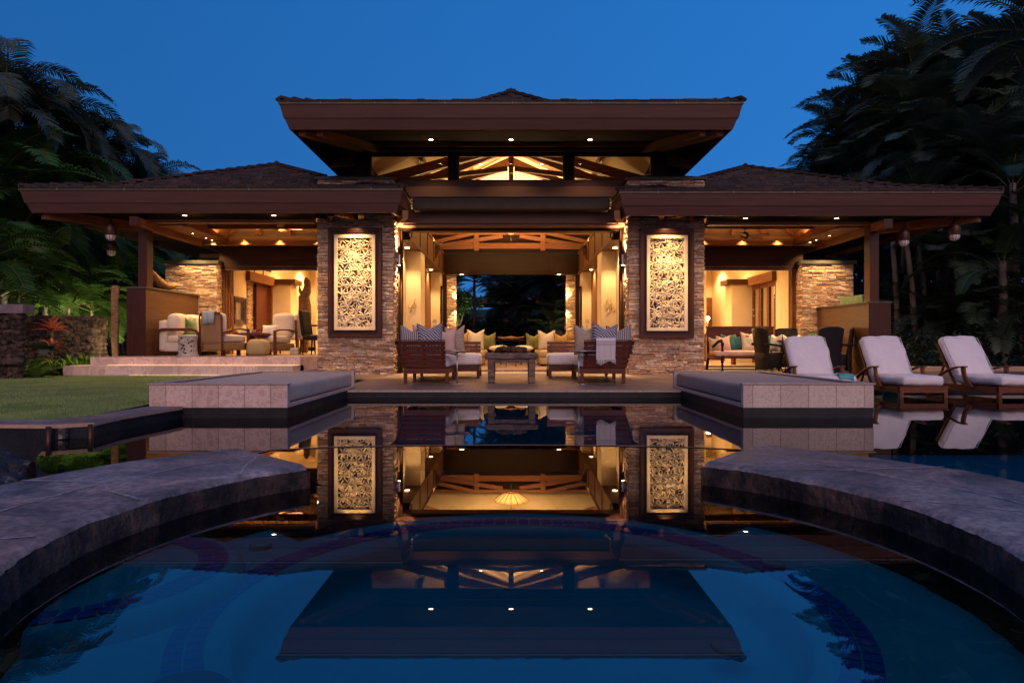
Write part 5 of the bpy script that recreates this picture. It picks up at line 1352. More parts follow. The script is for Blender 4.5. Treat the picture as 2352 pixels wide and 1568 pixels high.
for sg in (-1, 1):
    g = MB(); x = sg * .345
    pts = mt_([(x, -.36, .5), (x, -.15, .57), (x, .15, .6), (x, .40, .57)])
    for a, b in zip(pts[:-1], pts[1:]): g.bar(a, b, .07, .028)
    g.build('armrest', M['mahog'], s)
    g = MB(); g.bar(m_ @ Vector((x, .38, .57)), m_ @ Vector((x, .36, 0)), .05, .06, up=(0, 1, 0)); g.build('leg', M['mahog'], s)
g = MB(); vs = []
for i in range(13):
    for j, (y, z) in enumerate(((-.25, .75), (-.27, .9), (-.3, .975), (-.37, .985), (-.415, .95), (-.42, .82), (-.425, .70 - .03 * (i % 5 == 0) + .002 * i))):
        vs.append(m_ @ Vector((-.2 + .028 * i, y - .003 * math.sin(i * 1.1) * j, z)))
g.add(vs, [(i * 7 + j, i * 7 + j + 1, (i + 1) * 7 + j + 1, (i + 1) * 7 + j) for i in range(12) for j in range(6)])
t_ = g.build('throw', M['throwgrey'], smooth=True, loc=(-6.42, 14.9, fl + .95)); md = t_.modifiers.new('thick', 'SOLIDIFY'); md.thickness = .014
tag(t_, 'blue grey woven throw hanging over the wicker armchair', 'throw')
# coffee table, pouf and second armchair
s = empty('coffee_table', (-5.95, 15.9, fl), 'low brown wood coffee table between the two armchairs of the left terrace', 'coffee table')
g = MB(); g.box(-6.35, -5.72, 15.6, 16.5, fl + .46, fl + .52); g.build('table_top', M['mahog'], s, bevel=.006)
for x in (-6.3, -5.84):
    for y in (15.66, 16.38): g = MB(); g.box(x, x + .07, y, y + .07, fl, fl + .46); g.build('leg', M['mahog'], s)
g = MB()
for k in range(3): g.box(-6.25 + k * .01, -6.0 + k * .01, 15.75, 16.0, fl + .521 + k * .022, fl + .541 + k * .022)
tag(g.build('book_stack', M['p_white'], loc=(-6.1, 15.87, fl + .52)), 'small stack of pale books on the brown coffee table', 'books')
g = MB(); g.rbox(-5.83, -5.42, 15.0, 15.4, fl, fl + .355, r=.09, n=8, bulge=.02, wob=.006); tag(g.build('pouf', M['rope'], smooth=True, loc=(-5.62, 15.2, fl)), 'straw coloured woven pouf in front of the cream armchair', 'pouf')
s = empty('armchair', (-5.75, 16.6, fl), 'cream cushioned armchair with brown wood arms facing the wicker one', 'armchair')
m_ = T(-5.72, 16.55, fl, rz=155)
g = MB(); g.rbox(-.30, .30, -.38, -.18, .42, 1.0, r=.09, n=9, bulge=.02, m=m_); g.build('back_cushion', M['creamfab'], s, smooth=True)
g = MB(); g.rbox(-.29, .29, -.25, .38, .28, .46, r=.06, n=8, bulge=.02, m=m_); g.build('seat_cushion', M['creamfab'], s, smooth=True)
g = MB(); g.rbox(-.3, .3, -.35, .36, .1, .28, r=.02, n=4, m=m_); g.build('base', M['wicker'], s, smooth=True)
for sg in (-1, 1):
    g = MB(); x = sg * .34; pts = mt_([(x, -.36, .55), (x, -.1, .6), (x, .2, .6), (x, .38, .56)])
    for a, b in zip(pts[:-1], pts[1:]): g.bar(a, b, .07, .03)
    g.build('armrest', M['mahog'], s)
    g = MB(); g.bar(m_ @ Vector((x, .36, .57)), m_ @ Vector((x, .36, 0)), .05, .07, up=(0, 1, 0)); g.build('leg', M['mahog'], s)
    g = MB(); g.bar(m_ @ Vector((x, -.34, .85)), m_ @ Vector((x, -.38, 0)), .05, .06, up=(0, 1, 0)); g.build('leg', M['mahog'], s)
pillow(-5.78, 16.3, fl + .45, .48, .27, .12, M['p_white'], 'striped cream lumbar cushion on the cream armchair', rz=-25, chop=0, group='cushions on the armchairs')
# slipper chair, leaning cushion, further chairs
def slip_chair(x, y, z, rz, lab, back=True, mt='creamfab', lm='dark', bh=.95, grp=None):
    s = empty('dining_chair', (x, y, z), lab, 'chair', grp); m_ = T(x, y, z, rz=rz)
    g = MB(); g.rbox(-.25, .25, -.25, .25, .36, .48, r=.04, n=6, bulge=.01, m=m_); g.build('seat', M[mt], s, smooth=True)
    if back: g = MB(); g.rbox(-.24, .24, -.05, .04, 0, bh - .44, r=.035, n=7, m=m_ @ T(0, -.23, .44, rx=8)); g.build('backrest', M[mt], s, smooth=True)
    for a in (-.22, .22):
        for b in (-.22, .22): g = MB(); g.tube(mt_([]) or [m_ @ Vector((a, b, .37)), m_ @ Vector((a * 1.04, b * 1.1, 0))], [.024, .016], n=6); g.build('leg', M[lm], s)
    return s
slip_chair(-5.95, 18.3, fl + .006, 20, 'low cream upholstered bench seat near the white column inside the left room', back=False)
P_(-6.2, 18.25, fl + .48, .42, .40, .14, M['p_olive'], 'yellow green patterned cushion leaning on the bench seat by the white column', rz=20, group='cushions inside the left room')
slip_chair(-5.15, 17.3, fl + .002, -60, 'cream upholstered dining chair beside the driftwood sculpture', bh=1.0, grp='dining chairs by the left opening')
slip_chair(-4.72, 16.55, fl, -100, 'dark woven dining chair beside the left stone pillar', mt='darkwicker', bh=1.08, grp='dining chairs by the left opening')
s = empty('dining_table', (-4.6, 17.4, fl), 'small square dark dining table half hidden by the left stone pillar', 'table')
g = MB(); g.box(-5.0, -4.34, 16.9, 17.6, fl + .70, fl + .74); g.build('table_top', M['mahog'], s); g = MB(); g.box(-4.72, -4.6, 17.1, 17.25, fl, fl + .7); g.build('leg', M['dark'], s)
# driftwood sculpture on white block
g = MB(); pts = []; rr = random.Random(9)
c = Vector((-5.62, 18.6, 0))
prof = [(0, .11, 0), (.25, .1, .01), (.5, .13, -.01), (.9, .16, .0), (1.2, .17, .0), (1.45, .15, -.03), (1.55, .12, .03), (1.75, .09, .06), (1.86, .1, .05), (1.95, .04, .04)]
vs = []; n_ = 16
for z, r_, dx in prof:
    for k in range(n_):
        a = 2 * math.pi * k / n_; q = r_ * (1 + .35 * noise.noise(Vector((math.cos(a) * 1.5, math.sin(a) * 1.5, z * 2.4)))); vs.append((c.x + dx + q * math.cos(a), c.y + q * .7 * math.sin(a), fl + .02 + z * 1.05))
g.add(vs, [(i * n_ + k, i * n_ + (k + 1) % n_, (i + 1) * n_ + (k + 1) % n_, (i + 1) * n_ + k) for i in range(len(prof) - 1) for k in range(n_)] + [tuple((len(prof) - 1) * n_ + k for k in range(n_))])
g.tube([(c.x - .04, c.y, fl + 1.55), (c.x - .13, c.y, fl + 1.72), (c.x - .15, c.y, fl + 1.85)], [.06, .045, .01], n=7)
tag(g.build('driftwood_sculpture', M['driftwood'], smooth=True, loc=(c.x, c.y, fl)), 'tall knotty driftwood sculpture against the cream wall of the left room', 'sculpture')
g = MB(); g.rbox(-5.3, -5.1, 16.35, 16.5, fl, fl + .17, r=.02, n=6, wob=.008); tag(g.build('stone_block', M['ceramic'], smooth=True, loc=(-5.2, 16.4, fl)), 'small white carved stone block on the floor near the dining chairs', 'ornament')
# wall mirror in the left room
s = empty('wall_mirror', (-7.33, 18.3, 1.75), 'square mirror in a deep carved wood frame on the cream wall of the left room', 'mirror')
g = MB(); y0, y1, z0, z1 = 17.95, 18.7, 1.38, 2.12
for k, (t, dx) in enumerate(((.05, .10), (.10, .07), (.14, .04))):
    g.box(-7.345, -7.345 + dx, y0, y1, z1 - t, z1 - t + .05); g.box(-7.345, -7.345 + dx, y0, y1, z0 + t - .05, z0 + t); g.box(-7.345, -7.345 + dx, y0 + t - .05, y0 + t, z0 + t, z1 - t); g.box(-7.345, -7.345 + dx, y1 - t, y1 - t + .05, z0 + t, z1 - t)
g.build('frame', M['rustic'], s); g = MB(); g.box(-7.345, -7.325, y0 + .14, y1 - .14, z0 + .14, z1 - .14); g.build('mirror_glass', M['metal'], s)
# dug-out trough on the left low wall
g = MB(); zb = 2.118; n_ = 14; vs = []
for i in range(n_ + 1):
    t = i / n_; x = -8.16 + .02 * math.sin(t * 5); y = 15.35 + 1.35 * t; up_ = .30 * abs(2 * t - 1) ** 2.2 if t < .5 else .08 * abs(2 * t - 1) ** 2; r_ = .13 * (1 - .6 * abs(2 * t - 1) ** 3)
    for a, k in ((180, 1), (215, .95), (250, 1), (290, 1), (325, .95), (360, 1), (350, .82), (320, .7), (270, .72), (220, .7), (190, .82)):
        vs.append((x + r_ * k * math.cos(R(a)) * 1.2, y, zb + .17 + up_ + r_ * k * 1.25 * math.sin(R(a)) * (1 if k > .9 else .75)))
g.add(vs, [(i * 11 + k, i * 11 + (k + 1) % 11, (i + 1) * 11 + (k + 1) % 11, (i + 1) * 11 + k) for i in range(n_) for k in range(11)] + [tuple(range(11)), tuple(n_ * 11 + k for k in range(11))])
tag(g.build('wooden_trough', M['driftwood'], smooth=True, loc=(-8.16, 16, zb)), 'curved dug-out wooden trough on top of the left low wall', 'trough')
g = MB(); g.rbox(8.0, 8.25, 15.55, 16.6, 1.797, 1.99, r=.02, n=5, wob=.004); g.box(8.0, 8.26, 15.5, 16.65, 1.955, 1.995); tag(g.build('planter_box', M['greenplanter'], loc=(8.1, 16, 1.795)), 'long green planter box on top of the right low wall', 'planter')

# ---- ceiling fans ----
def fan(x, y, z, lab, rot=10, sc_=1.0):
    s = empty('ceiling_fan', (x, y, z), lab, 'ceiling fan', 'ceiling fans'); g = MB()
    g.lathe([(.02, .1), (.075, .09), (.1, .04), (.1, .0), (.07, -.05), (.03, -.07)], (x, y, z), n=20); g.build('motor', M['bronze'], s, smooth=True)
    g = MB(); g.tube([(x, y, z + .08), (x, y, 4.6)], .013); g.build('rod', M['bronze'], s)
    for k in range(5):
        m_ = T(x, y, z - .02, rz=rot + 72 * k) @ Matrix.Rotation(R(-12), 4, 'X'); g = MB()
        g.add([m_ @ Vector(p) for p in ((.09, -.02, 0), (.2, -.05, 0), (.42, -.07, 0), (.56, -.065, 0), (.6, -.03, 0), (.6, .03, 0), (.56, .065, 0), (.42, .07, 0), (.2, .05, 0), (.09, .02, 0))] + [m_ @ Vector((p[0], p[1], .01)) for p in ((.09, -.02), (.2, -.05), (.42, -.07), (.56, -.065), (.6, -.03), (.6, .03), (.56, .065), (.42, .07), (.2, .05), (.09, .02))], [tuple(range(10))[::-1], tuple(range(10, 20))] + [(i, (i + 1) % 10, 10 + (i + 1) % 10, 10 + i) for i in range(10)])
        g.build('blade', M['cedar'], s)
fan(-5.62, 16.35, 3.66, 'five bladed ceiling fan under the left terrace roof', 14)
fan(5.60, 16.35, 3.44, 'five bladed ceiling fan under the right terrace roof', 30)
# ---- hanging copper pot lanterns ----
def pot(x, y, z, zt, lab):
    s = empty('hanging_lantern', (x, y, z), lab, 'lantern', 'copper pot lanterns under the eaves'); g = MB()
    g.lathe([(.02, .4), (.03, .3), (.05, .28), (.1, .22), (.118, .14), (.115, .07), (.1, 0)], (x, y, z), n=24, cap=False); g.build('pot', M['bronze'], s, smooth=True)
    g = MB(); g.tube([(x, y, z + .38), (x, y, zt)], .012); g.build('rod', M['bronze'], s)
    g = MB(); g.lathe([(.098, 0), (.096, -.05), (.07, -.1), (.02, -.12)], (x, y, z), n=20, cap=False)
    b_ = g.build('lamp_glass', surf('frosted_glass_' + str(int(abs(x) * 10)), (.6, .55, .55), rough=.3, bump=0), s, smooth=True)
    g = MB()
    for k in range(10):
        a = R(36 * k); g.tube([(x + .102 * math.cos(a), y + .102 * math.sin(a), z + .005), (x + .1 * math.cos(a), y + .1 * math.sin(a), z - .05), (x + .06 * math.cos(a), y + .06 * math.sin(a), z - .11)], .005, n=5)
    g.build('cage', M['bronze'], s)
pot(-8.68, 14.8, 3.22, 3.66, 'copper pot lantern hanging beside the left roof post')
pot(8.52, 14.8, 3.10, 3.66, 'copper pot lantern hanging beside the right roof post')
pot(9.52, 14.65, 3.20, 3.66, 'copper pot lantern hanging at the outer right corner of the eaves')
pot(-9.6, 16.4, 3.1, 3.7, 'copper pot lantern hanging at the outer left side of the eaves')

# ---- hall: chandelier, sofas, table ----
s = empty('pendant_lamp', (0, 23.3, 4.6), 'glowing scalloped bowl chandelier hanging in the middle of the hall', 'pendant lamp')
g = MB(); g.lathe([(.02, 0), (.12, .03), (.32, .12), (.5, .24), (.58, .30), (.55, .33)], (0, 23.3, 4.58), n=32, cap=False); g.build('bowl', M['lampsoft'], s, smooth=True)
g = MB()
for k in range(16): a = R(22.5 * k); g.tube([(.13 * math.cos(a), 23.3 + .13 * math.sin(a), 4.6), (.34 * math.cos(a), 23.3 + .34 * math.sin(a), 4.69), (.6 * math.cos(a), 23.3 + .6 * math.sin(a), 4.88)], .009, n=5)
g.build('rib', M['bronze'], s)
g = MB(); g.tube([(0, 23.3, 4.36), (0, 23.3, 4.42), (0, 23.3, 4.58)], [.012, .035, .02]); g.tube([(0, 23.3, 4.6), (0, 23.3, 6.2)], .01); g.build('stem', M['bronze'], s)
def hall_sofa(sx):
    c = sx * 1.32; s = empty('sofa', (c, 19.2, .26), ('golden upholstered sofa on the left side of the hall behind the slatted sofa', 'golden upholstered sofa on the right side of the hall behind the slatted sofa')[sx > 0], 'sofa', 'golden hall sofas')
    x0, x1 = sorted((sx * .78, sx * 1.95))
    g = MB(); g.rbox(x0, x1, 18.6, 21.4, .30, .50, r=.03, n=4); g.build('base', M['goldfab'], s, smooth=True)
    for y in (18.6, 20.02):
        g = MB(); g.rbox(*sorted((sx * .74, sx * 1.7)), y, y + 1.38, .5, .69, r=.06, n=7, bulge=.015); g.build('seat_cushion', M['goldfab'], s, smooth=True)
    g = MB(); g.rbox(*sorted((sx * 1.7, sx * 2.0)), 18.6, 21.4, .3, .95, r=.06, n=6); g.build('back', M['goldfab'], s, smooth=True)
    for y in (18.7, 21.3): g = MB(); g.box(sx * .85 - .03, sx * .85 + .03, y, y + .05, .262, .31); g.build('leg', M['dark'], s)
hall_sofa(-1); hall_sofa(1)
for x, y, w, h, mt, lab, rz in (
    (-1.28, 18.95, .42, .52, 'p_gold', 'mustard cushion at the near end of the left hall sofa', 8), (-.93, 19.15, .50, .60, 'p_cream', 'pale golden cushion on the left hall sofa', -4), (-.62, 19.5, .46, .52, 'p_olive', 'olive cushion at the front edge of the left hall sofa', -10),
    (1.28, 18.95, .42, .50, 'p_gold', 'mustard cushion at the near end of the right hall sofa', -6), (.93, 19.15, .50, .58, 'p_cream', 'pale golden cushion on the right hall sofa', 5), (.60, 19.5, .46, .50, 'p_olive', 'olive cushion at the front edge of the right hall sofa', 12)):
    P_(x * 1.08, y, .68, w, h, .2, M[mt], lab, rz=rz, group='cushions on the hall sofas')
s = empty('round_table', (0, 19.6, .26), 'low round dark table in the middle of the hall between the golden sofas', 'coffee table')
g = MB(); g.lathe([(0, .7), (.5, .7), (.52, .73), (.0, .745)], (0, 20.4, .26), n=32, cap=False); g.build('table_top', M['dark'], s)
for a in (45, 135, 225, 315): g = MB(); g.tube([(.38 * math.cos(R(a)), 20.4 + .38 * math.sin(R(a)), .96), (.42 * math.cos(R(a)), 20.4 + .42 * math.sin(R(a)), .26)], .022, n=6); g.build('leg', M['dark'], s)
g = MB(); g.tube([(-.4, 20.3, 1.06), (-.2, 20.3, 1.03), (.0, 20.3, 1.06), (.2, 20.3, 1.03), (.4, 20.3, 1.07)], [.02, .035, .04, .035, .02], n=7); g.lathe([(.07, 0), (.09, .03), (.06, .06)], (0, 20.3, 1.0), n=12)
tag(g.build('branch_ornament', M['driftwood'], smooth=True, loc=(0, 20.3, 1.0)), 'pale branch ornament lying on the round hall table', 'ornament')
for sx in (-1, 1):
    x = sx * .32; s = empty('stool', (x, 18.2, .26), ('cream topped wooden stool left of centre in the hall', 'cream topped wooden stool right of centre in the hall')[sx > 0], 'stool', 'cream topped hall stools')
    g = MB(); g.rbox(x - .24, x + .24, 17.96, 18.44, .70, .80, r=.05, n=7, bulge=.03); g.build('seat', M['p_cream'], s, smooth=True)
    for a in (-.17, .17):
        for b in (-.17, .17): g = MB(); g.tube([(x + a, 18.2 + b, .71), (x + a * 1.15, 18.2 + b * 1.15, .262)], .018, n=6); g.build('leg', M['cedar'], s)

# ---- right lanai ----
FR = .215
s = empty('bench_settee', (5.9, 17.3, FR), 'dark turned wood bench settee with pink seat pad at the right house opening', 'bench')
g = MB(); g.box(5.05, 6.78, 17.62, 17.66, FR + .42, 1.30); g.box(5.03, 6.80, 17.60, 17.68, 1.28, 1.32); g.build('backrest', M['mahog'], s, bevel=.004)
g = MB(); g.box(5.06, 6.78, 17.04, 17.62, .50, .56); g.build('seat_frame', M['mahog'], s, bevel=.004)
g = MB(); g.rbox(5.1, 6.74, 17.02, 17.6, .56, .70, r=.04, n=7, bulge=.01); g.build('seat_pad', M['p_pink'], s, smooth=True)
for x in (5.28, 6.7):
    g = MB(); g.lathe([(.03, 0), (.035, .02), (.018, .05), (.03, .1), (.035, .14), (.02, .17), (.035, .2), (.045, .3), (.045, .36), (.03, .4), (.025, .43), (.04, .5), (.025, .55), (.03, .6), (.045, .68), (.03, .72)], (x, 17.06, FR - .02), n=12); g.build('leg', M['dark'], s, smooth=True)
for x in (5.06, 6.72): g = MB(); g.bar((x + .03, 17.64, .52), (x + .0, 17.66, FR - .01), .06, .06, up=(0, 1, 0)); g.build('leg', M['dark'], s)
for x in (5.12, 6.72):
    g = MB(); pts = [(x, 17.6, 1.02), (x, 17.45, .84), (x, 17.3, .80), (x + (.08 if x < 6 else 0), 17.15, .92), (x + (.14 if x < 6 else 0), 17.04, .95)]
    g.tube(pts, [.025, .03, .03, .035, .04], n=8); g.build('arm', M['dark'], s, smooth=True)
for x, w, h, mt, lab, rz, zz in ((5.2, .34, .36, 'p_beige', 'tan cushion at the left arm of the bench settee', 10, .69), (5.42, .38, .40, 'p_pink', 'ribbed pink cushion second from the left on the bench settee', 6, .69), (5.60, .42, .44, 'p_teal', 'teal cushion next to the pink one on the bench settee', 8, .69), (5.82, .4, .42, 'p_teal', 'teal cushion beside the floral ones on the bench settee', -6, .69),
    (6.10, .48, .50, 'p_floral', 'large floral cushion in the middle of the bench settee', 4, .69), (6.34, .42, .44, 'p_floral', 'second floral cushion overlapping the teal one on the bench settee', -12, .69), (6.55, .4, .42, 'p_teal', 'teal cushion at the right end of the bench settee', 5, .69)):
    P_(x, 17.36 + .1 * (mt == 'p_teal'), zz, w, h, .15, M[mt], lab, rz=rz, group='cushions on the bench settee', tilt=14, chop=.1)
s = empty('lattice_cabinet', (4.9, 19.0, .3), 'golden lattice fronted cabinet just inside the right house opening', 'cabinet')
g = MB(); g.box(4.7, 5.4, 18.9, 19.3, .38, 1.12); g.build('body', M['cedar'], s); g = MB(); g.box(4.68, 5.42, 18.88, 19.3, 1.12, 1.15); g.build('top', M['beam'], s); g = MB()
for k in range(6):
    for j in (0, 1): x = 5.08 + .1 * (k % 2) * j; g.bar((4.98 + k * .06, 18.89, .45 + j * .3), (5.06 + k * .05, 18.89, .72 + j * .3), .014, .014)
g.build('lattice', M['p_cream'], s)
s = empty('wall_lamp', (5.46, 18.8, 1.5), 'bright bulb wall lamp beyond the bench settee, right of the stone pillar', 'lamp'); x = 452 * 18.8 / 1568
g = MB(); g.lathe([(.028, 0), (.04, .02), (.045, .06), (.03, .1)], (x, 18.8, 1.52), n=16); g.build('bulb', M['lamp'], s, smooth=True); g = MB(); g.box(x - .03, x + .01, 18.8, 18.83, 1.15, 1.5); g.box(x - .05, x + .05, 18.82, 18.85, 1.1, 1.2); g.build('holder', M['bronze'], s)
lamp('bulb_light', 'POINT', (x, 18.72, 1.56), 14, s, size=.05)
s = empty('flower_vase', (6.55, 18.6, 1.1), 'white orchid blossoms standing above the back of the bench settee', 'flowers')
g = MB(); rr = random.Random(3)
for k in range(11):
    c = Vector((6.55 + rr.gauss(0, .05), 18.6 + rr.gauss(0, .04), 1.60 + rr.gauss(0, .06)))
    for a in range(5): d = Vector((math.cos(a * 1.256), rr.uniform(-.3, .3), math.sin(a * 1.256))) * .035; g.add([c, c + d * .6 + Vector((0, 0, .012)), c + d, c + d * .6 - Vector((0, 0, .012))], [(0, 1, 2, 3)])
g.build('blossom', M['p_white'], s); g = MB(); g.tube([(6.6, 18.62, .95), (6.62, 18.6, 1.3), (6.56, 18.6, 1.6)], .006, n=5); g.lathe([(.06, 0), (.08, .1), (.05, .22)], (6.6, 18.62, .8), n=12); g.build('stem', M['p_olive'], s)
s = empty('console_table', (6.6, 18.7, .3), 'narrow dark console table behind the bench settee', 'table'); g = MB(); g.box(6.0, 7.1, 18.5, 18.85, .76, .80); g.build('table_top', M['mahog'], s)
for x in (6.05, 6.98): g = MB(); g.box(x, x + .06, 18.55, 18.8, .3, .76); g.build('leg', M['mahog'], s)

def wicker_chair(x, y, z, rz, lab):
    s = empty('wicker_dining_chair', (x, y, z), lab, 'chair', 'dark wicker dining chairs'); m_ = T(x, y, z, rz=rz)
    # tall shaped back and skirted seat shell, facing +Y in local space
    g = MB(); n_ = 14; vs = []
    prof = [(.06, .22), (.2, .24), (.45, .25), (.6, .26), (.8, .27), (.98, .285), (1.03, .27), (1.05, .22)]
    for k, (z_, w_) in enumerate(prof):
        yb = -.25 - .12 * max(0, z_ - .4) - .05 * max(0, .4 - z_)
        for sd, th in ((1, 0), (-1, .045)):
            for i in range(n_ + 1):
                u = -1 + 2 * i / n_; vs.append(m_ @ Vector((w_ * u * sd, yb + th + .05 * u * u, z_ + (.0 if k < 6 else -.02 * abs(u) ** 4))))
    L_ = 2 * (n_ + 1); fs = []
    for k in range(len(prof) - 1):
        for i in range(L_): fs.append((k * L_ + i, k * L_ + (i + 1) % L_, (k + 1) * L_ + (i + 1) % L_, (k + 1) * L_ + i))
    fs.append(tuple((len(prof) - 1) * L_ + i for i in range(L_))); g.add(vs, fs); g.build('backrest', M['darkwicker'], s, smooth=True)
    g = MB(); vs = []
    pr = [(.08, .17, .22), (.25, .2, .25), (.44, .235, .27), (.46, .2, .24)]
    for z_, w_, d_ in pr:
        for q in range(24):
            a = 2 * math.pi * q / 24; c, s2 = math.cos(a), math.sin(a); k_ = 1 / max(abs(c), abs(s2)) ** .75
            zz = z_ + (.035 * (1 - abs(math.sin(2 * a))) if z_ == .08 else 0); vs.append(m_ @ Vector((w_ * c * k_, d_ * s2 * k_, zz)))
    g.add(vs, [(i * 24 + k, i * 24 + (k + 1) % 24, (i + 1) * 24 + (k + 1) % 24, (i + 1) * 24 + k) for i in range(3) for k in range(24)] + [tuple(72 + k for k in range(24))]); g.build('seat', M['darkwicker'], s, smooth=True)
    for sg in (-1, 1):
        g = MB(); g.tube([m_ @ Vector(p) for p in ((sg * .25, -.28, .66), (sg * .275, -.1, .65), (sg * .275, .12, .62), (sg * .25, .24, .5), (sg * .22, .24, .42))], [.03, .028, .028, .025, .025], n=8); g.build('arm', M['darkwicker'], s, smooth=True)
        for b in (-.21, .2): g = MB(); g.tube([m_ @ Vector((sg * .17, b, .12)), m_ @ Vector((sg * .2, b * 1.15, 0))], [.016, .011], n=6); g.build('leg', M['dark'], s)
    return s
wicker_chair(6.08, 16.1, FR - .012, -75, 'dark high backed wicker chair seen side on at the left of the round dining table')
wicker_chair(6.92, 16.95, FR, 178, 'dark wicker chair facing the camera behind the round dining table')
wicker_chair(6.87, 14.95, FR - .025, 6, 'dark wicker chair with its back to the camera beside the leftmost lounger')
wicker_chair(7.42, 15.45, FR - .02, 62, 'dark wicker chair at the right of the dining table against the low wall')
P_(6.22, 16.1, FR + .46, .4, .42, .13, M['p_white'], 'pale cushion standing in the side-on wicker chair', rz=-75, group='cushions in the wicker chairs', chop=.1)
P_(6.92, 16.8, FR + .46, .44, .42, .13, M['p_white'], 'cream cushion in the wicker chair facing the camera', rz=0, group='cushions in the wicker chairs', chop=.25)
P_(7.32, 15.42, FR + .44, .44, .46, .14, M['p_white'], 'cream cushion in the wicker chair by the low wall', rz=50, group='cushions in the wicker chairs', chop=.3)
s = empty('dining_table', (6.75, 16.0, FR), 'round dark dining table among the wicker chairs on the right terrace', 'table')
g = MB(); g.lathe([(.0, .71), (.5, .71), (.52, .725), (.52, .74), (.0, .745)], (6.75, 16.0, FR), n=36, cap=False); g.build('table_top', M['mahog'], s)
g = MB(); g.lathe([(.25, 0), (.2, .04), (.06, .1), (.05, .4), (.08, .6), (.2, .71)], (6.75, 16.0, FR - .01), n=16); g.build('pedestal', M['mahog'], s, smooth=True)
g = MB(); g.lathe([(.05, 0), (.07, .03), (.075, .09), (.07, .14), (.055, .14), (.05, .05)], (7.02, 15.9, FR + .745), n=16); tag(g.build('candle_bowl', surf('jade_glass', (.03, .35, .14), (.02, .25, .1), rough=.2), smooth=True, loc=(7.02, 15.9, FR + .75)), 'small jade green bowl on the round dining table', 'bowl')

# =====================================================================
# GARDEN
# =====================================================================
M['palm'] = leafmat('palm_leaf', (.085, .1, .055), (.04, .055, .03), rough=.42, trans=.25)
M['palmlow'] = leafmat('palm_leaf_green', (.05, .12, .02), (.025, .07, .012), rough=.5, trans=.3)
M['palm2'] = leafmat('palm_leaf_cool', (.065, .10, .065), (.032, .055, .038), rough=.42, trans=.2)
M['rachis'] = surf('palm_stalk', (.12, .12, .04), (.07, .075, .025), rough=.5, scale=8, bump=.1)
M['banana'] = leafmat('banana_leaf', (.04, .09, .04), (.022, .05, .028), rough=.35, trans=.25)
M['fern'] = leafmat('fern_leaf', (.12, .2, .025), (.06, .12, .015), rough=.5, trans=.35)
M['redleaf'] = leafmat('bromeliad_leaf', (.38, .09, .06), (.16, .04, .03), rough=.4, trans=.3)
M['treeleaf'] = leafmat('tree_leaf', (.06, .12, .03), (.03, .07, .02), rough=.5, trans=.3)
M['hedge'] = leafmat('hedge_leaf', (.035, .06, .036), (.016, .032, .02), rough=.55, trans=.15)
M['trunk'] = surf('ringed_palm_trunk', (.2, .17, .15), (.11, .09, .08), rough=.8, scale=7, kind='Z', dist=.8, bump=.5, bscale=20)

def frond(g, gr, o, az, el, L, bend, m=34, ll=.5, wd=.032, lift=.35, drp=.5, rn=random, segs=12, fwd=.45, start=.14, twist=0.):
    o = Vector(o); p = o.copy(); pts = [p.copy()]; h = Vector((math.cos(az), math.sin(az), 0)); z = Vector((0, 0, 1)); tans = []
    az2 = az
    for i in range(segs):
        t = i / segs; e = el - bend * t ** 1.25; az2 += twist / segs; h = Vector((math.cos(az2), math.sin(az2), 0))
        d = h * math.cos(e) + z * math.sin(e); tans.append(d); p = p + d * (L / segs); pts.append(p.copy())
    tans.append(tans[-1])
    gr.tube(pts, [.022 * (1 - .85 * i / segs) * (L / 2.4) for i in range(segs + 1)], n=4, cap=False)
    for k in range(m):
        t = start + (1 - start) * (k + .5) / m; f = t * segs; i = min(int(f), segs - 1); q = pts[i].lerp(pts[i + 1], f - i); tg = tans[i].lerp(tans[min(i + 1, segs)], f - i).normalized()
        sd = tg.cross(z)
        if sd.length < .05: sd = Vector((-math.sin(az), math.cos(az), 0))
        sd.normalize(); up = sd.cross(tg).normalized()
        l = ll * (math.sin(math.pi * (.12 + .8 * t)) ** .7) * rn.uniform(.88, 1.1)
        for s in (-1, 1):
            d0 = (sd * s + tg * fwd + up * lift * rn.uniform(.7, 1.3)).normalized(); d1 = (d0 - z * drp * .5 + tg * .1).normalized(); d2 = (d0 - z * drp * 1.5).normalized()
            a = q; b = a + d0 * l * .35; c = b + d1 * l * .35; e_ = c + d2 * l * .32
            w = tg * wd / 2
            g.add([a - w * .5, a + w * .5, b + w, b - w, c + w * .85, c - w * .85, e_], [(0, 1, 2, 3), (3, 2, 4, 5), (5, 4, 6)])

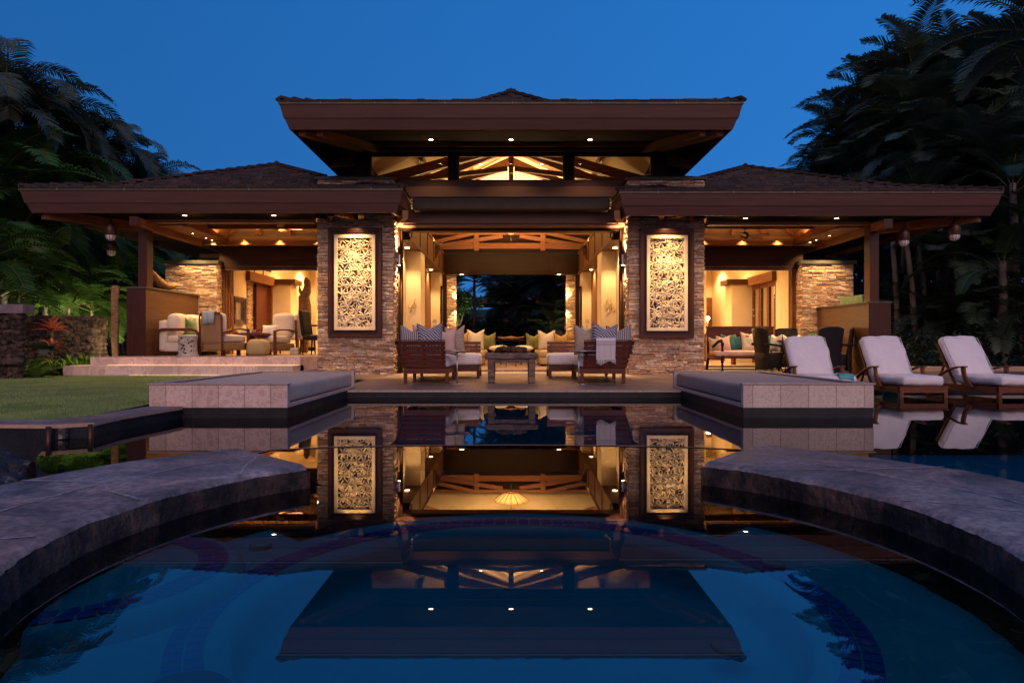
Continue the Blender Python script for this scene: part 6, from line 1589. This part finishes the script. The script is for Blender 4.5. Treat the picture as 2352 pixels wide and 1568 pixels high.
def palm_proto(kind, seed, H, n, L, ll, wd, m, mat, e0=82, e1=-12, bend=1.5, drp=.5, lift=.35, trunk_r=.07, lean=.3, stems=1, spear=True):
    rn = random.Random(seed); s = bpy.data.objects.new(kind, None); link(s); s.empty_display_size = .3
    g = MB(); gr = MB(); gt = MB()
    for st_ in range(stems):
        a = rn.uniform(0, 6.28); hh = H * (1 - .17 * st_); bx, by = (.35 * st_ * math.cos(a), .35 * st_ * math.sin(a))
        lx, ly = rn.uniform(-lean, lean) + bx * 1.2, rn.uniform(-lean, lean) + by * 1.2
        pts = [(bx + (lx) * (t ** 1.6), by + ly * (t ** 1.6), hh * t) for t in [i / 8 for i in range(9)]]
        gt.tube(pts, [trunk_r * (1.15 - .3 * i / 8) for i in range(9)], n=10)
        top = Vector(pts[-1]); gt.tube([top, top + Vector((0, 0, .45))], [trunk_r * .95, trunk_r * .5], n=10)
        top = top + Vector((0, 0, .35))
        for k in range(n):
            f = k / n; az = k * 2.39996 + rn.uniform(-.25, .25); el = R(e0 + (e1 - e0) * f ** .85 + rn.uniform(-8, 8))
            frond(g, gr, top - Vector((0, 0, .25 * f)), az, el, L * rn.uniform(.82, 1.12) * (.8 + .2 * math.sin(math.pi * f)), R(math.degrees(bend) if False else bend * 57.3 * rn.uniform(.75, 1.2)), m=m, ll=ll, wd=wd, drp=drp, lift=lift, rn=rn, twist=rn.uniform(-.4, .4))
        if spear: gr.tube([top, top + Vector((.05, .03, L * .62))], [.02, .004], n=4)
    g.build('crown', mat, s); gr.build('stalks', M['rachis'], s); gt.build('trunk', M['trunk'], s, smooth=True)
    return s
def place(proto, used, x, y, z, rz, sc_, label, cat, group, tilt=(0, 0)):
    if proto.name in used: o = copy_tree(proto)
    else: o = proto; used.add(proto.name)
    o.location = (x, y, z); o.rotation_euler = (tilt[0], tilt[1], rz); o.scale = (sc_, sc_, sc_)
    return tag(o, label, cat, group)
bpy.context.view_layer.update()
used = set()
LP = [palm_proto('areca_palm', 31, 6.0, 19, 3.0, .66, .06, 40, M['palm'], e0=80, e1=5, bend=2.3, drp=.55, stems=1, spear=False),
      palm_proto('areca_palm', 32, 3.2, 18, 2.7, .62, .06, 34, M['palmlow'], e0=78, e1=10, bend=2.0, drp=.5, stems=1, trunk_r=.05, spear=False),
      palm_proto('areca_palm', 33, 1.0, 17, 2.2, .52, .052, 28, M['palmlow'], e0=80, e1=15, bend=1.7, drp=.4, stems=1, trunk_r=.04, spear=False)]
rn = random.Random(77)
def PX(px, py, Y): return ((px - 1174) * Y / 1568, Y, CAMZ - (py - 788) * Y / 1568)
cnt = 0
lpl = ['tall areca palm at the far left edge of the picture', 'tall areca palm behind the left end of the roof', 'areca palm rising above the left gutter', 'areca palm nearest the sky gap left of the upper roof', 'lower areca palm where the left palms meet the shingle roof']
for px, py, Y, k, sc_ in ((-70, 260, 16.5, 0, 1), (10, 235, 18, 0, 1), (105, 285, 20, 0, 1), (185, 340, 21.5, 0, .98), (255, 372, 23.2, 0, .98), (318, 440, 24.8, 0, .95),
                     (60, 400, 19, 1, 1.1), (150, 450, 21, 1, 1.1), (235, 470, 23, 1, 1.1), (-30, 420, 16.5, 1, 1.1), (20, 520, 17, 1, 1), (110, 560, 18, 1, .95), (205, 560, 20, 1, 1), (285, 590, 22.5, 1, 1), (350, 560, 25, 1, 1),
                     (-20, 660, 15.5, 2, .9), (60, 668, 16.4, 2, .9), (140, 690, 17.4, 2, .9), (215, 700, 18.4, 2, .9), (275, 720, 20.5, 2, .9), (330, 690, 24, 2, 1), (-60, 600, 14.2, 2, .9)):
    x, y, zc = PX(px, py, Y); Hc = (6.35, 3.55, 1.35)[k] * sc_
    place(LP[k], used, x, y, zc - Hc, rn.uniform(0, 6.28), sc_, '', None, None)
    o = list(bpy.data.objects)[-1] if False else None
    cnt += 1
palms_left = [o for o in col.objects if o.name.startswith('areca_palm') and o.type == 'EMPTY']
for o in palms_left:
    o['category'] = 'palm'; o['group'] = 'areca palms at the left of the house'
    hgt = o.location.z + 3
    X = o.location.x
    sidew = ('beyond the low lava rock wall' if X > -15.2 else 'at the left picture edge')
    kk = 0 if o.children[0].data == LP[0].children[0].data else 1 if o.children[0].data == LP[1].children[0].data else 2
    o['pk'] = kk
    o['label'] = ('tall dark feathery areca palm in the clump left of the roof' if o.children[0].data == LP[0].children[0].data else 'mid height areca palm in the clump under the left eaves' if o.children[0].data == LP[1].children[0].data else 'low areca palm lit from below behind the left lava rock walls')

LL = {0: ['tall areca palm cut off by the left picture edge', 'tall areca palm whose crown is the highest at the far left', 'tall areca palm rising right of the highest left crown', 'tall areca palm in the middle of the left skyline', 'tall areca palm fourth along the left skyline, behind the gutter', 'areca palm nearest the open sky, where the left palms end above the shingles'],
      1: ['mid height areca palm leaning in from the left picture edge above the roof end', 'areca palm draping over the left end of the gutter', 'areca palm under the tallest left crown, just above the gutter', 'areca palm just above the left gutter, third from the picture edge', 'areca palm just above the gutter where the left palms thin out', 'areca palm behind the outer left lantern under the eaves', 'areca palm between the left lantern and the roof post', 'areca palm seen between the left roof post and the low wall', 'dark areca palm behind the stone corner pillar on the left'],
      2: ['low lit areca palm behind the capped lava rock wall', 'low lit areca palm at the extreme left above the wall cap', 'low lit areca palm just right of the wall cap', 'low lit areca palm above the red bromeliads', 'low areca palm above the lit end of the low lava rock wall', 'low dark areca palm behind the leaning wooden plank', 'low dark areca palm farthest back beside the left low wall']}
for kk, names_ in LL.items():
    grp_ = sorted([o for o in palms_left if o['pk'] == kk], key=lambda o: o.location.x / o.location.y)
    for o, nm_ in zip(grp_, names_): o['label'] = nm_
for o in palms_left: del o['pk']
RP = [palm_proto('feather_palm', 41, 8.0, 20, 2.8, .66, .055, 44, M['palm2'], e0=84, e1=-8, bend=1.15, drp=.35, trunk_r=.10, lift=.45),
      palm_proto('feather_palm', 42, 4.5, 20, 2.6, .64, .055, 42, M['palm2'], e0=84, e1=0, bend=1.4, drp=.45, trunk_r=.075, lift=.3, spear=False),
      palm_proto('feather_palm', 43, 1.2, 18, 2.2, .55, .05, 36, M['palm2'], e0=80, e1=15, bend=1.5, drp=.4, trunk_r=.05, spear=False)]
RPL = []
for px, py, Y, k, sc_ in ((1925, 300, 27, 0, .8), (1990, 250, 26, 0, .95), (2082, 175, 24, 0, 1), (2190, 190, 24, 0, 1), (2275, 175, 23, 0, 1), (2370, 190, 21, 0, 1), (2400, 60, 15, 0, 1),
                     (1955, 380, 27.5, 1, 1), (2040, 330, 26, 1, 1.1), (2130, 330, 25, 1, 1.1), (2215, 320, 24, 1, 1.1), (2310, 340, 22, 1, 1.1), (2390, 400, 20, 1, 1.1), (1905, 420, 28, 1, .9),
                     (2060, 500, 24, 1, 1), (2040, 240, 25, 1, 1.1), (2130, 230, 25, 1, 1.1), (2240, 240, 24, 1, 1.1), (2330, 270, 22, 1, 1.1), (1970, 330, 26, 1, 1), (2075, 290, 22.5, 1, 1), (2165, 280, 22, 1, 1.05), (2110, 360, 21.5, 1, 1), (2220, 360, 21, 1, 1.05), (2010, 400, 24, 1, 1), (2300, 390, 20, 1, 1), (2130, 470, 20.5, 1, .9), (2210, 600, 19.5, 1, .8), (2090, 400, 25, 1, 1.1), (2180, 420, 24, 1, 1.1), (2280, 440, 22, 1, 1), (2160, 520, 22, 1, 1), (2260, 540, 20.5, 1, 1), (2350, 560, 19, 1, .9), (2120, 640, 25, 1, 1),
                     (2075, 720, 21, 2, .8), (2150, 740, 20, 2, .8), (2230, 730, 19.5, 2, .9), (2310, 740, 18.6, 2, .9), (2390, 700, 18, 2, 1), (2030, 650, 24, 2, 1), (1990, 600, 27, 2, 1)):
    x, y, zc = PX(px, py, Y); Hc = (8.35, 4.85, 1.55)[k] * sc_
    o = place(RP[k], used, x, y, zc - Hc, rn.uniform(0, 6.28), sc_, '', 'palm', 'palms in the dark grove at the right'); RPL.append((k, px, py, o))
RN = ['first', 'second', 'third', 'fourth', 'fifth', 'sixth', 'seventh', 'eighth', 'ninth', 'tenth', 'eleventh', 'twelfth', 'thirteenth', 'fourteenth', 'fifteenth', 'sixteenth']
for kk, txt in ((0, '%s tall palm from the left along the skyline of the right grove'), (2, '%s low palm from the left in the undergrowth behind the sun loungers')):
    for i_, (k_, px_, py_, o) in enumerate(sorted([q for q in RPL if q[0] == kk], key=lambda q: q[1])): o['label'] = txt % RN[i_]
for lo_, hi_, txt in ((0, 345, '%s palm from the left in the upper row just below the right skyline'), (345, 480, '%s palm from the left in the row just above the right gutter'), (480, 900, '%s palm from the left in the dark row below the right eaves')):
    for i_, (k_, px_, py_, o) in enumerate(sorted([q for q in RPL if q[0] == 1 and lo_ <= q[2] < hi_], key=lambda q: q[1])): o['label'] = txt % RN[i_]
# broad leaved bananas at the right
def banana_proto(seed, H, n=9):
    rn = random.Random(seed); s = bpy.data.objects.new('banana_plant', None); link(s); g = MB(); gr = MB(); gt = MB()
    gt.tube([(0, 0, 0), (.04, 0, H * .5), (.02, .05, H)], [.13, .11, .08], n=10)
    for k in range(n):
        az = k * 2.4 + rn.uniform(-.2, .2); el = R(78 - 62 * k / n)
        frond(g, gr, (.02, .05, H - .1 - .06 * k), az, el, rn.uniform(1.9, 2.5), R(rn.uniform(75, 115)), m=30, ll=.36, wd=.066, drp=.28, lift=.12, rn=rn, fwd=.15, start=.25)
    g.build('leaves', M['banana'], s); gr.build('stalks', M['rachis'], s); gt.build('trunk', M['trunk'], s, smooth=True); return s
BN = banana_proto(5, 3.2); BN2 = banana_proto(6, 2.0)
for q, (px, py, Y, b, sc_) in enumerate(((2330, 420, 18.6, 0, 1), (2240, 470, 20.5, 0, 1), (2300, 600, 18.2, 1, 1), (2395, 520, 17.6, 0, 1), (1900, 400, 27, 0, .9), (2170, 610, 22, 1, 1))):
    x, y, zc = PX(px, py, Y); pr = (BN, BN2)[b]; H = (3.2, 2.0)[b] * sc_
    place(pr, used, x, y, zc - H, rn.uniform(0, 6.28), sc_, ('banana plant with broad torn leaves just behind the right end of the eaves', 'banana plant with drooping paddle leaves in the middle of the right grove', 'shorter banana plant behind the rightmost sun lounger', 'banana plant cut by the right picture edge', 'banana plant peeping over the right roof slope beside the sky', 'short banana plant between the pale palm trunks')[q], 'banana plant', 'banana plants in the right grove')
# slender pale trunks in the grove
for q, (px, p0, p1, Y, dx) in enumerate(((2062, 560, 800, 20.5, 18), (2105, 545, 760, 20, 40), (2150, 560, 790, 21.5, -10), (2078, 540, 780, 22.5, -6), (2195, 580, 760, 22, 8), (2122, 560, 800, 23, 4))):
    a, b = PX(px, p1, Y), PX(px - dx, p0 - 120, Y); s = empty('palm_trunk', (a[0], a[1], .12), ('pale palm stem nearest the right roof post', 'pale leaning palm stem below the right lantern', 'third pale palm stem right of the roof post, nearly upright', 'thin pale palm stem just right of the one nearest the post', 'rightmost pale palm stem of the row below the eaves', 'thin pale palm stem in the middle of the row below the eaves')[q], 'palm trunk', 'pale palm stems in the right grove')
    g = MB(); g.tube([(a[0], a[1], .1), (a[0] * .7 + b[0] * .3 + .03, a[1], a[2] * .7 + b[2] * .3), b], [.09, .075, .06], n=10); g.build('trunk', M['trunk'], s, smooth=True)
# dense masses behind
def mass(name, x0, x1, y0, y1, z0, ztop, n, sz, seed, mat, label):
    g = MB(); r_ = random.Random(seed)
    for k in range(n):
        x = r_.uniform(x0, x1); y = r_.uniform(y0, y1); zt = ztop(x); z = z0 + (zt - z0) * r_.random() ** .8
        a = r_.uniform(0, 6.28); e = r_.uniform(-.9, .9); d = Vector((math.cos(a) * math.cos(e), math.sin(a) * math.cos(e), math.sin(e))); s = d.cross(Vector((r_.uniform(-1, 1), r_.uniform(-1, 1), 1))).normalized(); L = sz * r_.uniform(.6, 1.5); c = Vector((x, y, z))
        g.add([c, c + d * L * .45 + s * L * .14, c + d * L, c + d * L * .45 - s * L * .14], [(0, 1, 2, 3)])
    return tag(g.build(name, mat), label, 'hedge', kind='stuff')
mass('hedge', -34, -9.9, 24.5, 29, .1, lambda x: 5.4 + .8 * math.sin(x * 1.3) + max(0, (-x - 12)) * .35, 24000, .5, 1, M['hedge'], 'dense dark foliage behind the palms at the left of the house')
mass('hedge', 9.6, 40, 24.5, 30, .1, lambda x: 6.6 + 1.0 * math.sin(x * 1.1 + 1) - 3.2 * max(0, min(1, (13.5 - x) / 2)), 30000, .5, 2, M['hedge'], 'dense dark foliage behind the grove at the right of the house')
mass('hedge', 10.0, 26, 17.6, 19.5, .1, lambda x: 1.3 + .3 * math.sin(x * 2.1), 9000, .2, 3, M['hedge'], 'dark low planting behind the sun loungers')
mass('hedge', -10, 10, 46, 50, .1, lambda x: 2.6 + .8 * math.sin(x * 1.3) + (4.2 if (x > -.9 or x < -3.6) else 0), 14000, .6, 4, M['hedge'], 'far dark planting seen through the hall')
g = MB(); g.box(7.9, 26, 17.05, 17.35, .1, .30); tag(g.build('stone_kerb', M['tan'], bevel=.02, loc=(12, 17.2, .1)), 'low stone kerb of the planting bed behind the sun loungers', 'kerb')

# behind the hall: neighbouring pavilion, lit tree, palms
s = empty('pavilion', (2.2, 40, .12), 'dark hip roofed pavilion seen through the open hall', 'house')
g = MB(); g.box(-.9, 7.5, 40, 45, .12, 3.2); g.build('wall', M['pinkplaster'], s)
g = MB(); cs = [(-2.2, 38.6, 3.3), (8.8, 38.6, 3.3), (8.8, 46.4, 3.3), (-2.2, 46.4, 3.3)]; g.add(cs + [(1.4, 42.5, 4.9), (5.2, 42.5, 4.9)], [(0, 1, 5, 4), (2, 3, 4, 5), (1, 2, 5), (3, 0, 4), (0, 3, 2, 1)], (.05, .04, .04)); g.build('roof', M['shingle'], s)
g = MB(); g.box(-2.2, 8.8, 38.58, 38.62, 3.12, 3.3); g.build('fascia', M['fascia'], s)
g = MB(); g.lathe([(0, .0), (.45, .02), (.5, .2), (.46, .36), (0, .38)], (-.55, 39.6, 2.55), n=20); g.build('porch_lamp', surf('amber_shade', (.35, .15, .04), rough=.5), s, smooth=True)
g = MB(); g.box(1.2, 2.6, 39.97, 40.0, .3, 2.3); g.build('door', M['dark'], s)
def crown(g, c, r, n, seed, sz=.16, sq=.8):
    r_ = random.Random(seed); cl = [Vector((r_.gauss(0, .5), r_.gauss(0, .5), r_.gauss(0, .42) * sq)) * r for _ in range(16)]
    for k in range(n):
        q = r_.choice(cl); d = Vector((r_.gauss(0, 1), r_.gauss(0, 1), r_.gauss(0, 1))).normalized(); p = Vector(c) + q + d * r * r_.uniform(.12, .42)
        t = Vector((r_.gauss(0, 1), r_.gauss(0, 1), r_.gauss(0, .6))).normalized(); s_ = t.cross(d).normalized(); L = sz * r_.uniform(.6, 1.4)
        g.add([p, p + t * L * .5 + s_ * L * .25, p + t * L, p + t * L * .5 - s_ * L * .25], [(0, 1, 2, 3)])
def tree(x, y, z0, h, r, seed, lab, mat, n=2600):
    s = empty('tree', (x, y, z0), lab, 'tree'); g = MB(); crown(g, (x, y, z0 + h), r, n, seed); g.build('crown', mat, s)
    g = MB(); g.tube([(x, y, z0), (x + .05, y, z0 + h * .6), (x - .1, y, z0 + h)], [.12, .09, .04], n=8)
    for a in (.5, 2.2, 4.1): g.tube([(x + .03, y, z0 + h * .55), (x + r * .5 * math.cos(a), y + r * .5 * math.sin(a), z0 + h)], [.06, .02], n=6)
    g.build('trunk', M['trunk'], s, smooth=True)
tree(-2.6, 33.5, .12, 2.75, .95, 3, 'small rounded green tree lit from below, seen through the hall at the left', M['treeleaf'])
tree(-2.0, 31, .12, 1.0, .7, 4, 'dark shrub like tree under the lit green tree behind the hall', M['hedge'])
tree(-.75, 30.5, .12, 1.1, .8, 5, 'dark rounded bush in the middle of the view through the hall', M['hedge'])
tree(.55, 32, .12, 1.2, .85, 6, 'dark bush right of centre in the view through the hall', M['hedge'])
lamp('garden_light', 'SPOT', (-2.4, 32.2, .4), 160, None, aim=(-.12, .35, 1), color=(1, .85, .45), angle=90)
for q, (px, py, Y, k, sc_) in enumerate(((1090, 636, 30, 1, .9), (1210, 640, 33, 1, .9), (1262, 655, 30.5, 1, .8), (1300, 640, 29.5, 1, .8), (1160, 650, 34, 1, 1), (1185, 700, 32, 1, .8), (1240, 690, 31.5, 1, .9), (1300, 720, 31, 1, .8), (1275, 740, 28.5, 2, .8), (1235, 760, 29.5, 2, .7), (1150, 770, 30, 2, .6))):
    x, y, zc = PX(px, py, Y); Hc = (8.35, 4.85, 1.55)[k] * sc_
    place(RP[k], used, x, y, zc - Hc, rn.uniform(0, 6.28), sc_, ('palm seen through the rear doorway of the hall, ' + ('first', 'fourth', 'fifth', 'seventh', 'second', 'third', 'sixth', 'eighth', 'ninth', 'tenth', 'eleventh')[q] + ' from the left'), 'palm', 'palms seen through the hall')
lamp('garden_light', 'SPOT', (2.0, 27.2, .3), 60, None, aim=(.1, .5, .9), color=(1, .8, .4), angle=90)

# ---- lava rock walls ----
LV = [(1.2, 1.1, 1.05), (.8, .75, .72), (1.0, .95, .9), (1.35, 1.2, 1.15), (.6, .57, .55)]
def lava_wall(x0, x1, y0, y1, z0, z1, seed, label, cap=None, vis=None):
    s = empty('lava_rock_wall', ((x0 + x1) / 2, y0, z0), label, 'wall'); g = MB(); r_ = random.Random(seed)
    g.box(x0 + .05, x1 - .05, y0 + .05, y1, z0, z1 - .04, (.5, .48, .47))
    xs = x0 if vis is None else vis
    z = z0 + .03; 
    while z < z1 - .01:
        hh = r_.uniform(.085, .13); x = xs
        while x < x1 - .02:
            r = r_.uniform(.055, .085); rock(g, (min(x + r * .8, x1 - r * .8), y0 + .055 + r_.uniform(-.035, .035), min(z + hh / 2 + r_.uniform(-.035, .035), z1 - r * .6)), r * r_.uniform(.9, 1.4), r_.uniform(0, 99), sq=.85, n=2, tint=r_.choice(LV)); x += r * 1.55
        y = y0 + .1
        while y < y1: r = r_.uniform(.055, .08); rock(g, (x1 - .055 + r_.uniform(-.02, .02), y, min(z + hh / 2, z1 - r * .6)), r * 1.12, r_.uniform(0, 99), sq=.85, n=2, tint=r_.choice(LV)); y += r * 1.6
        z += hh * .82
    g.build('rocks', M['lava'], s)
    if cap: g = MB(); g.box(x0, x1 + .1, y0 - .08, y1 + .08, z1, z1 + .17); g.build('wall_cap', M['wallcap'], s, bevel=.01)
lava_wall(-14, -9.2, 12.8, 12.96, .15, 1.44, 4, 'dark lava rock wall with a concrete cap at the left picture edge', cap=True, vis=-9.9)
lava_wall(-13, -9.5, 15.5, 16.1, .3, 1.49, 5, 'low lava rock wall lit at its end, behind the red bromeliads', vis=-11.5)
M['path'] = M['soil']
def rosette(x, y, z, r, n, seed, mat, label, stem=0, cat='bromeliad', up=62, w=.05, name='bromeliad', grp=None):
    s = empty(name, (x, y, z), label, cat, grp); g = MB(); r_ = random.Random(seed)
    for k in range(n):
        az = k * 2.39996 + r_.uniform(-.2, .2); f = k / n; el = R(up + 20 - 75 * f + r_.uniform(-6, 6)); L = r * r_.uniform(.8, 1.15); h = Vector((math.cos(az), math.sin(az), 0)); zz = Vector((0, 0, 1)); sd = Vector((-math.sin(az), math.cos(az), 0))
        p = Vector((x, y, z + stem)); vs = []; m_ = 7
        for i in range(m_ + 1):
            t = i / m_; ww = w * (math.sin(math.pi * (.2 + .78 * t)) ** .8) * (1 if i < m_ else .15)
            c = .35 * ww * (1 if i else 0); e = el - 1.0 * t * t
            vs += [p + sd * ww / 2 + zz * c, p, p - sd * ww / 2 + zz * c]; p = p + (h * math.cos(e) + zz * math.sin(e)) * (L / m_)
        g.add(vs, [(3 * i + q, 3 * i + 1 + q, 3 * i + 4 + q, 3 * i + 3 + q) for i in range(m_) for q in (0, 1)])
    g.build('leaves', mat, s)
    g = MB(); g.tube([(x, y, z), (x, y, z + max(stem, .06) + .03)], [.014, .02], n=7); g.build('stem', M['roughwood'], s)
rosette(-10.02, 14.9, .62, .40, 22, 1, M['redleaf'], w=.085, label='upper red bromeliad on a short stem in front of the low lava rock wall', stem=.52)
rosette(-9.85, 14.65, .45, .32, 20, 2, M['redleaf'], w=.075, label='lower red bromeliad among the green ferns', stem=.26)
k = 0
for x, y, z, r, n, w in ((-9.45, 14.6, .33, .36, 24, .05), (-9.25, 14.85, .35, .42, 26, .05), (-9.15, 14.4, .3, .3, 22, .045), (-9.6, 14.3, .3, .3, 24, .045), (-9.0, 14.75, .35, .32, 20, .045), (-8.75, 15.3, .5, .28, 14, .04), (-9.35, 14.3, .28, .26, 22, .04)):
    k += 1; rosette(x, y, z, r, n, 20 + k, M['fern'], 'bright yellow green strap leaved fern, ' + ('nearest below the red bromeliads', 'tallest, right beside the left steps', 'low at the corner of the lower step', 'low at the left front of the fern patch', 'between the tallest fern and the plank', 'small one growing by the leaning plank', 'small one at the very front of the bed')[k - 1], cat='fern', w=w, name='fern', grp='strap ferns beside the left steps', up=60)
def fern_clump(x, y, z, L, seed, mat=None):
    s = empty('fern', (x, y, z), 'green fern ' + ('at the left back of the bed between the lava rock walls', 'just left of the red bromeliads', 'under the lower bromeliad', 'behind the strap ferns', 'tall and dark in the left corner of the bed', 'low beside the lower left step', 'at the foot of the capped lava wall', 'sprouting from the side of the capped lava wall', 'at the front edge of the bed', 'low in front of the capped wall')[seed - 50], 'fern', 'feathery ferns between the lava rock walls'); g = MB(); gr = MB(); r_ = random.Random(seed)
    for k in range(12): frond(g, gr, (x, y, z), k * 2.4 + r_.uniform(-.2, .2), R(r_.uniform(30, 75)), L * r_.uniform(.7, 1.1), R(r_.uniform(60, 110)), m=20, ll=.13, wd=.022, drp=.2, lift=.2, rn=r_, segs=7, start=.1)
    g.build('leaves', mat or M['fern'], s); gr.build('stalks', M['rachis'], s)
for q, (x, y, z, L) in enumerate(((-10.6, 14.2, .2, .5), (-10.3, 14.6, .2, .55), (-10.0, 14.25, .2, .5), (-9.75, 14.55, .22, .5), (-10.9, 14.7, .25, .6), (-9.2, 13.95, .2, .35), (-9.1, 13.1, .15, .5), (-9.05, 13.25, .7, .45), (-9.6, 13.9, .2, .35), (-10.2, 13.8, .2, .4))): fern_clump(x, y, z, L, 50 + q, M['palm'] if q % 2 else M['fern'])
g = MB(); rr = random.Random(6)
for k in range(2600):
    x = rr.uniform(-11.8, -8.7); y = rr.uniform(13.75, 15.4); z = .2 + rr.random() * .16; a = rr.uniform(0, 6.28); L = rr.uniform(.05, .11)
    d = Vector((math.cos(a), math.sin(a), rr.uniform(-.2, .8))).normalized() * L; s_ = Vector((-math.sin(a), math.cos(a), 0)) * L * .3; c = Vector((x, y, z)); g.add([c, c + d * .5 + s_, c + d, c + d * .5 - s_], [(0, 1, 2, 3)])
tag(g.build('ground_cover', M['treeleaf']), 'leafy green ground cover in the bed between the lava rock walls', 'ground cover', kind='stuff')
g = MB(); g.quad((-14, 13.2, .21), (-8.6, 13.2, .21), (-8.6, 16.5, .24), (-14, 16.5, .24)); structure(g.build('garden_bed', M['soil']))
pl = MB(); pl.rbox(-8.80, -8.64, 15.0, 15.07, .3, 2.16, r=.03, n=8, wob=.03, m=T(0, 0, 0)); tag(pl.build('wooden_plank', M['driftwood'], smooth=True, loc=(-8.7, 15, .3)), 'tall narrow weathered wooden plank leaning against the outside of the left low wall', 'plank')
# landscape lights in the left bed
for x, y, z, aim, p in ((-8.78, 15.75, .75, (-1, .0, .15), 34), (-10.6, 16.6, .35, (-.25, .5, 1), 150), (-12.6, 15.2, .4, (.1, .7, 1), 150), (-9.4, 17.2, .4, (-.4, .5, 1), 150), (-11.6, 17.5, .4, (-.5, .4, 1), 120), (-8.7, 13.9, 1.5, (-.8, .45, -.75), 75)):
    lamp('garden_light', 'SPOT', (x, y, z), p, None, aim=aim, color=(1, .80, .40), angle=110, blend=.7)
